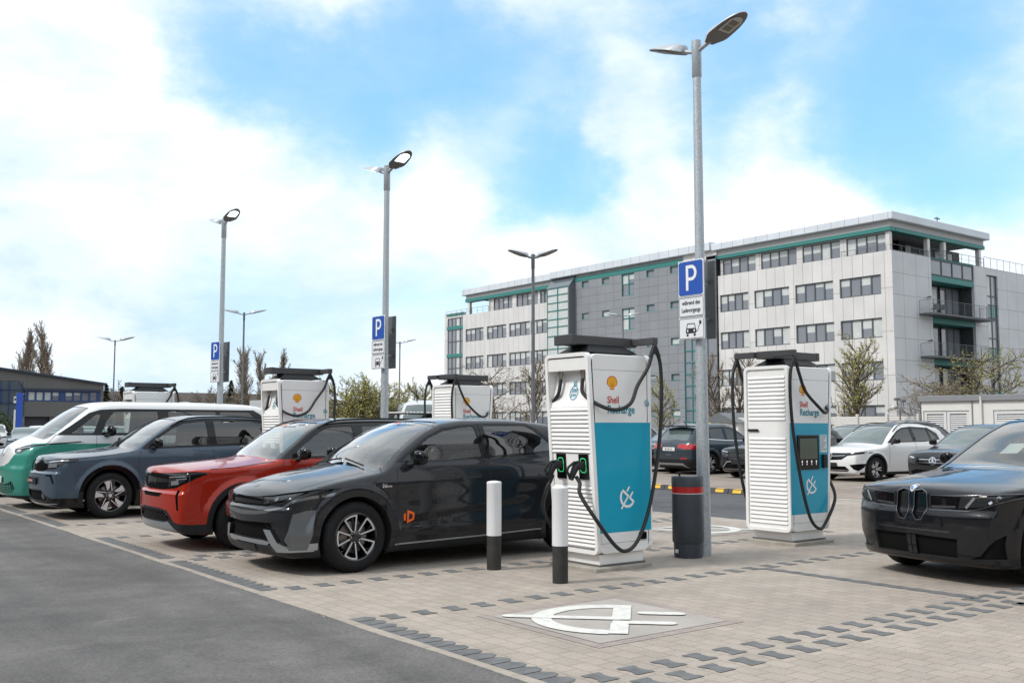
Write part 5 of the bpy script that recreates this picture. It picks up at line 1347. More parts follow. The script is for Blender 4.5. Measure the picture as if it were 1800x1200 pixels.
def make_charger():
    root = empty('ev_charger')
    MB().box(-.02 + .1, CL - .02, -.03, CW + .03, -.05, .045, 0, .01).build('concrete_plinth', mat('plinth_concrete', (.34, .31, .27), .85, noise=.2, nscale=6, bump=(.4, 50)), root)
    MB().box(.19, CL - .07, .03, CW - .03, .045, .065, 0).box(.21, CL - .09, .05, CW - .05, .065, .17, 1).build('base_frame', [mat('base_steel', (.12, .115, .11), .6), M_WHITE], root)
    # body: long-side outline in x-z with rounded corners, thickness across
    def outline(d):
        P = []
        def arc(cx, cz, r, a0, a1, n=8):
            for a in np.linspace(R(a0), R(a1), n): P.append((cx + r * math.cos(a), cz + r * math.sin(a)))
        r = .09
        arc(CL - r - d, .17 + r + d - .02, r, -90, 0); arc(CL - r - d, CT - r - d, r, 0, 90)
        arc(front_x(CT) + r + d, CT - r - d, r, 90, 180); arc(front_x(.2) + r + d, .17 + r + d - .02, r, 180, 270)
        return P
    full = outline(.028)
    for ya, yb in ((0, .040), (CW - .040, CW)):
        MB().prism(full, lambda u, v, t: (u, t, v), ya, yb).build('side_panel', M_WHITE, root, bevel=.014, seg=3)
    notch = []                # the hood above the louvres is cut into the core of the cabinet
    for a, b in full:
        if a < .4 and 1.70 < b < 2.20: continue
        notch.append((a, b))
    i0 = max(i for i, (a, b) in enumerate(notch) if a < .3 and b > 2.19)
    notch[i0 + 1:i0 + 1] = [(front_x(2.19) + .03, 2.19), (front_x(2.15) + .03, 2.15), (.19, 2.145), (front_x(1.72) + .04, 1.72)]
    MB().prism(notch, lambda u, v, t: (u, t, v), .0401, CW - .0401).build('body', M_WHITE, root)
    # --- plug end: raised rim, sloping hood recess, louvres, socket panel
    def fx(z, d=0.0): return front_x(z) + d
    rim = MB()
    def rimloop(ins):
        P = []; r = max(.02, .075 - ins); y0_, y1_, z0_, z1_ = ins, CW - ins, .175 + ins, CT - .012 - ins
        for cx, cz, a0 in ((y1_ - r, z0_ + r, -90), (y1_ - r, z1_ - r, 0), (y0_ + r, z1_ - r, 90), (y0_ + r, z0_ + r, 180)):
            for a in np.linspace(R(a0), R(a0 + 90), 6): P.append((cx + r * math.cos(a), cz + r * math.sin(a)))
        return P
    o_, i_ = rimloop(0), rimloop(.042)
    for a_, b_, da, db in ((o_, i_, -.012, -.012), (i_, i_, -.012, .06), (o_, o_, .05, -.012)):
        vs = [(fx(z, da), y, z) for y, z in a_] + [(fx(z, db), y, z) for y, z in b_]; n = len(a_)
        rim.add(vs, [(i, (i + 1) % n, n + (i + 1) % n, n + i) for i in range(n)])
    rim.build('front_rim', M_WHITE, root, bevel=.008, auto=40)
    fm = MB(); y0, y1 = .042, CW - .042
    # hood: recess slopes from deep at the top to flush
    hz = [(2.13, .02, 2.12), (2.13, .19, 2.12)]
    fm.add([(fx(2.26), y0, 2.27), (fx(2.26), y1, 2.27), (fx(2.13, .0), y0, 2.14), (fx(2.13, .0), y1, 2.14), (.165, y0, 2.135), (.165, y1, 2.135), (fx(1.74, .012), y0, 1.74), (fx(1.74, .012), y1, 1.74)],
           [(0, 1, 3, 2), (2, 3, 5, 4), (4, 5, 7, 6)])
    louvres(fm, fx, 1.24, 1.74, .045, y0, y1); louvres(fm, fx, .24, .90, .045, y0, y1)
    fm.add([(fx(.90, .008), y0, .90), (fx(.90, .008), y1, .90), (fx(1.24, .008), y1, 1.24), (fx(1.24, .008), y0, 1.24)], [(0, 1, 2, 3)])
    for yy, s in ((y0 + .002, 1), (y1 - .002, -1)):        # recess cheeks
        fm.add([(fx(2.13), yy, 2.13), (.165, yy, 2.135), (fx(1.74, .012), yy, 1.74)], [(0, 1, 2)])
    fm.build('louvred_front', M_WHITE, root)
    # cut the body behind the hood: dark gaps below each slat come from the real overlap
    for yy in (.165, .535):
        MB().lathe([(.021, 2.05), (.024, 2.085), (.026, 2.0851), (.032, 2.10), (.032, 2.14)], 12, 0, c=(.088, yy, 0)).build('cable_gland', mat('gland_steel', (.35, .32, .28), .35, .8), root, auto=40)
    st = MB(); th = lambda y, z: (fx(z, .012 + (z - 1.74) * .315) - .004 if z > 1.74 else fx(z) - .004, y, z)
    # round 200 kW mark
    cy, cz, rr = .33, 1.90, .075
    ring = [(cy + rr * math.sin(a) * .85, cz + rr * math.cos(a)) for a in np.linspace(0, 2 * math.pi, 29)]; a_, b_ = offset_line(ring, .009)
    st.add([th(*p) for p in a_] + [th(*p) for p in b_], [(i, i + 1, 29 + i + 1, 29 + i) for i in range(28)])
    put_text(st, '200', .062, lambda u, v: th(cy - u, v), 0, cz + .005, .001, 'CENTER'); put_text(st, 'kW', .055, lambda u, v: th(cy - u, v), 0, cz - .045, .001, 'CENTER')
    for i, poly in enumerate(plug_symbol(.13)): st.add([th(cy - ((u - .8) * .6 - v * .8) * .05, cz + .10 + ((u - .8) * .8 + v * .6) * .05) for u, v in poly], [tuple(range(len(poly)))])
    st.build('power_mark', mat('letter_teal', (.004, .24, .34), .5), root)
    for yy in (.165, .535):       # sockets with green light rings
        s = MB(); z0, z1 = .965, 1.235
        s.add([(fx(z0, -.006), yy - .075, z0), (fx(z0, -.006), yy + .075, z0), (fx(z1, -.006), yy + .075, z1), (fx(z1, -.006), yy - .075, z1), (fx(z0, .01), yy - .075, z0), (fx(z0, .01), yy + .075, z0), (fx(z1, .01), yy + .075, z1), (fx(z1, .01), yy - .075, z1)],
              [(0, 3, 2, 1), (0, 4, 7, 3), (1, 2, 6, 5), (3, 7, 6, 2), (0, 1, 5, 4)])
        so = s.build('socket_panel', M_DGLOSS, root)
        r = MB(); lp = [(yy + .045 * c * (1 - .0 * 1), 1.115 + .075 * d) for c, d in [(math.copysign(abs(math.cos(t)) ** .5, math.cos(t)), math.copysign(abs(math.sin(t)) ** .5, math.sin(t))) for t in np.linspace(0, 2 * math.pi, 33)]]
        a_, b_ = offset_line(lp, .008); r.add([(fx(z, -.009), y, z) for y, z in a_] + [(fx(z, -.009), y, z) for y, z in b_], [(i, i + 1, 33 + i + 1, 33 + i) for i in range(32)])
        r.build('light_ring', mat('green_ring', (.03, .45, .17), .4, emit=((.05, .6, .22), .7)), so)
    # --- back end: rim and two fields of louvres with a lock bar between
    bk = MB(); bx_ = lambda z, d=0.0: CL - .002 - d
    rim = MB()
    for a_, b_, da, db in ((o_, i_, -.016, -.016), (i_, i_, -.016, .05), (o_, o_, .05, -.016)):
        vs = [(bx_(z, da), y, z) for y, z in a_] + [(bx_(z, db), y, z) for y, z in b_]; n = len(a_)
        rim.add(vs, [(n + i, n + (i + 1) % n, (i + 1) % n, i) for i in range(n)])
    rim.build('back_rim', M_WHITE, root, bevel=.008, auto=40)
    bk.add([(bx_(0, .006), y, z) for y, z in [(y0, .2), (y1, .2), (y1, 2.3), (y0, 2.3)]], [(3, 2, 1, 0)])
    for a, b, p_ in ((1.60, 2.20, .0545), (.26, 1.40, .0545)):
        b0 = len(bk.f); louvres(bk, lambda z, d: bx_(z, d * 1.2), a, b, p_, y0 + .022, y1 - .022)
    bk.build('louvred_back', M_WHITE, root)
    MB().box(CL + .004, CL + .016, .05, .23, 1.465, 1.497, 0, .008).build('lock_bar', M_BLACKP, root)
    side_graphics(root, -1, False); side_graphics(root, 1, True)
    # --- cable management on top: tapered foot, long tray, cross arms
    t = MB(); cyy = CW / 2
    t.add([(.10, .10, CT - .004), (.86, .10, CT - .004), (.86, CW - .10, CT - .004), (.10, CW - .10, CT - .004), (.22, .22, CT + .09), (.74, .22, CT + .09), (.74, CW - .22, CT + .09), (.22, CW - .22, CT + .09)],
          [(0, 1, 5, 4), (1, 2, 6, 5), (2, 3, 7, 6), (3, 0, 4, 7), (4, 5, 6, 7)])
    t.build('top_housing', M_BLACKP, root, bevel=.006)
    tray = MB().box(-.02, CL + .01, cyy - .15, cyy + .15, CT + .085, CT + .185, 0, .006).box(-.03, .04, cyy - .155, cyy + .155, CT + .08, CT + .19, 0, .006).build('cable_tray', mat('tray_grey', (.052, .052, .054), .5, noise=.1), root)
    for sg in (-1, 1):
        a = MB(); yb, ye = cyy + sg * .15, cyy + sg * .485
        a.box(CL - .07, CL + .01, yb, ye, CT + .10, CT + .178, 0, .006); a.box(CL - .055, CL - .005, ye - sg * .03, ye, CT + .05, CT + .105, 0, .004)
        a.build('cable_arm', MATS['tray_grey'], root)
    # --- cables and connectors
    hook_x, hook_z = CL - .03, CT + .05
    for sg, yy in ((-1, .165), (1, .535)):
        yh = cyy + sg * .47; out = cyy + sg * .42
        A = [(.088, yy, 2.06), (.075, yy, 1.98), (.07, yy + sg * .03, 1.88), (.13, out - sg * .02, 1.76), (.30, out + sg * .06, 1.71), (.48, out + sg * .10, 1.78), (.66, yh - sg * .02, 1.98), (.80, yh, 2.18), (hook_x - .04, yh, hook_z - .045)]
        c = MB(); c.tube(catmull(A, 8), .021, 10); c.build('upper_cable', M_RUBBER, root, auto=60)
        B = [(hook_x + .04, yh, hook_z - .045), (hook_x + .085, yh, 2.22), (hook_x + .10, yh, 1.95), (hook_x + .075, yh + sg * .005, 1.55), (hook_x - .0, yh + sg * .01, 1.12), (hook_x - .12, yh + sg * .01, .66), (hook_x - .27, yh, .34), (hook_x - .44, yh, .215), (hook_x - .60, yh - sg * .02, .27), (.04, out + sg * .0, .58), (-.05, yy + sg * .10, .82), (-.02, yy + sg * .06, .93), (-.025, yy + sg * .01, 1.0)]
        c = MB(); c.tube(catmull(B, 8), .021, 10); c.build('lower_cable', M_RUBBER, root, auto=60)
        h = MB(); h.add([(hook_x - .085, yh - .02, hook_z - .09), (hook_x + .085, yh - .02, hook_z - .09), (hook_x + .02, yh - .02, hook_z + .04), (hook_x - .02, yh - .02, hook_z + .04), (hook_x - .085, yh + .02, hook_z - .09), (hook_x + .085, yh + .02, hook_z - .09), (hook_x + .02, yh + .02, hook_z + .04), (hook_x - .02, yh + .02, hook_z + .04), (hook_x, yh - .02, hook_z - .05), (hook_x, yh + .02, hook_z - .05)],
              [(0, 8, 3), (8, 2, 3), (8, 1, 2), (4, 7, 9), (9, 7, 6), (9, 6, 5), (0, 3, 7, 4), (3, 2, 6, 7), (2, 1, 5, 6), (0, 4, 9, 8), (8, 9, 5, 1)])
        h.build('cable_clip', M_BLACKP, root, bevel=.006)
        p = MB(); z = 1.115; x0 = fx(z)       # connector: barrel in the socket, bent body, D grip
        p.tube([(x0 + .01, yy, z), (x0 - .07, yy, z + .0), (x0 - .12, yy, z - .02), (x0 - .165, yy, z - .10), (x0 - .185, yy, z - .145)], [.046, .046, .042, .034, .028], 10)
        p.tube([(x0 - .06, yy, z + .04), (x0 - .14, yy, z + .035), (x0 - .215, yy, z - .01), (x0 - .235, yy, z - .05), (x0 - .20, yy, z - .125)], .014, 8)
        co = p.build('connector', M_BLACKP, root, auto=50)
    return root
ch = make_charger()
ch.location = (7.10, 7.94, 0)
CHG = 'fast chargers between the bays'
tag(ch, 'white and teal fast charger with two plugged-in cables, nearest the camera behind the bollards', 'ev charger', CHG)
spots = [((11.65, 8.80, 0), 180, 'white and teal fast charger with a black screen, right of the parking sign pole'),
         ((7.08, 15.68, 0), 0, 'white fast charger rising behind the orange-red car roof'),
         ((11.62, 16.46, 0), 180, 'white fast charger seen over the dark grey car roof, in front of the office block'),
         ((6.95, 23.15, 0), 0, 'white fast charger farthest away, rising behind the two-tone van roof')]
for loc, a, lab in spots:
    c = copy_tree(ch); c.location = loc; c.rotation_euler = (0, 0, R(a)); c['label'] = lab
    if a == 180:          # on these the hoses hang a little further out behind the cabinet
        for k in c.children:
            if k.name.split('.')[0] in ('lower_cable', 'upper_cable', 'cable_clip', 'cable_arm'): k.location.x += .045
# ------------------------------------------------------------------ lamp posts, signs, bollards, bin
def lamp_head(root, name, lit, size=1.0):
    """flat leaf-shaped LED head pointing to +x, underside at z=0; returns the head mesh"""
    n = 24; L, W = .62 * size, .165 * size
    def half(t):   # half width along the length t 0..1
        return W * (0.42 + .58 * min(1, t / .22)) * math.sqrt(max(0, 1 - max(0, (t - .30) / .70) ** 2.4))
    ts = [0, .03, .1, .18, .26, .36, .48, .6, .7, .8, .88, .94, .98, 1.0]
    m = MB(); vs = []; fs = []
    for t in ts:
        w = max(half(t), .004); th = .085 * size * (1 - t) ** .8 * min(1, t * 12 + .5) + .022 * size
        vs += [(t * L, -w, .004), (t * L, -w * .98, .018), (t * L, -w * .55, th), (t * L, 0, th * 1.08), (t * L, w * .55, th), (t * L, w * .98, .018), (t * L, w, .004), (t * L, 0, 0)]
    for i in range(len(ts) - 1):
        for j in range(8): fs.append((i * 8 + j, i * 8 + (j + 1) % 8, i * 8 + 8 + (j + 1) % 8, i * 8 + 8 + j))
    fs += [tuple(range(7, -1, -1)), tuple(range((len(ts) - 1) * 8, len(ts) * 8))]
    mi = [0 if 0 <= (k % 8) <= 5 else 1 for k in range((len(ts) - 1) * 8)] + [0, 0]
    m.v = vs; m.f = fs; m.mi = mi
    h = m.build(name, [mat('lamp_head_top', (.42, .45, .48), .45, .2), mat('lamp_head_under', (.13, .125, .12), .5)], root, auto=40)
    x0, x1, w = L * .40, L * .86, W * .62
    fr = MB(); out_ = [(x0, -w), (x1 - .08, -w), (x1 - .02, -w * .6), (x1, 0), (x1 - .02, w * .6), (x1 - .08, w), (x0, w)]
    fr.add([(a, b, -.004) for a, b in out_], [tuple(range(7))[::-1]]); f_ = fr.build('lens_frame', mat('lens_lit', (.9, .95, .9), .4, emit=((.85, 1, .93), 1.6)) if lit else mat('lens_frame_grey', (.4, .4, .4), .4), h)
    for k in range(2):
        p = MB(); a = x0 + .03 + k * (x1 - x0 - .09) / 2; p.add([(a, -w * .62, -.007), (a + (x1 - x0 - .12) / 2, -w * .62, -.007), (a + (x1 - x0 - .12) / 2, w * .62, -.007), (a, w * .62, -.007)], [(3, 2, 1, 0)])
        p.build('led_module', mat('led_lit', (.9, .95, .9), .4, emit=((.9, 1, .95), 6)) if lit else mat('led_off', (.12, .10, .07), .3), f_)
    return h
def lamp_post(loc, height, lit, label, n_heads=2, r0=.088, r1=.048, tilt=19, size=1.0, angs=(0, 180), mtl=None, group=None, arm=.18, zrot=90):
    root = empty('lamp_post', loc, R(zrot)); mt = mtl or M_GALV
    m = MB(); m.tube([(0, 0, -.1), (0, 0, height * .44), (0, 0, height * .45), (0, 0, height - .45)], [r0, r0 * .78, r1 * 1.22, r1 * 1.02], 16); m.build('pole', mt, root, auto=40)
    m = MB(); m.lathe([(r1 * 1.04, height - .47), (r1 * 1.2, height - .46), (r1 * 1.2, height), (r1, height + .003)], 16); m.build('pole_sleeve', mt, root, auto=40)
    for a in angs:
        ca, sa = math.cos(R(a)), math.sin(R(a)); tl = R(tilt); arm_l = arm
        am = MB(); s0 = (ca * r1, sa * r1, height - .13); s1 = (ca * (r1 + arm_l), sa * (r1 + arm_l), height - .13 + arm_l * math.tan(tl)); am.tube([s0, s1], .026, 10); am.build('bracket', mt, root, auto=40)
        h = lamp_head(root, 'lamp_head', lit, size)
        h.location = (s1[0] - ca * .03, s1[1] - sa * .03, s1[2] - .03); h.rotation_euler = (0, -tl, R(a))
    return tag(root, label, 'lamp post', group)
def mk_sign(root, w, y, z_top, facing, back=False):
    """stack of three traffic plates on one carrier, facing along -x; reads left to right from -x"""
    h1, h2, h3 = .44, .245, .265; z = z_top; x = facing
    def plate_box(name, za, zb, m_):
        return MB().box(x, x + .012, y - w / 2, y + w / 2, za, zb, 0, .003).build(name, m_, root)
    W_ = mat('sign_white', (.74, .75, .77), .35); BL = mat('sign_blue', (.018, .085, .40), .35); K = mat('sign_black', (.02, .02, .022), .5)
    to = lambda u, v: (x - .003, y - u, v)
    def rr(u0, u1, v0, v1, r, t=.0):
        P = []
        for cx, cz, a0 in ((u1 - r, v0 + r, -90), (u1 - r, v1 - r, 0), (u0 + r, v1 - r, 90), (u0 + r, v0 + r, 180)):
            for a in np.linspace(R(a0), R(a0 + 90), 5): P.append((cx + r * math.cos(a), cz + r * math.sin(a)))
        return P
    def ringp(mb, u0, u1, v0, v1, r, w_, t):
        a, b = rr(u0, u1, v0, v1, r), rr(u0 + w_, u1 - w_, v0 + w_, v1 - w_, r * .7); n = len(a)
        mb.add([(x - t, y - q[0], q[1]) for q in a + b], [(i, (i + 1) % n, n + (i + 1) % n, n + i) for i in range(n)])
    p1 = plate_box('parking_sign', z - h1, z, W_)
    m = MB(); m.add([(x - .002, y - a, b) for a, b in rr(-w / 2 + .012, w / 2 - .012, z - h1 + .012, z - .012, .03)], [tuple(range(20))]); m.build('blue_field', BL, p1)
    m = MB(); zz = z - h1 + .07; P_h = .31; m.add([(x - .004, y - a, b) for a, b in [(-.075, zz), (-.035, zz), (-.035, zz + P_h), (-.075, zz + P_h)]], [(0, 1, 2, 3)])
    bowl = [(-.035, zz + P_h - .02)] + [(.015 + .065 * math.sin(a), zz + P_h - .0955 + .0755 * math.cos(a)) for a in np.linspace(0, math.pi, 13)] + [(-.035, zz + P_h - .171)]
    a_, b_ = offset_line(bowl, .040); m.add([(x - .0045, y - p[0], p[1]) for p in a_] + [(x - .0045, y - p[0], p[1]) for p in b_], [(i, i + 1, len(a_) + i + 1, len(a_) + i) for i in range(len(a_) - 1)])
    m.build('letter_p', M_WHITET, p1)
    z2 = z - h1 - .008; p2 = plate_box('text_sign', z2 - h2, z2, W_)
    m = MB(); ringp(m, -w / 2 + .008, w / 2 - .008, z2 - h2 + .008, z2 - .008, .02, .006, .002)
    put_text(m, 'während des', .072, lambda u, v: (x - .003, y - u, v), 0, z2 - .095, .0012, 'CENTER', .78); put_text(m, 'Ladevorgangs', .072, lambda u, v: (x - .003, y - u, v), 0, z2 - .185, .0012, 'CENTER', .78)
    m.build('lettering', K, p2)
    z3 = z2 - h2 - .008; p3 = plate_box('car_sign', z3 - h3, z3, W_)
    m = MB(); ringp(m, -w / 2 + .008, w / 2 - .008, z3 - h3 + .008, z3 - .008, .02, .006, .002)
    c0 = z3 - h3 / 2 - .01; q = lambda pts: m.add([(x - .003, y - a, c0 + b) for a, b in pts], [tuple(range(len(pts)))])
    q([(-.085, -.05), (.075, -.05), (.08, -.01), (.066, .012), (-.078, .012), (-.09, -.01)])
    for s_ in ([(-.078, .008), (-.06, .068)], [(-.06, .066), (.05, .066)], [(.05, .068), (.066, .008)]):
        a_, b_ = offset_line(s_, .009); m.add([(x - .0032, y - p[0], c0 + p[1]) for p in list(a_) + list(b_[::-1])], [(0, 1, 2, 3)])
    for cx in (-.062, .052): q([(cx - .016, -.085), (cx + .016, -.085), (cx + .016, -.058), (cx - .016, -.058)])
    a_, b_ = offset_line([(.078, -.03), (.10, -.025), (.112, .0), (.118, .03), (.135, .045), (.145, .062)], .006); m.add([(x - .003, y - p[0], c0 + p[1]) for p in list(a_) + list(b_)], [(i, i + 1, 6 + i + 1, 6 + i) for i in range(5)])
    q([(.128, .055), (.16, .055), (.162, .09), (.126, .09)]); q([(.132, .09), (.138, .09), (.138, .105), (.132, .105)]); q([(.150, .09), (.156, .09), (.156, .105), (.150, .105)])
    m.build('car_symbol', K, p3)
    for cx in (-.058, .048): MB().add([(x - .0045, y - cx - .012 * math.cos(t), c0 - .018 + .015 * math.sin(t)) for t in np.linspace(0, 2 * math.pi, 13)[:-1]], [tuple(range(12))]).build('headlamp_mark', W_, p3)
    MB().box(x + .012, x + .03, y - w / 2 + .02, y + w / 2 - .02, z3 - h3 + .01, z - .01, 0).build('sign_carrier', M_SILVERP, root)
def parking_sign(loc, label):
    """two stacks back to back on one post: front stack faces -x, back stack faces +x"""
    root = empty('parking_sign_set', loc)
    mk_sign(root, .41, .03, 3.55, -.135)
    r2 = MB().box(.155, .172, -.10, .30, 2.60, 3.56, 0, .003).build('rear_sign', mat('sign_back', (.15, .16, .165), .5, .4), root)
    for z in (3.30, 2.82):
        MB().box(-.12, .155, -.02, .02, z, z + .035, 0).build('clamp', mat('clamp_steel', (.3, .31, .32), .45, .8), root)
    return tag(root, label, 'sign', 'parking signs on the lamp posts')
LG = 'double-headed galvanised lamp posts along the bays'
for (x, y), lit, l1, l2 in (((9.2, 8.21), False, 'tall galvanised lamp post beside the litter bin, its lamps unlit', 'blue and white parking sign set on the lamp post nearest the camera'),
        ((9.2, 15.78), True, 'galvanised lamp post with a lit head between the orange-red car and the white charger', 'parking sign set on the middle galvanised lamp post'),
        ((8.95, 23.05), True, 'galvanised lamp post with a lit head, leftmost and farthest of the three', 'small-looking parking sign set on the leftmost galvanised lamp post')):
    p = lamp_post((x, y, 0), 6.32 if y < 23 else 6.5, lit, l1, group=LG, r0=.085, r1=.05)
    s = parking_sign((x, y, 0), l2)
    if y > 10: s.location.z = -.02
    if y > 10: s.rotation_euler = (0, 0, R(4 if y < 20 else 8))
FG = 'dark lamp posts far across the car park'
lamp_post((19.4, 24.2, 0), 6.9, False, 'dark lamp post with three heads in front of the white end of the office block', size=1.15, angs=(80, 200, 320), mtl=M_STEELG, group=FG, tilt=14, r0=.07)
lamp_post((22.1, 53.6, 0), 7.9, False, 'slim dark lamp post right of the leftmost galvanised post', size=1.5, angs=(10, 190), zrot=142, mtl=M_STEELG, group=FG, tilt=14, r0=.07, arm=.3)
lamp_post((23.4, 82.9, 0), 8.4, False, 'slim dark lamp post right of the low grey hall', size=1.9, angs=(0, 180), zrot=142, mtl=M_STEELG, group=FG, tilt=14, r0=.08, arm=.4)
lamp_post((40.5, 67.2, 0), 8.1, False, 'slim dark lamp post just right of the middle parking sign', size=1.6, angs=(0, 180), zrot=142, mtl=M_STEELG, group=FG, tilt=14, r0=.08, arm=.3)
lamp_post((52.3, 54.4, 0), 9.9, False, 'dark lamp post in front of the grey panelled wing of the office block', size=1.4, angs=(20, 200), zrot=120, mtl=M_STEELG, group=FG, tilt=10, r0=.07, arm=.4)
def bollard(loc, label):
    root = empty('bollard', loc)
    MB().lathe([(.077, -.05), (.078, .365)], 28).build('black_base', mat('bollard_black', (.03, .028, .026), .75, noise=.3, nscale=9, bump=(.2, 40)), root, auto=40)
    MB().lathe([(.080, .362), (.080, .90), (.081, .903), (.081, .928), (.072, .938), (.03, .946), (0, .947)], 28).build('white_sleeve', mat('bollard_white', (.72, .72, .73), .45, noise=.03, nscale=4), root, auto=40)
    return tag(root, label, 'bollard', 'black and white bollards')
bollard((6.50, 8.79, 0), 'black and white bollard standing in front of the dark grey car')
bollard((6.47, 7.65, 0), 'black and white bollard in front of the nearest charger')
b = empty('litter_bin', (8.93, 8.22, 0))
DG = mat('bin_grey', (.048, .056, .068), .45, .2, noise=.06, nscale=5)
MB().lathe([(.165, 0), (.168, .15), (.168, .17)], 36).build('bin_foot', DG, b, auto=40)
MB().lathe([(.175, .17), (.184, .185), (.184, .745), (.183, .75)], 36).build('bin_body', DG, b, auto=40)
MB().lathe([(.1855, .748), (.1855, .825)], 36, cap=False).build('red_band', mat('bin_red', (.42, .008, .008), .4), b, auto=40)
MB().lathe([(.1862, .744), (.1862, .75)], 36, cap=False).build('white_line', M_WHITET, b)
MB().lathe([(.183, .752), (.183, .823), (.187, .827), (.187, .93), (.180, .945), (.12, .948), (.0, .95)], 36).build('bin_lid', DG, b, auto=40)
MB().lathe([(0, .945), (.012, .948), (.012, .965), (.019, .975), (.012, .99), (0, .994)], 12, c=(-.1, .03, 0)).build('lid_knob', M_BLACKP, b, auto=60)
MB().box(-.182, -.176, -.01, .04, .06, .10, 0).build('bin_sticker', M_PLATE, b)
tag(b, 'dark grey cylindrical litter bin with a red band beside the lamp post', 'litter bin')
# ------------------------------------------------------------------ office block
def panel_mat(name, col, bw, rh, joint=.75, rough=.5, jw=.018, oy=0.0, oz=0.0, axis='y'):
    if name in MATS: return MATS[name]
    m = bpy.data.materials.new(name); m.use_nodes = True; MATS[name] = m
    nt = m.node_tree; N = nt.nodes; Lk = nt.links; p = N['Principled BSDF']; p.inputs['Roughness'].default_value = rough
    t = N.new('ShaderNodeTexCoord'); sp = N.new('ShaderNodeSeparateXYZ'); cb = N.new('ShaderNodeCombineXYZ'); Lk.new(t.outputs['Object'], sp.inputs[0])
    ad = N.new('ShaderNodeMath'); ad.operation = 'ADD'; Lk.new(sp.outputs['Y' if axis == 'y' else 'X'], ad.inputs[0]); ad.inputs[1].default_value = oy
    az = N.new('ShaderNodeMath'); az.operation = 'ADD'; Lk.new(sp.outputs['Z'], az.inputs[0]); az.inputs[1].default_value = oz
    Lk.new(ad.outputs[0], cb.inputs[0]); Lk.new(az.outputs[0], cb.inputs[1])
    br = N.new('ShaderNodeTexBrick'); Lk.new(cb.outputs[0], br.inputs['Vector']); br.offset = 0
    br.inputs['Scale'].default_value = 1; br.inputs['Brick Width'].default_value = bw; br.inputs['Row Height'].default_value = rh; br.inputs['Mortar Size'].default_value = jw; br.inputs['Mortar Smooth'].default_value = .1
    br.inputs['Color1'].default_value = (*[c * .965 for c in col], 1); br.inputs['Color2'].default_value = (*[c * 1.03 for c in col], 1); br.inputs['Mortar'].default_value = (*[c * joint * .5 for c in col], 1)
    nz = N.new('ShaderNodeTexNoise'); Lk.new(t.outputs['Object'], nz.inputs['Vector']); nz.inputs['Scale'].default_value = .5; nz.inputs['Detail'].default_value = 6
    r = N.new('ShaderNodeMapRange'); Lk.new(nz.outputs['Fac'], r.inputs[0]); r.inputs[1].default_value = .3; r.inputs[2].default_value = .7; r.inputs[3].default_value = .93; r.inputs[4].default_value = 1.07
    s = N.new('ShaderNodeVectorMath'); s.operation = 'SCALE'; Lk.new(br.outputs['Color'], s.inputs[0]); Lk.new(r.outputs[0], s.inputs['Scale']); Lk.new(s.outputs[0], p.inputs['Base Color'])
    return m
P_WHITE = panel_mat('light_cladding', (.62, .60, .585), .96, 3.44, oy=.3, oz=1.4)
P_WHITE_SHADED = panel_mat('shaded_side_cladding', (.53, .53, .545), 1.86, 1.72, oy=.3, oz=.2, axis='x')  # same cladding, shade of the side face put into a darker, cooler tone
P_GREY = panel_mat('grey_cladding', (.235, .245, .262), 1.27, .86, joint=.9, oy=.2, oz=.2)
M_FASC = panel_mat('zinc_fascia', (.60, .635, .68), 1.3, 5, jw=.02)
M_TEALB = mat('teal_band', (.03, .19, .175), .5, noise=.05)
M_FRAMEG = mat('window_frame_grey', (.085, .09, .10), .5)
M_FRAMET = mat('window_frame_teal', (.02, .19, .19), .5)
M_PANE = mat('office_glass', (.19, .20, .225), .05, 0, .6)
M_PANE2 = mat('office_glass_light', (.10, .12, .13), .05, 0, .6)
M_BLIND = mat('window_blind', (.52, .54, .53), .6, 0, .5, noise=.1, nscale=1.5)
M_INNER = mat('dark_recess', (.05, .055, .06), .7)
brnd = random.Random(11)

def wall_holes(name, root, to3, u0, u1, z0, z1, holes, m, depth=.22, back=True):
    """wall panel in a plane with real openings and reveals; to3(u, z, d): d into the building"""
    us = sorted({u0, u1} | {h[0] for h in holes} | {h[1] for h in holes}); zs = sorted({z0, z1} | {h[2] for h in holes} | {h[3] for h in holes})
    us = [u for u in us if u0 <= u <= u1]; zs = [z for z in zs if z0 <= z <= z1]
    mb = MB(); idx = {}
    def vid(u, z):
        if (u, z) not in idx: idx[(u, z)] = len(mb.v); mb.v.append(to3(u, z, 0))
        return idx[(u, z)]
    for i in range(len(us) - 1):
        for j in range(len(zs) - 1):
            cu, cz = (us[i] + us[i + 1]) / 2, (zs[j] + zs[j + 1]) / 2
            if any(h[0] < cu < h[1] and h[2] < cz < h[3] for h in holes): continue
            mb.f.append((vid(us[i], zs[j]), vid(us[i + 1], zs[j]), vid(us[i + 1], zs[j + 1]), vid(us[i], zs[j + 1]))); mb.mi.append(0)
    for a, b, c, d in holes:
        q = [(a, c), (b, c), (b, d), (a, d)]
        for k in range(4):
            (pu, pz), (qu, qz) = q[k], q[(k + 1) % 4]
            mb.add([to3(pu, pz, 0), to3(qu, qz, 0), to3(qu, qz, depth), to3(pu, pz, depth)], [(0, 1, 2, 3)])
    return mb.build(name, m, root)
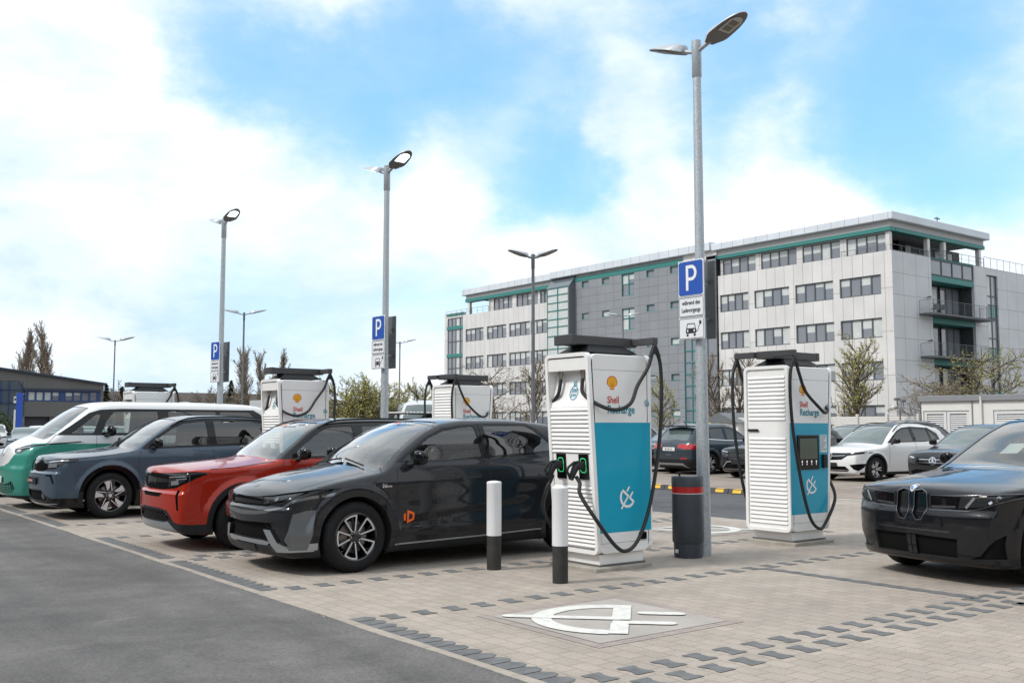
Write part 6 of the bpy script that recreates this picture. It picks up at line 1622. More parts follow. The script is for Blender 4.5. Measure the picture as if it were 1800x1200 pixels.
def window_bay(root, to3, a, b, c, d, n, frame, depth=.2, blinds=.6, tr=None, open_one=False, nm='window'):
    """one ribbon window: frame with mullions, n panes with blinds drawn to different heights"""
    f = MB(); t = .085
    def bx(u0, u1, w0, w1, d0, d1, mb, mi=0):
        vs = [to3(u, w, dd) for dd in (d0, d1) for (u, w) in ((u0, w0), (u1, w0), (u1, w1), (u0, w1))]
        mb.add(vs, [(0, 1, 2, 3), (7, 6, 5, 4), (0, 4, 5, 1), (1, 5, 6, 2), (2, 6, 7, 3), (3, 7, 4, 0)], mi)
    bx(a, b, c, c + t, depth - .08, depth, f); bx(a, b, d - t, d, depth - .08, depth, f)
    w = (b - a) / n
    for k in range(n + 1): u = a + k * w; bx(max(a, u - t * .7), min(b, u + t * .7), c + t, d - t, depth - .08, depth, f)
    if tr:
        for z in tr: bx(a, b, z - t / 2, z + t / 2, depth - .09, depth - .001, f)
    fr = f.build(nm, frame, root)
    p = MB()
    for k in range(n):
        u0, u1 = a + k * w + t * .7, a + (k + 1) * w - t * .7; r = brnd.random()
        zb = d - t if r > blinds else c + t + (d - c) * (brnd.choice((.0, .45, .45, .5, .55, .7)))
        if zb > c + t + .01: p.add([to3(u0, c + t, depth - .02), to3(u1, c + t, depth - .02), to3(u1, zb, depth - .02), to3(u0, zb, depth - .02)], [(0, 1, 2, 3)], 0)
        if zb < d - t - .01: p.add([to3(u0, zb, depth - .02), to3(u1, zb, depth - .02), to3(u1, d - t, depth - .02), to3(u0, d - t, depth - .02)], [(0, 1, 2, 3)], 1)
    p.build('pane', [M_PANE, M_BLIND], fr)
    return fr
def railing(root, pts, z, h, name='railing', bars=4, mt=None):
    m = MB()
    for (p, q) in zip(pts[:-1], pts[1:]):
        L = math.hypot(q[0] - p[0], q[1] - p[1]); n = max(1, int(L / 1.1))
        for k in range(bars): zz = z + h * (k + 1) / bars; m.tube([(p[0], p[1], zz), (q[0], q[1], zz)], .022 if k == bars - 1 else .012, 5)
        for i in range(n + 1): t = i / n; x, y = p[0] + (q[0] - p[0]) * t, p[1] + (q[1] - p[1]) * t; m.tube([(x, y, z), (x, y, z + h)], .02, 5)
    return m.build(name, mt or M_STEELG, root)
def office_block():
    X0, Y0 = 70.9, 43.42
    root = empty('office_building', (X0, Y0, 0)); o = lambda x, y, z: (x - X0, y - Y0, z)
    front = lambda u, z, d: o(X0 + d, u, z)
    side = lambda u, z, d: o(u, Y0 + d, z)
    ROWS = [(1.62, 3.17), (5.12, 6.62), (8.49, 10.06), (11.92, 13.50)]
    # ---- right white wing
    bays = [(44.42, 48.2), (48.8, 52.58), (53.2, 56.95), (57.6, 60.9)]
    holes = [(a, b, c, d) for (c, d) in ROWS for a, b in bays]
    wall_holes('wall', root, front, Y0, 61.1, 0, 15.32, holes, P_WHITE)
    for (c, d) in ROWS:
        for a, b in bays: window_bay(root, front, a, b, c, d, 4, M_FRAMEG, blinds=.62)
    top = [(44.05, 47.7), (48.3, 52.0), (52.6, 56.4), (57.0, 60.8)]
    rec = lambda u, z, d: o(X0 + .35 + d, u, z)
    wall_holes('upper_wall', root, rec, 43.8, 61.1, 15.32, 16.88, [(a, b, 15.34, 16.82) for a, b in top[1:]] + [(top[0][0], top[0][1], 15.34, 16.82)], P_WHITE, .15)
    for i, (a, b) in enumerate(top): window_bay(root, rec, a, b, 15.34, 16.82, 4, M_FRAMEG, .15, blinds=.75)
    railing(root, [o(X0 + .1, 44.0, 0)[:2], o(X0 + .1, 48.0, 0)[:2]], 15.32, .45, bars=1)
    # ---- right-hand side face
    sh_ = [(76.6, 83.44, .0, 15.28), (85.6, 87.5, .5, 14.7)]
    wall_holes('side_wall', root, side, X0, 105.0, 0, 15.32, sh_, P_WHITE_SHADED, .25)
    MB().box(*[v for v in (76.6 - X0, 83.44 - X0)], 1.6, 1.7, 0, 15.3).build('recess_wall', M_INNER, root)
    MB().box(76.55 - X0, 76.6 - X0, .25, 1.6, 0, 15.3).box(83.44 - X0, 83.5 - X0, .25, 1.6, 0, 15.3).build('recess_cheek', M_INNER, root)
    recs = lambda u, z, d: o(u, Y0 + 1.3 + d, z)
    for z in (.2, 3.66, 7.1, 10.55):
        window_bay(root, recs, 77.2, 79.9, z + .05, z + 2.75, 2, M_FRAMEG, .1, .1, nm='balcony_door'); window_bay(root, recs, 80.2, 83.3, z + .05, z + 2.75, 3, M_FRAMEG, .1, .1, nm='balcony_door')
        MB().box(76.6 - X0, 83.44 - X0, .05, 1.58, z + 2.83, z + 3.27).build('floor_band', M_TEALB, root)
        if z > 3:
            fl = MB().box(74.6 - X0, 84.3 - X0, -1.25, 1.5, z - .16, z + .0, 0).box(76.6 - X0, 83.44 - X0, 1.25, 1.5, z + .0, z + .04).build('balcony', mat('balcony_grey', (.10, .11, .12), .6), root)
            railing(fl, [(74.65 - X0, .0), (74.65 - X0, -1.2), (84.25 - X0, -1.2), (84.25 - X0, 0)], z, 1.02, bars=6)
    ch = MB()
    for cx in (75.6, 76.6): ch.box(cx - X0, cx - X0 + .45, -.9, -.45, 10.9, 10.95).box(cx - X0 + .4, cx - X0 + .45, -.9, -.45, 10.95, 11.35).box(cx - X0, cx - X0 + .04, -.9, -.86, 10.55, 10.9).box(cx - X0 + .4, cx - X0 + .44, -.5, -.46, 10.55, 10.9)
    ch.build('balcony_chair', M_STEELG, root)
    # glass parapet above the recess
    window_bay(root, side, 76.65, 83.4, 13.9, 15.2, 4, M_FRAMEG, .12, 0, nm='glass_parapet')
    MB().box(76.6 - X0, 83.44 - X0, .02, 1.5, 13.4, 13.85).build('floor_band', M_TEALB, root); MB().box(76.6 - X0, 83.44 - X0, .0, 1.5, 15.21, 15.34).build('floor_band', M_TEALB, root)
    window_bay(root, side, 85.6, 87.5, .5, 14.7, 2, M_FRAMEG, .2, .3, tr=(2.2, 4.0, 5.7, 7.1, 8.3, 9.15, 10.93, 12.08, 12.86), nm='stair_window')
    tp = MB()
    for a, b in ((10.93, 12.05), (7.15, 8.25), (3.6, 4.7)): tp.add([side(85.66, a, .17), side(87.44, a, .17), side(87.44, b, .17), side(85.66, b, .17)], [(0, 1, 2, 3)])
    tp.build('teal_infill', mat('teal_glass', (.01, .16, .16), .1, 0, .5), root)
    for z in (4.9, 8.35, 11.9):
        MB().tube([side(75.9, z + .05, 0), side(75.9, z + .05, -.12)], .05, 8).lathe([(.12, z - .02), (.13, z + .05), (.05, z + .14)], 10, c=(75.9 - X0, -.22, 0)).build('wall_lamp', M_STEELG, root)
    # open corner loggia of the top floor
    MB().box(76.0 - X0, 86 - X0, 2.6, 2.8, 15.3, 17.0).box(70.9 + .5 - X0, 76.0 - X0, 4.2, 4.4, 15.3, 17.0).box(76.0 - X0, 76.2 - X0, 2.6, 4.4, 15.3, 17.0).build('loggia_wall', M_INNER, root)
    rc = lambda u, z, d: o(u, Y0 + 2.45 + d, z)
    window_bay(root, rc, 77.0, 80.2, 15.4, 16.8, 3, M_FRAMEG, .1, .2); window_bay(root, rc, 80.6, 84.8, 15.4, 16.8, 4, M_FRAMEG, .1, .2)
    for x, y in ((71.3, 43.85), (76.7, 43.75), (79.2, 43.75), (85.0, 43.75)): MB().box(x - X0 - .18, x - X0 + .18, y - Y0 - .15, y - Y0 + .2, 15.32, 16.88).build('column', P_WHITE, root)
    railing(root, [(.3, .12), (5.6, .12)], 15.32, .5, bars=1); railing(root, [(5.9, .12), (14.5, .12)], 15.34, .75, bars=2); railing(root, [(14.6, .12), (33, .12)], 15.32, .95, bars=1)
    # ---- grey panelled middle
    small = [(a, b, c, d) for (c, d) in ((2.43, 3.1), (5.85, 6.5), (9.3, 9.98), (12.84, 13.5), (16.26, 16.95)) for a, b in ((78.83, 79.93), (75.62, 76.75), (69.13, 70.22), (65.92, 67.01))]
    tall = [(71.96, 73.78, c, d) for (c, d) in ((1.0, 3.1), (4.4, 6.5), (7.8, 10.0), (11.21, 13.44), (14.7, 16.98))]
    gl = [(63.5, 65.3, .3, 11.3)]
    gx = lambda u, z, d: o(X0 - .12 + d, u, z)
    wall_holes('grey_wall', root, gx, 62.35, 81.0, 0, 17.0, small + tall + gl, P_GREY)
    for h in small: window_bay(root, gx, *h, 1, M_FRAMET, .2, .45)
    for h in tall: window_bay(root, gx, *h, 2, M_FRAMET, .2, .55, tr=((h[2] + h[3]) / 2 + .1,))
    window_bay(root, gx, 63.5, 65.3, .3, 11.3, 2, M_FRAMET, .15, .45, tr=(1.9, 3.0, 4.2, 5.3, 6.4, 7.5, 8.6, 9.8), nm='stair_window')
    window_bay(root, gx, 61.15, 62.35, .3, 17.3, 1, M_FRAMEG, .02, 0, tr=(2, 4, 6, 8, 10, 12, 14, 16), nm='dark_glass_strip')
    # ---- projecting stair tower with a sloping glass head
    tx = lambda u, z, d: o(X0 - 1.0 + d, u, z)
    MB().box(-1.0 + .3, 0, 81.05 - Y0, 84.8 - Y0, 0, 16.55).box(-1.02, .0, 81.0 - Y0, 81.12 - Y0, 0, 16.6).build('tower_core', mat('tower_grey', (.13, .14, .15), .5), root)
    MB().add([tx(81.0, 16.6, 0), tx(84.85, 16.6, 0), o(X0 - .05, 84.85, 17.75), o(X0 - .05, 81.0, 17.75)], [(0, 1, 2, 3)]).add([tx(81.0, 16.6, 0), o(X0 - .05, 81.0, 17.75), o(X0 - .05, 81.0, 16.6)], [(0, 1, 2)]).build('glass_head', mat('sloped_glass', (.10, .115, .13), .12, 0, .5), root)
    window_bay(root, tx, 81.2, 84.8, .2, 16.6, 2, M_FRAMET, .12, .85, tr=(1.5, 3, 4.1, 5.2, 6.4, 7.6, 8.7, 9.9, 11.3, 12.3, 13.14, 14.08, 14.95, 15.8), nm='stair_window')
    # ---- left white wing
    bays = [(85.05, 88.9), (89.05, 92.95), (93.5, 97.4), (98.1, 101.9)]
    holes = [(a, b, c, d) for (c, d) in ROWS for a, b in bays]
    wall_holes('wall', root, front, 84.85, 102.5, 0, 15.32, holes, P_WHITE)
    for (c, d) in ROWS:
        for a, b in bays: window_bay(root, front, a, b, c, d, 4, M_FRAMEG, blinds=.7)
    top = [(84.9, 87.6), (88.0, 92.0), (92.8, 96.5)]
    wall_holes('upper_wall', root, rec, 84.85, 97.2, 15.32, 16.88, [(a, b, 15.34, 16.82) for a, b in top], P_WHITE, .15)
    for a, b in top: window_bay(root, rec, a, b, 15.34, 16.82, 4, M_FRAMEG, .15, blinds=.8)
    MB().box(.2, 8, 97.2 - Y0, 97.3 - Y0, 15.3, 17).box(.1, .45, 101.2 - Y0, 101.6 - Y0, 15.32, 16.9).box(4, 4.2, 97.2 - Y0, 102 - Y0, 15.3, 17).build('column', P_WHITE, root)
    railing(root, [(.15, 97.3 - Y0), (.15, 106.5 - Y0)], 15.32, .75, bars=2)
    # ---- far left glazed block
    lx = lambda u, z, d: o(X0 + .25 + d, u, z)
    wall_holes('end_wall', root, lx, 102.5, 107.0, 0, 15.85, [(102.7, 106.3, .4, 15.2)], P_WHITE, .2)
    window_bay(root, lx, 102.7, 106.3, .4, 15.2, 4, M_FRAMEG, .12, .25, tr=(2.2, 3.6, 5.4, 7.0, 8.8, 10.3, 12.2, 13.8), nm='stair_window')
    for c, d in ((15.45, 15.75), (13.7, 14.15), (10.2, 10.6), (6.7, 7.1), (3.2, 3.6)): MB().box(.2, .5, 102.6 - Y0, 106.4 - Y0, c, d).build('floor_band', M_TEALB, root)
    # ---- bands and roofs
    MB().box(.0, .8, 43.5 - Y0 + .0, 61.6 - Y0, 16.9, 17.22).box(.8, 14.7, 0.05, .8, 16.9, 17.22).build('floor_band', M_TEALB, root)
    MB().box(-.14, .4, 65.3 - Y0, 81.0 - Y0, 17.02, 17.5).build('floor_band', M_TEALB, root)
    MB().box(.0, .8, 84.9 - Y0, 102.0 - Y0, 16.88, 17.3).build('floor_band', M_TEALB, root)
    MB().box(.05, 14.6, .1, 61.3 - Y0, 17.22, 17.7).box(.02, 14, 62.4 - Y0, 81 - Y0, 17.5, 17.75).box(.05, 14, 84.9 - Y0, 101.9 - Y0, 17.3, 17.7).build('eaves_wall', mat('eaves_panel', (.40, .39, .39), .6, noise=.05), root)
    MB().box(-.35, 14.9, -.35, 61.6 - Y0, 17.7, 18.33, 0, .05).build('roof', M_FASC, root)
    MB().box(-.5, 14.5, 61.6 - Y0, 84.9 - Y0, 17.76, 18.55, 0, .05).build('roof', M_FASC, root)
    MB().box(-.3, 14.5, 84.9 - Y0, 102.4 - Y0, 17.72, 18.5, 0, .05).build('roof', M_FASC, root)
    MB().box(-.12, .3, 61.15 - Y0, 65.3 - Y0, 17.0, 17.76).build('upper_panel', P_WHITE, root)
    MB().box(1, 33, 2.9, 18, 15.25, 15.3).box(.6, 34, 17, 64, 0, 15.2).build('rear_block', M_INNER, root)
    MB().tube([(10.5, 2, 18.3), (10.5, 2, 19.6)], .05, 6).box(10.2, 10.8, 1.9, 2.1, 19.4, 19.5).build('roof_aerial', M_STEELG, root); MB().box(4, 8, 70 - Y0, 73 - Y0, 18.5, 18.85).build('roof_hatch', M_FASC, root)
    return tag(root, 'large white and grey office block with ribbon windows and teal bands', 'office building')
office_block()
# ------------------------------------------------------------------ low grey hall with blue windows, far left
def grey_hall():
    root = empty('hall', (4, 78, 0)); o = lambda x, y, z: (x - 4, y - 78, z)
    gm = panel_mat('hall_concrete', (.125, .12, .115), 3.0, 4.5, joint=1.6, jw=.02, axis='x', oz=.6)
    fr = lambda u, z, d: o(u, 78 + d, z)
    zt = lambda x: 4.62 + (21.4 - x) * .128
    prof = [(-6, 1.53 if False else 2.2), (21.3, 2.2), (21.3, zt(21.3)), (10.5, zt(10.5)), (-6, zt(10.5) - 16.5 * .128)]
    m = MB()
    # wall between the window band and the roof, and the apron below it
    m.prism([(15.85, 4.2), (21.3, 4.2), (21.3, zt(21.3)), (10.5, zt(10.5)), (10.5, 4.72), (15.5, 4.72)], lambda u, v, t: o(u, 78 + t, v), 0, .3)
    m.prism([(15.9, 2.2), (21.3, 2.2), (21.3, 3.26), (15.9, 3.26)], lambda u, v, t: o(u, 78 + t, v), 0, .3)
    m.prism([(21.1, 3.26), (21.3, 3.26), (21.3, 4.2), (21.1, 4.2)], lambda u, v, t: o(u, 78 + t, v), 0, .3)
    m.box(20.9 - 4, 21.3 - 4, .3, 26, 0, 4.5); m.prism([(-6, 4.7), (10.5, 4.7), (10.5, zt(10.5)), (-6, zt(10.5) - 2)], lambda u, v, t: o(u, 78 + t, v), 0, .3)
    m.build('wall', gm, root)
    MB().prism([(21.5, zt(21.5) - .03), (21.5, zt(21.5) + .10), (10.5, zt(10.5) + .12), (-6, zt(10.5) - 1.9), (-6, zt(10.5) - 2.05), (10.5, zt(10.5) - .03)], lambda u, v, t: o(u, 78 + t, v), -.25, 26).build('roof', mat('roof_edge_blue', (.02, .035, .065), .5), root)
    bl = mat('blue_frame', (.012, .05, .17), .45)
    MB().box(15.9 - 4, 21.1 - 4, -.12, .12, 4.05, 4.22).build('shutter_box', mat('shutter_navy', (.02, .03, .06), .5), root)
    x = 15.9
    for a, b, n in ((15.95, 16.1, 0), (16.1, 18.25, 4), (18.25, 18.6, 0), (18.6, 20.9, 4)):
        if n: window_bay(root, fr, a, b, 3.3, 4.05, n, bl, .12, .9)
        else: MB().box(a - 4, b - 4, .02, .2, 3.3, 4.05).build('blue_panel', bl, root)
    MB().box(20.9 - 4, 21.1 - 4, .02, .2, 3.3, 4.05).build('blue_panel', bl, root)
    # glazed corner on the left with a raked edge
    g = MB(); g.prism([(-6, 0), (16.0, 0), (15.95, 2.2), (15.8, 4.1), (15.5, 4.7), (-6, 4.7)], lambda u, v, t: o(u, 78.05 + t, v), 0, .1); g.build('glass_front', mat('hall_glass', (.10, .125, .15), .04, 0, 1), root)
    f = MB()
    for x in (15.75, 14.9, 14.3, 13.4, 12.5, 11): f.box(x - 4 - .03, x - 4 + .03, -.02, .05, 0, 4.7)
    for z in (4.1, 3.15, 2.2, 1.2): f.box(-10, 15.85 - 4, -.02, .05, z - .03, z + .03)
    f.box(13.2 - 4, 14.4 - 4, -.05, .06, 4.0, 4.1).box(13.2 - 4, 14.4 - 4, -.05, .06, 3.1, 3.2).box(14.32 - 4, 14.42 - 4, -.05, .06, 3.1, 4.1)
    f.build('glass_frame', bl, root)
    MB().box(16 - 4, 21.3 - 4, .6, .8, 0, 2.2).build('entrance_wall', mat('entrance_dark', (.04, .045, .055), .5), root); MB().box(17.7 - 4, 18.9 - 4, .35, .55, 0, 2.2).build('door', mat('door_grey', (.25, .25, .25), .5), root)
    tag(root, 'low grey hall with a sloping roof and blue-framed window band at far left', 'hall')
grey_hall()
p = empty('pylon_sign', (13.17, 66, 0)); MB().box(-.18, .19, -.06, .06, 0, 3.5, 0, .02).build('blue_board', mat('pylon_blue', (.02, .08, .42), .4), p); MB().box(-.27, -.185, -.05, .05, 0, 2.5).box(-.30, -.185, -.05, .05, 2.9, 3.3).build('white_edge', M_PLATE, p); MB().box(-.29, -.2, -.056, -.051, 3.05, 3.2).build('panel_mark', M_BLACKT, p)
tag(p, 'tall blue pylon sign with a white edge in front of the grey hall', 'pylon sign')
# long low building beyond, brown roof
r = empty('low_building', (46, 112, 0)); MB().box(-18, 4, 0, 8, 0, 3.6).build('wall', mat('sand_wall', (.32, .27, .2), .8, noise=.08), r)
MB().add([(-18.5, -.5, 3.5), (4.5, -.5, 3.5), (4.5, 4, 5.4), (-18.5, 4, 5.4)], [(0, 1, 2, 3)]).add([(4.5, -.5, 3.5), (4.5, 8.5, 3.5), (4.5, 4, 5.4)], [(0, 1, 2)]).build('roof', mat('brown_roof', (.075, .062, .055), .8, noise=.15), r)
m = MB(); m.add([(-7, .6, 4.0), (-5.6, .6, 4.0), (-5.6, 1.2, 4.25), (-7, 1.2, 4.25)], [(0, 1, 2, 3)]).add([(-3, .6, 4.0), (-1.8, .6, 4.0), (-1.8, 1.2, 4.25), (-3, 1.2, 4.25)], [(0, 1, 2, 3)]); m.build('skylight', M_LENSB, r)
tag(r, 'long low building with a brown pitched roof on the horizon', 'building')
# pale building with slats behind the shrub, and a corrugated shelter
r = empty('pale_building', (30, 58, 0)); m = MB(); m.box(-3.5, 1.6, 0, 5, 0, 3.2, 0)
for k in range(6): m.box(-3.4, 1.5, -.04, .0, 1.5 + k * .28, 1.6 + k * .28, 1)
m.build('wall', [mat('pale_wall', (.42, .43, .43), .7), M_FRAMEG], r); tag(r, 'pale building with dark window slats behind the budding shrub', 'building')
r = empty('shelter', (21.0, 33.5, 0)); m = MB()
for k in range(20): m.box(-1.0 + k * .16, -.92 + k * .16, -.7, .7, 2.02, 2.08, 0)
m.box(-1.05, 2.3, -.75, .75, 1.98, 2.03, 1); m.build('corrugated_roof', [M_PLATE, M_BLACKT], r)
for x in (-.9, 2.1): MB().box(x, x + .08, -.04, .04, 0, 1.98).build('post', M_STEELG, r)
tag(r, 'low corrugated shelter roof seen above the red car roof', 'shelter')

# ------------------------------------------------------------------ right: white service building, slatted fence
def service_building():
    root = empty('service_building', (42, 24.5, 0)); to = lambda u, z, d: (d, u - 24.5, z)
    wm = mat('render_white', (.66, .65, .62), .75, noise=.05, nscale=1.5)
    holes = [(22.3, 24.42, .05, 2.2), (19.8, 21.25, .05, 2.2), (16.5, 18.6, .05, 2.2)]
    wall_holes('wall', root, to, 8, 24.52, 0, 2.62, holes, wm, .08)
    MB().box(0.0, 6, 0.0, .02, 0, 2.6).build('end_wall', wm, root)
    MB().box(-.12, 6.2, 8 - 24.5, .12, 2.6, 2.86, 0, .02).build('roof', mat('grey_fascia', (.22, .225, .24), .55, noise=.05), root)
    lw = mat('louvre_white', (.62, .62, .62), .5); lb = mat('louvre_black', (.02, .02, .02), .8)
    def leaf(a, b, c, d, z0, z1):
        fr = MB(); fr.box(.04, .09, a - 24.5, b - 24.5, c, z0 - .0).box(.04, .09, a - 24.5, b - 24.5, z1, d).box(.04, .09, a - 24.5, a - 24.5 + .12, z0, z1).box(.04, .09, b - 24.5 - .12, b - 24.5, z0, z1)
        f = fr.build('louvre_door', lw, root)
        MB().box(.11, .12, a - 24.5, b - 24.5, z0, z1).build('dark_back', lb, f)
        s = MB(); z = z0 + .02
        while z < z1 - .03: s.add([(.055, a - 24.38, z), (.055, b - 24.62, z), (.085, b - 24.62, z + .05), (.085, a - 24.38, z + .05)], [(0, 1, 2, 3)]); z += .088
        s.build('slats', lw, f)
    leaf(22.32, 23.33, .06, 2.18, .35, 2.06); leaf(23.36, 24.4, .06, 2.18, .35, 2.06); leaf(19.82, 21.23, .06, 2.18, 1.74, 2.03); leaf(16.5, 18.6, .06, 2.18, 1.74, 2.03)
    MB().tube([(-.08, 21.73 - 24.5, 0), (-.08, 21.73 - 24.5, 2.8)], .05, 8).build('downpipe', wm, root); MB().tube([(-.03, 22.15 - 24.5, 0), (-.03, 22.15 - 24.5, 2.6)], .025, 6).build('conduit', mat('grey_fascia', (.22, .225, .24), .55), root)
    tag(root, 'low white service building with louvred doors and grey roof edge at right', 'service building')
service_building()
def fence(y0, y1, label):
    root = empty('slatted_fence', (43, y0, 0)); m = MB(); z = .1
    wm = mat('fence_white', (.60, .585, .55), .6, noise=.05)
    while z < 1.93: m.add([(0, 0, z), (0, y1 - y0, z), (.03, y1 - y0, z + .085), (.03, 0, z + .085)], [(0, 1, 2, 3)]); m.add([(.03, 0, z + .085), (.03, y1 - y0, z + .085), (0, y1 - y0, z + .095), (0, 0, z + .095)], [(0, 1, 2, 3)]); z += .095
    m.build('slat_panel', wm, root); y = 0
    while y <= y1 - y0 + .01: MB().box(-.08, .05, y - .06, y + .06, 0, 2.1, 0, .01).build('post', wm, root); y += (y1 - y0) / max(1, round((y1 - y0) / 1.62))
    tag(root, label, 'fence', 'white slatted fences')
fence(25.25, 33.2, 'white slatted fence left of the service building'); fence(33.3, 36.1, 'short white slatted fence piece left of the second charger')
for y, lab in ((26.3, 'grey meter cabinet against the fence beside the service building'), (30.0, 'grey meter cabinet against the fence behind the second charger')):
    c = empty('meter_cabinet', (42.5, y, 0)); MB().box(-.2, .2, -.35, .35, 0, 1.55, 0, .02).box(-.24, .24, -.4, .4, 1.55, 1.62).build('cabinet_body', mat('cabinet_brown', (.20, .175, .155), .6), c); MB().box(-.215, -.2, -.05, .05, 1.1, 1.18).build('warning_mark', MATS['yellow_reflector'], c); tag(c, lab, 'cabinet', 'meter cabinets')
c = empty('camera_mast', (42.4, 25.8, 0)); MB().tube([(0, 0, 0), (0, 0, 2.3)], .035, 8).tube([(0, -.28, 2.35), (0, .28, 2.35)], .025, 6).build('mast', M_STEELG, c)
for y, z in ((-.2, 2.62), (.1, 2.7)): MB().box(-.22, .12, y - .07, y + .07, z, z + .13, 0, .02).tube([(-.02, y, z), (0, y, 2.35)], .02, 6).build('camera_housing', M_STEELG, c)
MB().box(-.3, .1, .12, .26, 2.36, 2.47, 0, .03).build('camera_housing', M_PLATE, c); tag(c, 'small mast with surveillance cameras at the corner of the white service building', 'camera mast')
k = empty('kiosk', (43.5, 36.6, 0)); MB().box(-1, 1, -1.2, 1.2, 0, 1.75).build('wall', M_PLATE, k); MB().add([(-1.2, -1.4, 1.7), (-1.2, 1.4, 1.7), (-1.2, 0, 2.25), (1.2, -1.4, 1.7), (1.2, 1.4, 1.7), (1.2, 0, 2.25)], [(0, 1, 2), (5, 4, 3), (0, 2, 5, 3), (2, 1, 4, 5)]).build('roof', M_STEELG, k); tag(k, 'small white gabled shed right behind the nearest lamp post', 'shed')

# ------------------------------------------------------------------ trees, bare or just coming into leaf
BARK = mat('bark', (.12, .095, .07), .9, noise=.3, nscale=8); BARKR = mat('bark_reddish', (.21, .165, .13), .9, noise=.3, nscale=8)
BUD_G = mat('bud_green', (.33, .31, .08), .8, noise=.3, nscale=2); BUD_B = mat('bud_brown', (.27, .21, .14), .8, noise=.3, nscale=2); BUD_Y = mat('blossom_yellow', (.75, .45, .01), .7, noise=.2, nscale=3)
NEEDLE = mat('needle_green', (.018, .032, .014), .85, noise=.35, nscale=2); LEAFG = mat('leaf_green', (.035, .055, .018), .8, noise=.4, nscale=3)
def grow(rnd, tb, lv, p, d, L, r, depth, P):
    """one branch as a thin bent tube, children along it; P: settings"""
    n = 3; pts = [Vector(p)]; dd = Vector(d).normalized(); q = Vector(p)
    for i in range(n):
        dd = (dd + Vector((rnd.gauss(0, .09), rnd.gauss(0, .09), rnd.gauss(0, .06) + P['up'])) * (1 + depth * .25)).normalized(); q = q + dd * L / n; pts.append(q.copy())
    k = 5 if depth == 0 else 3
    tb.tube(pts, [max(P['rmin'], r * (1 - .25 * i)) for i in range(n + 1)], k, cap=False)
    if depth >= P['depth']:
        for _ in range(P['buds']):
            t = rnd.random(); a = pts[min(n - 1, int(t * n))].lerp(pts[min(n, int(t * n) + 1)], (t * n) % 1) + Vector((rnd.gauss(0, .03), rnd.gauss(0, .03), rnd.gauss(0, .03))); s = P['bs'] * (.6 + rnd.random() * .8)
            u = Vector((rnd.gauss(0, 1), rnd.gauss(0, 1), rnd.gauss(0, 1))).normalized() * s; v = u.orthogonal().normalized() * s * .6
            lv.add([tuple(a - v), tuple(a + u), tuple(a + v), tuple(a - u)], [(0, 1, 2, 3)])
        return
    nc = P['kids'][depth]
    for i in range(nc):
        t = P['t0'][depth] + (1 - P['t0'][depth]) * (i + rnd.random() * .8) / nc; j = min(n - 1, int(t * n)); a = pts[j].lerp(pts[j + 1], min(1, t * n - j))
        base = (pts[j + 1] - pts[j]).normalized(); az = i * 2.4 + rnd.random() * .8; sp = R(P['ang'][depth] + rnd.gauss(0, 8))
        o1 = base.orthogonal().normalized(); o2 = base.cross(o1); nd = base * math.cos(sp) + (o1 * math.cos(az) + o2 * math.sin(az)) * math.sin(sp)
        grow(rnd, tb, lv, a, nd, L * P['len'][depth] * (1.15 - .5 * t) * (.8 + .4 * rnd.random()), r * .45, depth + 1, P)
KINDS = dict(
    poplar=dict(depth=3, kids=[38, 12, 5], t0=[.08, .08, .1], ang=[13, 18, 30], len=[.27, .36, .42], up=.06, rmin=.006, buds=3, bs=.045, tr=.009),
    street=dict(depth=3, kids=[20, 7, 4], t0=[.22, .2, .1], ang=[38, 34, 35], len=[.36, .46, .5], up=.05, rmin=.007, buds=4, bs=.042),
    shrub=dict(depth=3, kids=[20, 7, 5], t0=[.05, .2, .1], ang=[52, 32, 30], len=[.68, .45, .45], up=.04, rmin=.008, buds=7, bs=.035),
    wide=dict(depth=3, kids=[13, 8, 5], t0=[.15, .1, .1], ang=[62, 42, 40], len=[.55, .5, .5], up=-.01, rmin=.008, buds=4, bs=.04),
    twig=dict(depth=3, kids=[13, 7, 4], t0=[.15, .2, .1], ang=[40, 35, 30], len=[.45, .5, .5], up=.03, rmin=.012, buds=1, bs=.06))
def tree(kind, loc, H, seed, bark, bud, label, group=None, multi=1, name='tree', cat='tree', fill=1.0):
    rnd = random.Random(seed); P = KINDS[kind]; root = empty(name, loc); tb, lv = MB(), MB()
    for s in range(multi):
        a = s * 2.1 + seed; off = (math.cos(a) * .35 * (multi > 1), math.sin(a) * .35 * (multi > 1), -.05)
        grow(rnd, tb, lv, off, (rnd.gauss(0, .05) + .12 * math.cos(a) * (multi > 1), rnd.gauss(0, .05) + .12 * math.sin(a) * (multi > 1), 1), H * .86 * (1 - .12 * rnd.random() * (multi > 1)), H * P.get('tr', .018), 0, P)
    link_mesh('trunk_and_branches', tb.v, tb.f, bark, root)
    if lv.v: link_mesh('buds', lv.v, lv.f, bud, root)
    return tag(root, label, cat, group)
TG = 'budding trees in front of the office block'; PG = 'tall bare poplars on the horizon'
tree('poplar', (20.4, 103.8, 0), 10.4, 1, BARKR, BUD_B, 'shorter left poplar above the roof of the grey hall', PG)
tree('poplar', (22.0, 103.0, 0), 11.6, 2, BARKR, BUD_B, 'tallest bare poplar rising above the roof of the grey hall', PG, multi=2)
tree('poplar', (23.6, 103.0, 0), 9.8, 3, BARKR, BUD_B, 'right-hand poplar of the clump above the grey hall', PG)
tree('poplar', (35.6, 86.2, 0), 8.8, 4, BARKR, BUD_B, 'bare poplar left of the pair behind the red car charger', PG, multi=2)
tree('poplar', (37.4, 85.6, 0), 9.6, 5, BARKR, BUD_B, 'bare poplar right of the pair behind the red car charger', PG, multi=2)
tree('shrub', (21.9, 39.9, 0), 3.4, 6, BARK, BUD_G, 'dense shrub with yellow-green buds left of the middle lamp post', 'budding shrubs', multi=4, name='shrub', cat='shrub')
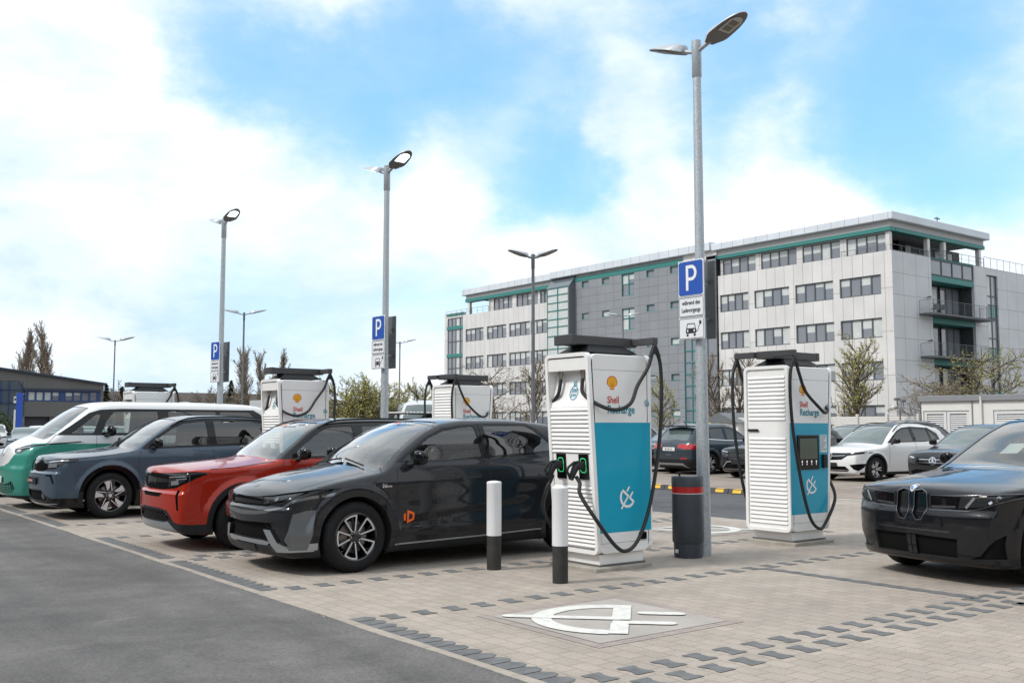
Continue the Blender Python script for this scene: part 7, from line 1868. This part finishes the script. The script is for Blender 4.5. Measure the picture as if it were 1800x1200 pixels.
tree('shrub', (32.1, 51.0, 0), 3.9, 7, BARK, BUD_G, 'lighter budding shrub behind the white vans', 'budding shrubs', multi=2, name='shrub', cat='shrub')
tree('street', (34.4, 43.0, 0), 5.4, 8, BARK, BUD_B, 'upright budding tree left of the nearest charger', TG)
tree('wide', (42.5, 57.2, 0), 6.0, 9, BARK, BUD_B, 'wide pinkish-brown tree behind the charger over the dark grey roof', TG)
tree('wide', (38.5, 55.5, 0), 4.6, 19, BARK, BUD_B, 'low spreading tree at the left end of the office block', TG)
tree('street', (48.1, 41.2, 0), 6.2, 10, BARK, BUD_B, 'budding tree between the lamp post and the second charger', TG, multi=2)
tree('street', (45.0, 43.6, 0), 4.4, 20, BARK, BUD_G, 'small greenish tree just right of the nearest charger', TG)
tree('street', (48.3, 32.3, 0), 6.4, 11, BARK, BUD_G, 'large budding tree right of the second charger', TG, multi=2)
tree('wide', (52.1, 29.6, 0), 4.6, 12, BARKR, BUD_B, 'reddish thicket behind the left end of the service building', TG, multi=2)
tree('wide', (50.1, 25.3, 0), 6.0, 13, BARK, BUD_G, 'gnarled spreading tree over the service building roof', TG, multi=2)
tree('wide', (52.5, 22.3, 0), 6.0, 23, BARK, BUD_G, 'spreading tree at the right edge above the service building', TG, multi=2)
tree('shrub', (42.9, 37.3, 0), 1.8, 14, BARK, BUD_Y, 'yellow flowering forsythia beside the small white shed', None, multi=2, name='shrub', cat='shrub')
# dark halls added out of view so the car paint has something to reflect
for loc, sz, lab in (((-26, 12, 0), (8, 62, 9.5), 'long dark brick hall added behind the viewpoint for the cars to reflect'), ((22, -29, 0), (58, 8, 8.5), 'dark brick hall added outside the view, beside the car park, for reflections'), ((-31, 64, 0), (56, 10, 12), 'tall dark brick hall added left of the view for the cars to reflect')):
    r = empty('reflection_hall', loc); w, d, h = sz[0] / 2, sz[1] / 2, sz[2]
    MB().box(-w, w, -d, d, 0, h).build('wall', mat('dark_brick', (.04, .034, .03), .8, noise=.2, nscale=1), r); MB().box(-w - .3, w + .3, -d - .3, d + .3, h, h + .5).build('roof', mat('brown_roof', (.075, .062, .055), .8, noise=.15), r)
    m = MB(); n = int(max(w, d) / 3)
    for i in range(n):
        t = -max(w, d) + 3 + i * 6
        if w < d: m.box(w + .01, w + .06, t, t + 2.6, 2.2, 4.6)
        else: m.box(t, t + 2.6, d + .01, d + .06, 2.2, 4.6)
    m.build('window', M_PANE, r); tag(r, lab, 'hall')
def thicket(name, x0, y0, x1, y1, n, h, seed, label):
    root = empty(name, (x0, y0, 0)); tb, lv = MB(), MB(); rnd = random.Random(seed)
    for i in range(n):
        t = i / n; grow(rnd, tb, lv, ((x1 - x0) * t + rnd.gauss(0, 1.5), (y1 - y0) * t + rnd.gauss(0, 1.5), 0), (rnd.gauss(0, .1), rnd.gauss(0, .1), 1), h * (.7 + .5 * rnd.random()), h * .015, 0, KINDS['twig'])
    a = link_mesh('trunks_and_twigs', tb.v, tb.f, BARK, root); b = link_mesh('buds', lv.v, lv.f, BUD_B, root)
    root['kind'] = 'stuff'; return tag(root, label, 'woodland')
thicket('woodland', 30, 122, 62, 98, 26, 4.4, 31, 'far bare woodland along the horizon between hall and poplars')
thicket('woodland', 58, 100, 88, 92, 14, 3.0, 33, 'far low woodland along the horizon left of the office block')
thicket('hedge', 27.5, 88, 40, 80, 16, 3.3, 34, 'reddish bare hedge at the foot of the poplars')
def conifer(loc, H, seed, label):
    rnd = random.Random(seed); root = empty('conifer', loc); MB().tube([(0, 0, 0), (0, 0, H)], [H * .02, .01], 6).build('trunk', BARK, root); lv = MB()
    for i in range(900):
        t = rnd.random() ** .8; z = H * (.08 + .92 * t); rr = (1 - t) * H * .22 * (.75 + .25 * math.sin(z * 9)) * rnd.random() ** .4 + .03; a = rnd.random() * 6.28; c = Vector((rr * math.cos(a), rr * math.sin(a), z - rr * .3)); s = .12 + .1 * rnd.random()
        u = Vector((math.cos(a), math.sin(a), -.35)) * s * 1.4; v = Vector((-math.sin(a), math.cos(a), rnd.gauss(0, .3))) * s * .7; lv.add([tuple(c - v), tuple(c + u), tuple(c + v), tuple(c - u * .4)], [(0, 1, 2, 3)])
    link_mesh('crown', lv.v, lv.f, NEEDLE, root); return tag(root, label, 'conifer', 'dark conifers on the horizon')
conifer((28.6, 103.8, 0), 5.6, 1, 'left dark conifer right of the grey hall'); conifer((29.9, 103.0, 0), 5.4, 2, 'right dark conifer right of the grey hall'); conifer((40.6, 101.5, 0), 6.3, 3, 'dark conifer behind the leftmost lamp post')
def bush(loc, r, seed, label):
    rnd = random.Random(seed); root = empty('bush', loc); MB().tube([(0, 0, 0), (.1, 0, r)], [.06, .02], 6).build('stem', BARK, root); lv = MB()
    for i in range(1600):
        a, b = rnd.random() * 6.28, math.acos(rnd.uniform(-.7, 1)); rr = r * (.8 + .25 * math.sin(a * 3 + seed) * math.sin(b * 4)) * rnd.random() ** .3; c = Vector((rr * math.sin(b) * math.cos(a), rr * math.sin(b) * math.sin(a), r * .9 + rr * math.cos(b))); s = .07 + .06 * rnd.random()
        u = Vector((rnd.gauss(0, 1), rnd.gauss(0, 1), rnd.gauss(0, 1))).normalized() * s; v = u.orthogonal().normalized() * s * .6; lv.add([tuple(c - v), tuple(c + u), tuple(c + v), tuple(c - u)], [(0, 1, 2, 3)])
    link_mesh('foliage', lv.v, lv.f, LEAFG, root); return tag(root, label, 'bush')
bush((13.0, 72.0, 0), 1.45, 3, 'round green bush in front of the glazed corner of the grey hall')
# ------------------------------------------------------------------ cars in the back lot
def bg_spec(L=4.45, W=1.83, H=1.6, hood=1.0, front='plain', style='five', belt=1.02, boxy=.0, roof_mat=None):
    k = H / 1.6
    S = dict(L=L, W=W, wheels=[.87, L - .98], R=.34, Ra=.385, Rc=.44, flare=.015, bowF=.18, bowF4=.14, bowR=.13,
        top=[(0, .78), (.04, .85), (.12, .89), (.4, .95), (.9, hood), (1.15, hood + .04), (1.5, 1.24 * k), (1.95, H - .12), (2.2, H - .04), (2.5, H), (3.0, H), (L - .95, H - .06), (L - .55, H - .14), (L - .38, H - .3), (L - .15, 1.08), (L, .95)],
        nose=[(.15, .14), (.24, .05), (.35, .02), (.55, 0), (.72, .02), (.85, .08), (1.0, .2)], tail=[(.2, .12), (.4, .02), (.7, 0), (1.0, .05), (1.3, .14), (1.6, .4)],
        plan=plan_tab(W / 2, L, .6, .55), sect=[(.15, .06), (.3, .03), (.5, .01), (.8, .0), (.95, .01), (1.05, .05), (1.3, .15), (1.5, .24), (1.6, .32), (1.75, .42)],
        bottom=[(0, .2), (.4, .17), (L - .4, .17), (L, .28)], crown=[(0, .05), (1, .07), (2.2, .06), (L, .06)], kf=.03, kt=.06,
        screens=(1.17, 2.05, L - .52, L - .2, .11), sill=[(.3, .1), (L - .2, .1), (L - .2, .26), (.3, .26)],
        surround=[(1.40, 1.06), (1.65, 1.22), (1.95, H - .22), (2.2, H - .135), (2.6, H - .10), (L - 1.1, H - .14), (L - .75, H - .3), (L - .7, 1.14), (3, 1.08)],
        windows=[[(1.62, 1.09), (1.7, 1.2), (1.98, H - .25), (2.22, H - .17), (2.5, H - .15), (2.52, 1.10)], [(2.64, 1.10), (2.62, H - .15), (3.25, H - .17), (3.3, 1.12)], [(3.36, 1.13), (3.33, H - .18), (L - 1.1, H - .2), (L - .82, 1.2)]],
        R_=0, rim=.23, style=style, mirror=(1.5, 1.08), tint=0, cabin=(0, 0, 0, 0),
        gaps=[('side', [(1.42, 1.05), (1.4, .4)]), ('side', [(2.57, 1.08), (2.57, .4)])], regions=[])
    if roof_mat: S['roof_mat'] = roof_mat; S['under_roof'] = lambda sh: (lambda co: np.maximum(H - .10 - co[:, 2], 1.6 - co[:, 0]))
    F = dict(lamp=('headlight', 'front', [(.48, .70), (.80, .735), (.90, .79), (.88, .83), (.48, .775)], dict(mat=M_LENS, inset=.004, pair=True)),
             grille=('grille', 'front', [(0, .56), (.42, .58), (.50, .68), (.46, .76), (0, .755)], dict(mat=M_DGLOSS, inset=.01)),
             low=('air_intake', 'front', [(0, .27), (.62, .28), (.70, .40), (.5, .46), (0, .44)], dict(inset=.02, **INTAKE)),
             tail=('tail_light', 'rear', [(.38, .84), (.9, .90), (.9, 1.0), (.38, .95)], dict(mat=M_RED, pair=True)))
    S['regions'] = [F['lamp'], F['grille'], F['low'], F['tail']]
    return S
LOTG = 'cars parked in the back lot'; RES = (56, 18, 50)
def star(root, sh, z=.665, r=.085):
    m = MB(); lathe_emblem(m, sh, 'front', 0, z, r, .018, .012, 3); m.build('star_badge', M_CHROME, root)
# dark blue-grey suv seen from behind
S = bg_spec(4.36, 1.84, 1.61); S['regions'] = [('rear_skirt', 'rear', [(0, .1), (1, .1), (1, .48), (0, .48)], dict(mat=M_BLACKP)), ('skid_plate', 'rear', [(0, .36), (.52, .36), (.70, .20), (.62, .2), (.48, .29), (0, .29)], dict(mat=M_SILVERP)),
    ('tail_light', 'rear', [(.34, .86), (.52, .81), (.84, .80), (.95, .93), (.95, .97), (.36, .95)], dict(mat=M_RED, pair=True))]
S['rails'] = (1.9, 3.6, .02); S['screens'] = (1.17, 2.05, 3.82, 4.19, .13); S['arch'] = 1
S['strips'] = [('window_strip', 'side', [(1.5, 1.05), (2.6, 1.075), (3.5, 1.12)], .02, M_CHROME), ('rear_reflector', 'rear', [(.46, .50), (.68, .52)], .04, M_RED)]
S['spoiler'] = 1
def seat_extra(root, sh):
    number_plate(root, sh, 'rear', .80, 'BI DE 32', .02)
    q, _ = sh.project('rear', [(0, 1.0)], .01); m = MB(); x = q[0][0]; put_text(m, 'SEAT', .07, lambda u, v: (x + .01, u, .965 + v), 0, 0, .002, 'CENTER'); m.build('maker_lettering', M_CHROME, root)
    q, _ = sh.project('rear', [(0, .62)], .01); m = MB(); x = q[0][0]; put_text(m, 'ATECA', .06, lambda u, v: (x + .01, u, .60 + v), 0, 0, .001, 'CENTER', 1.2); m.build('model_lettering', M_CHROME, root)
    MB().box(3.70, 4.02, -.58, .58, 1.50, 1.545, 0, .02).build('roof_spoiler', M_DGLOSS, root); MB().tube([(3.5, 0, 1.56), (3.65, 0, 1.68)], .015, 6).build('roof_aerial', M_BLACKP, root)
    MB().tube([(4.13, .0, 1.13), (4.1, -.25, 1.16)], .015, 6).build('rear_wiper', M_BLACKP, root)
S['extra'] = seat_extra
make_car(S, 'parked_car', (23.55 + 4.36, 22.45), 180, 'blue-grey suv seen from behind with red tail lights and white number plate', 'car', LOTG, paint('blue_grey_paint', (.045, .062, .078), .4, .36), RES, 1)
# black crossover facing the camera
S = bg_spec(4.5, 1.82, 1.56, 1.0); S['extra'] = lambda root, sh: (number_plate(root, sh, 'front', .50, None, .02, m=M_BLACKT))
S['regions'][1] = ('grille', 'front', [(0, .55), (.36, .57), (.46, .70), (.40, .745), (0, .745)], dict(mat=mat('mesh_grey', (.05, .05, .052), .35, .4), inset=.02))
S['strips'] = [('chrome_strip', 'front', [(.0, .555), (.36, .57), (.47, .70)], .018, M_CHROME), ('lamp_strip', 'front', [(.44, .765), (.9, .815)], .022, M_LENSB), ('bumper_strip', 'front', [(.2, .50), (.45, .48), (.66, .32)], .035, M_SILVERP), ('lower_strip', 'front', [(-.6, .27), (.6, .27)], .03, M_SILVERP)]
def d_extra(root, sh):
    number_plate(root, sh, 'front', .47, None, .02, m=M_BLACKT); m = MB(); ribbon(sh, None, '', 'front', [(0, .74), (.06, .66), (0, .58), (-.06, .66), (0, .74)], .018, None, .012, mb=m); m.build('diamond_badge', M_CHROME, root)
S['extra'] = d_extra
make_car(S, 'parked_car', (23.2, 19.35), 0, 'black crossover with chrome grille frame facing the camera beside the blue-grey suv', 'car', LOTG, paint('deep_black_paint', (.010, .011, .014), .3, .3), RES, 1)
# white crossover with black roof
S = bg_spec(4.46, 1.83, 1.62, 1.0, roof_mat=None)
S['arch'] = 1; S['rails'] = (1.8, 3.7, .03); S['rail_mat'] = M_BLACKP
S['regions'] = [('grille', 'front', [(0, .58), (.40, .60), (.56, .70), (.56, .79), (0, .785)], dict(mat=M_DGLOSS, inset=.008)), ('headlight', 'front', [(.50, .70), (.80, .74), (.93, .80), (.93, .83), (.50, .79)], dict(mat=M_LENS, inset=.004, pair=True)),
    ('air_intake', 'front', [(0, .27), (.55, .27), (.60, .33), (.50, .42), (0, .42)], dict(inset=.02, **INTAKE)), ('corner_intake', 'front', [(.62, .46), (.88, .50), (.86, .40), (.80, .30), (.72, .34)], dict(inset=.02, pair=True, **INTAKE)), ('tail_light', 'rear', [(.0, .90), (.9, .90), (.9, 1.0), (.0, .97)], dict(mat=M_RED))]
S['strips'] = [('lip_strip', 'front', [(-.6, .31), (.6, .31)], .03, M_CHROME), ('grille_bar', 'front', [(.12, .70), (.5, .72)], .014, M_CHROME)]
def eqa(root, sh): star(root, sh, .69, .09); number_plate(root, sh, 'front', .46, None, .02, m=M_BLACKT)
S['extra'] = eqa; S['under_roof'] = lambda sh: (lambda co: np.maximum(sh.parts(co[:, 0], co[:, 1], co[:, 2])[1] + .13, 2.05 - co[:, 0])); S['roof_mat'] = M_DGLOSS
make_car(S, 'parked_car', (24.3, 17.0), -7, 'white crossover with black roof and round star badge facing the camera', 'car', LOTG, paint('white_paint', (.74, .74, .74), 0, .35), RES, 1)
# dark saloon-like suv to its right
S = bg_spec(4.6, 1.86, 1.58); S['strips'] = [('grille_bar', 'front', [(-.4, .63), (.4, .63)], .03, M_CHROME), ('grille_bar', 'front', [(-.4, .71), (.4, .71)], .03, M_CHROME), ('lamp_lens', 'front', [(.56, .745), (.72, .765)], .04, M_LENSB)]
S['extra'] = lambda root, sh: star(root, sh, .67, .09)
make_car(S, 'parked_car', (23.3, 13.35), -4, 'dark suv with chrome grille bars between the white crossover and the black suv', 'car', LOTG, paint('graphite_paint', (.03, .031, .034), .5, .35), RES, 1)
# far row: built once per colour, copied where the photo shows roofs only
def plain_car(loc, yaw, col, nm, label, H=1.6, L=4.5, **k):
    S = bg_spec(L, 1.84, H); S.update(k); return make_car(S, 'parked_car', loc, yaw, label, 'car', LOTG, paint(nm, col, .4, .36), (44, 14, 40), 1)
c = plain_car((24.2, 24.3), 8, (.05, .055, .062), 'anthracite_paint', 'dark car mostly hidden behind the nearest charger cable', 1.5)
plain_car((31.2, 29.6), 180, (.33, .35, .37), 'silver_paint', 'silver suv with black roof rails showing above the blue-grey suv', 1.72, rails=(1.9, 3.7, .0), rail_mat=M_BLACKP)
plain_car((30.3, 24.6), 0, (.04, .045, .05), 'anthracite_paint', 'dark car in the second row behind the black crossover', 1.56)
plain_car((23.9, 18.0 + 0.35), 0, (.03, .031, .034), 'graphite_paint', 'x', 1.5) if False else None
plain_car((28.6, 20.6), 0, (.03, .031, .034), 'graphite_paint', 'dark suv just left of the white crossover, its windscreen bright', 1.58)
plain_car((34.2, 22.8), 4, (.05, .055, .062), 'anthracite_paint', 'dark car roof in front of the slatted fence', 1.6)
plain_car((33.8, 18.4), 176, (.05, .055, .062), 'anthracite_paint', 'small dark suv in front of the louvred doors', 1.72)
# ------------------------------------------------------------------ light blue-grey car beyond the two-tone van, and the far left lot
plain_car((3.6, 25.0), 0, (.30, .35, .40), 'ice_blue_paint', 'pale blue-grey car at the left edge beyond the two-tone van', 1.46)['group'] = ROWG
FARG = 'cars in the far left lot'
def far_car(px_loc, yaw, col, nm, label, H=1.5, **k):
    o = plain_car(px_loc, yaw, col, nm, label, H, **k); o['group'] = FARG; return o
def kid(root, sh):
    m = MB()
    for sd in (-1, 1): ribbon(sh, None, '', 'front', [(sd * .05, .75), (sd * .38, .75), (sd * .34, .58), (sd * .08, .58), (sd * .05, .75)], .025, None, .01, mb=m)
    m.build('grille_outline', M_CHROME, root); number_plate(root, sh, 'front', .42, None, .02)
far_car((11.4, 55.4), 75, (.19, .24, .29), 'steel_blue_paint', 'steel-blue car with twin grille at the far left edge', 1.47, extra=kid)
far_car((13.6, 61.5), 80, (.74, .74, .74), 'white_paint', 'white car in the far left lot with posters in front', 1.55)
w = far_car((16.2, 61.8), 80, (.74, .74, .74), 'white_paint', 'white car right of the posters in the far left lot', 1.52)
c = copy_tree(w); c.location = (12.2, 68.5, 0); c['label'] = 'white suv roof below the blue pylon sign'; c.scale = (1, 1, 1.1)
c = copy_tree(w); c.location = (18.6, 64.0, 0); c['label'] = 'white car nearest the windscreen of the two-tone van in the far left lot'
pb = empty('poster_board', (13.35, 59.4, 0), R(-8)); MB().box(-.62, .62, -.02, .02, .55, 1.42, 0, .01).box(-.5, -.44, -.02, .02, 0, .55).box(.44, .5, -.02, .02, 0, .55).build('board', M_PLATE, pb)
m = MB(); m.add([(-.58, -.024, .6), (-.3, -.024, .6), (.1, -.024, 1.38), (-.58, -.024, 1.38)], [(0, 1, 2, 3)]); m.build('red_print', mat('print_red', (.4, .03, .04), .5), pb); m = MB(); m.add([(-.1, -.024, .7), (.5, -.024, .9), (.5, -.024, 1.3), (.2, -.024, 1.3)], [(0, 1, 2, 3)]); m.build('grey_print', mat('print_bluegrey', (.25, .3, .36), .5), pb)
tag(pb, 'red and white poster board between the cars in the far left lot', 'poster board')
# ------------------------------------------------------------------ white panel vans behind the middle charger
def panel_van(loc, yaw, label, glass=True):
    S = dict(L=5.6, W=2.05, wheels=[1.0, 4.5], R=.35, Ra=.40, Rc=.45, flare=.005, bowF=.25, bowF4=.05, bowR=.03, z0=1.1, sF=1.2,
        top=[(0, 1.0), (.06, 1.12), (.3, 1.25), (.75, 1.42), (.9, 1.50), (1.35, 2.05), (1.75, 2.42), (2.1, 2.56), (2.6, 2.60), (5.3, 2.60), (5.5, 2.5), (5.6, 2.3)],
        nose=[(.2, .1), (.4, 0), (.9, .02), (1.2, .12)], tail=[(.2, .05), (.5, 0), (2.4, .05)], plan=plan_tab(1.02, 5.6, .5, .1),
        sect=[(.2, .04), (.5, 0), (1.2, .0), (1.6, .04), (2.2, .12), (2.5, .2), (2.7, .4)], bottom=[(0, .25), (5.6, .25)], crown=[(0, .08), (2, .08), (5.6, .06)], kt=.09,
        screens=(.93, 1.72, 5.55, 5.58, .16), windows=[[(1.45, 1.35), (1.75, 1.75), (2.0, 1.98), (2.5, 1.98), (2.5, 1.35)]], tint=0, rim=.2, style='five', cabin=(0,) * 4, mirror=(1.4, 1.4), mirror_size=1.6,
        regions=[('headlight', 'front', [(.6, .8), (.92, .85), (.9, 1.1), (.62, .98)], dict(mat=M_LENS, pair=True)), ('grille', 'front', [(0, .62), (.55, .65), (.55, .85), (0, .85)], dict(mat=M_BLACKP))])
    def ex(root, sh): MB().tube([(1.05, -.4, 1.66), (.95, .2, 1.62)], .02, 6).build('wiper', M_BLACKP, root); MB().tube([(2.0, .3, 2.5), (1.8, .3, 3.0)], .02, 6).build('roof_aerial', M_BLACKP, root)
    S['extra'] = ex
    return make_car(S, 'panel_van', loc, yaw, label, 'van', 'white panel vans', paint('van_white', (.55, .56, .57), 0, .4), (50, 16, 44), 1)
v = panel_van((20.9, 33.3), 50, 'white panel van with a large windscreen behind the middle charger')
c = copy_tree(v); c.location = (21.5, 38.8, 0); c.rotation_euler = (0, 0, R(28)); c['label'] = 'second white panel van, its rounded roof left of the first'
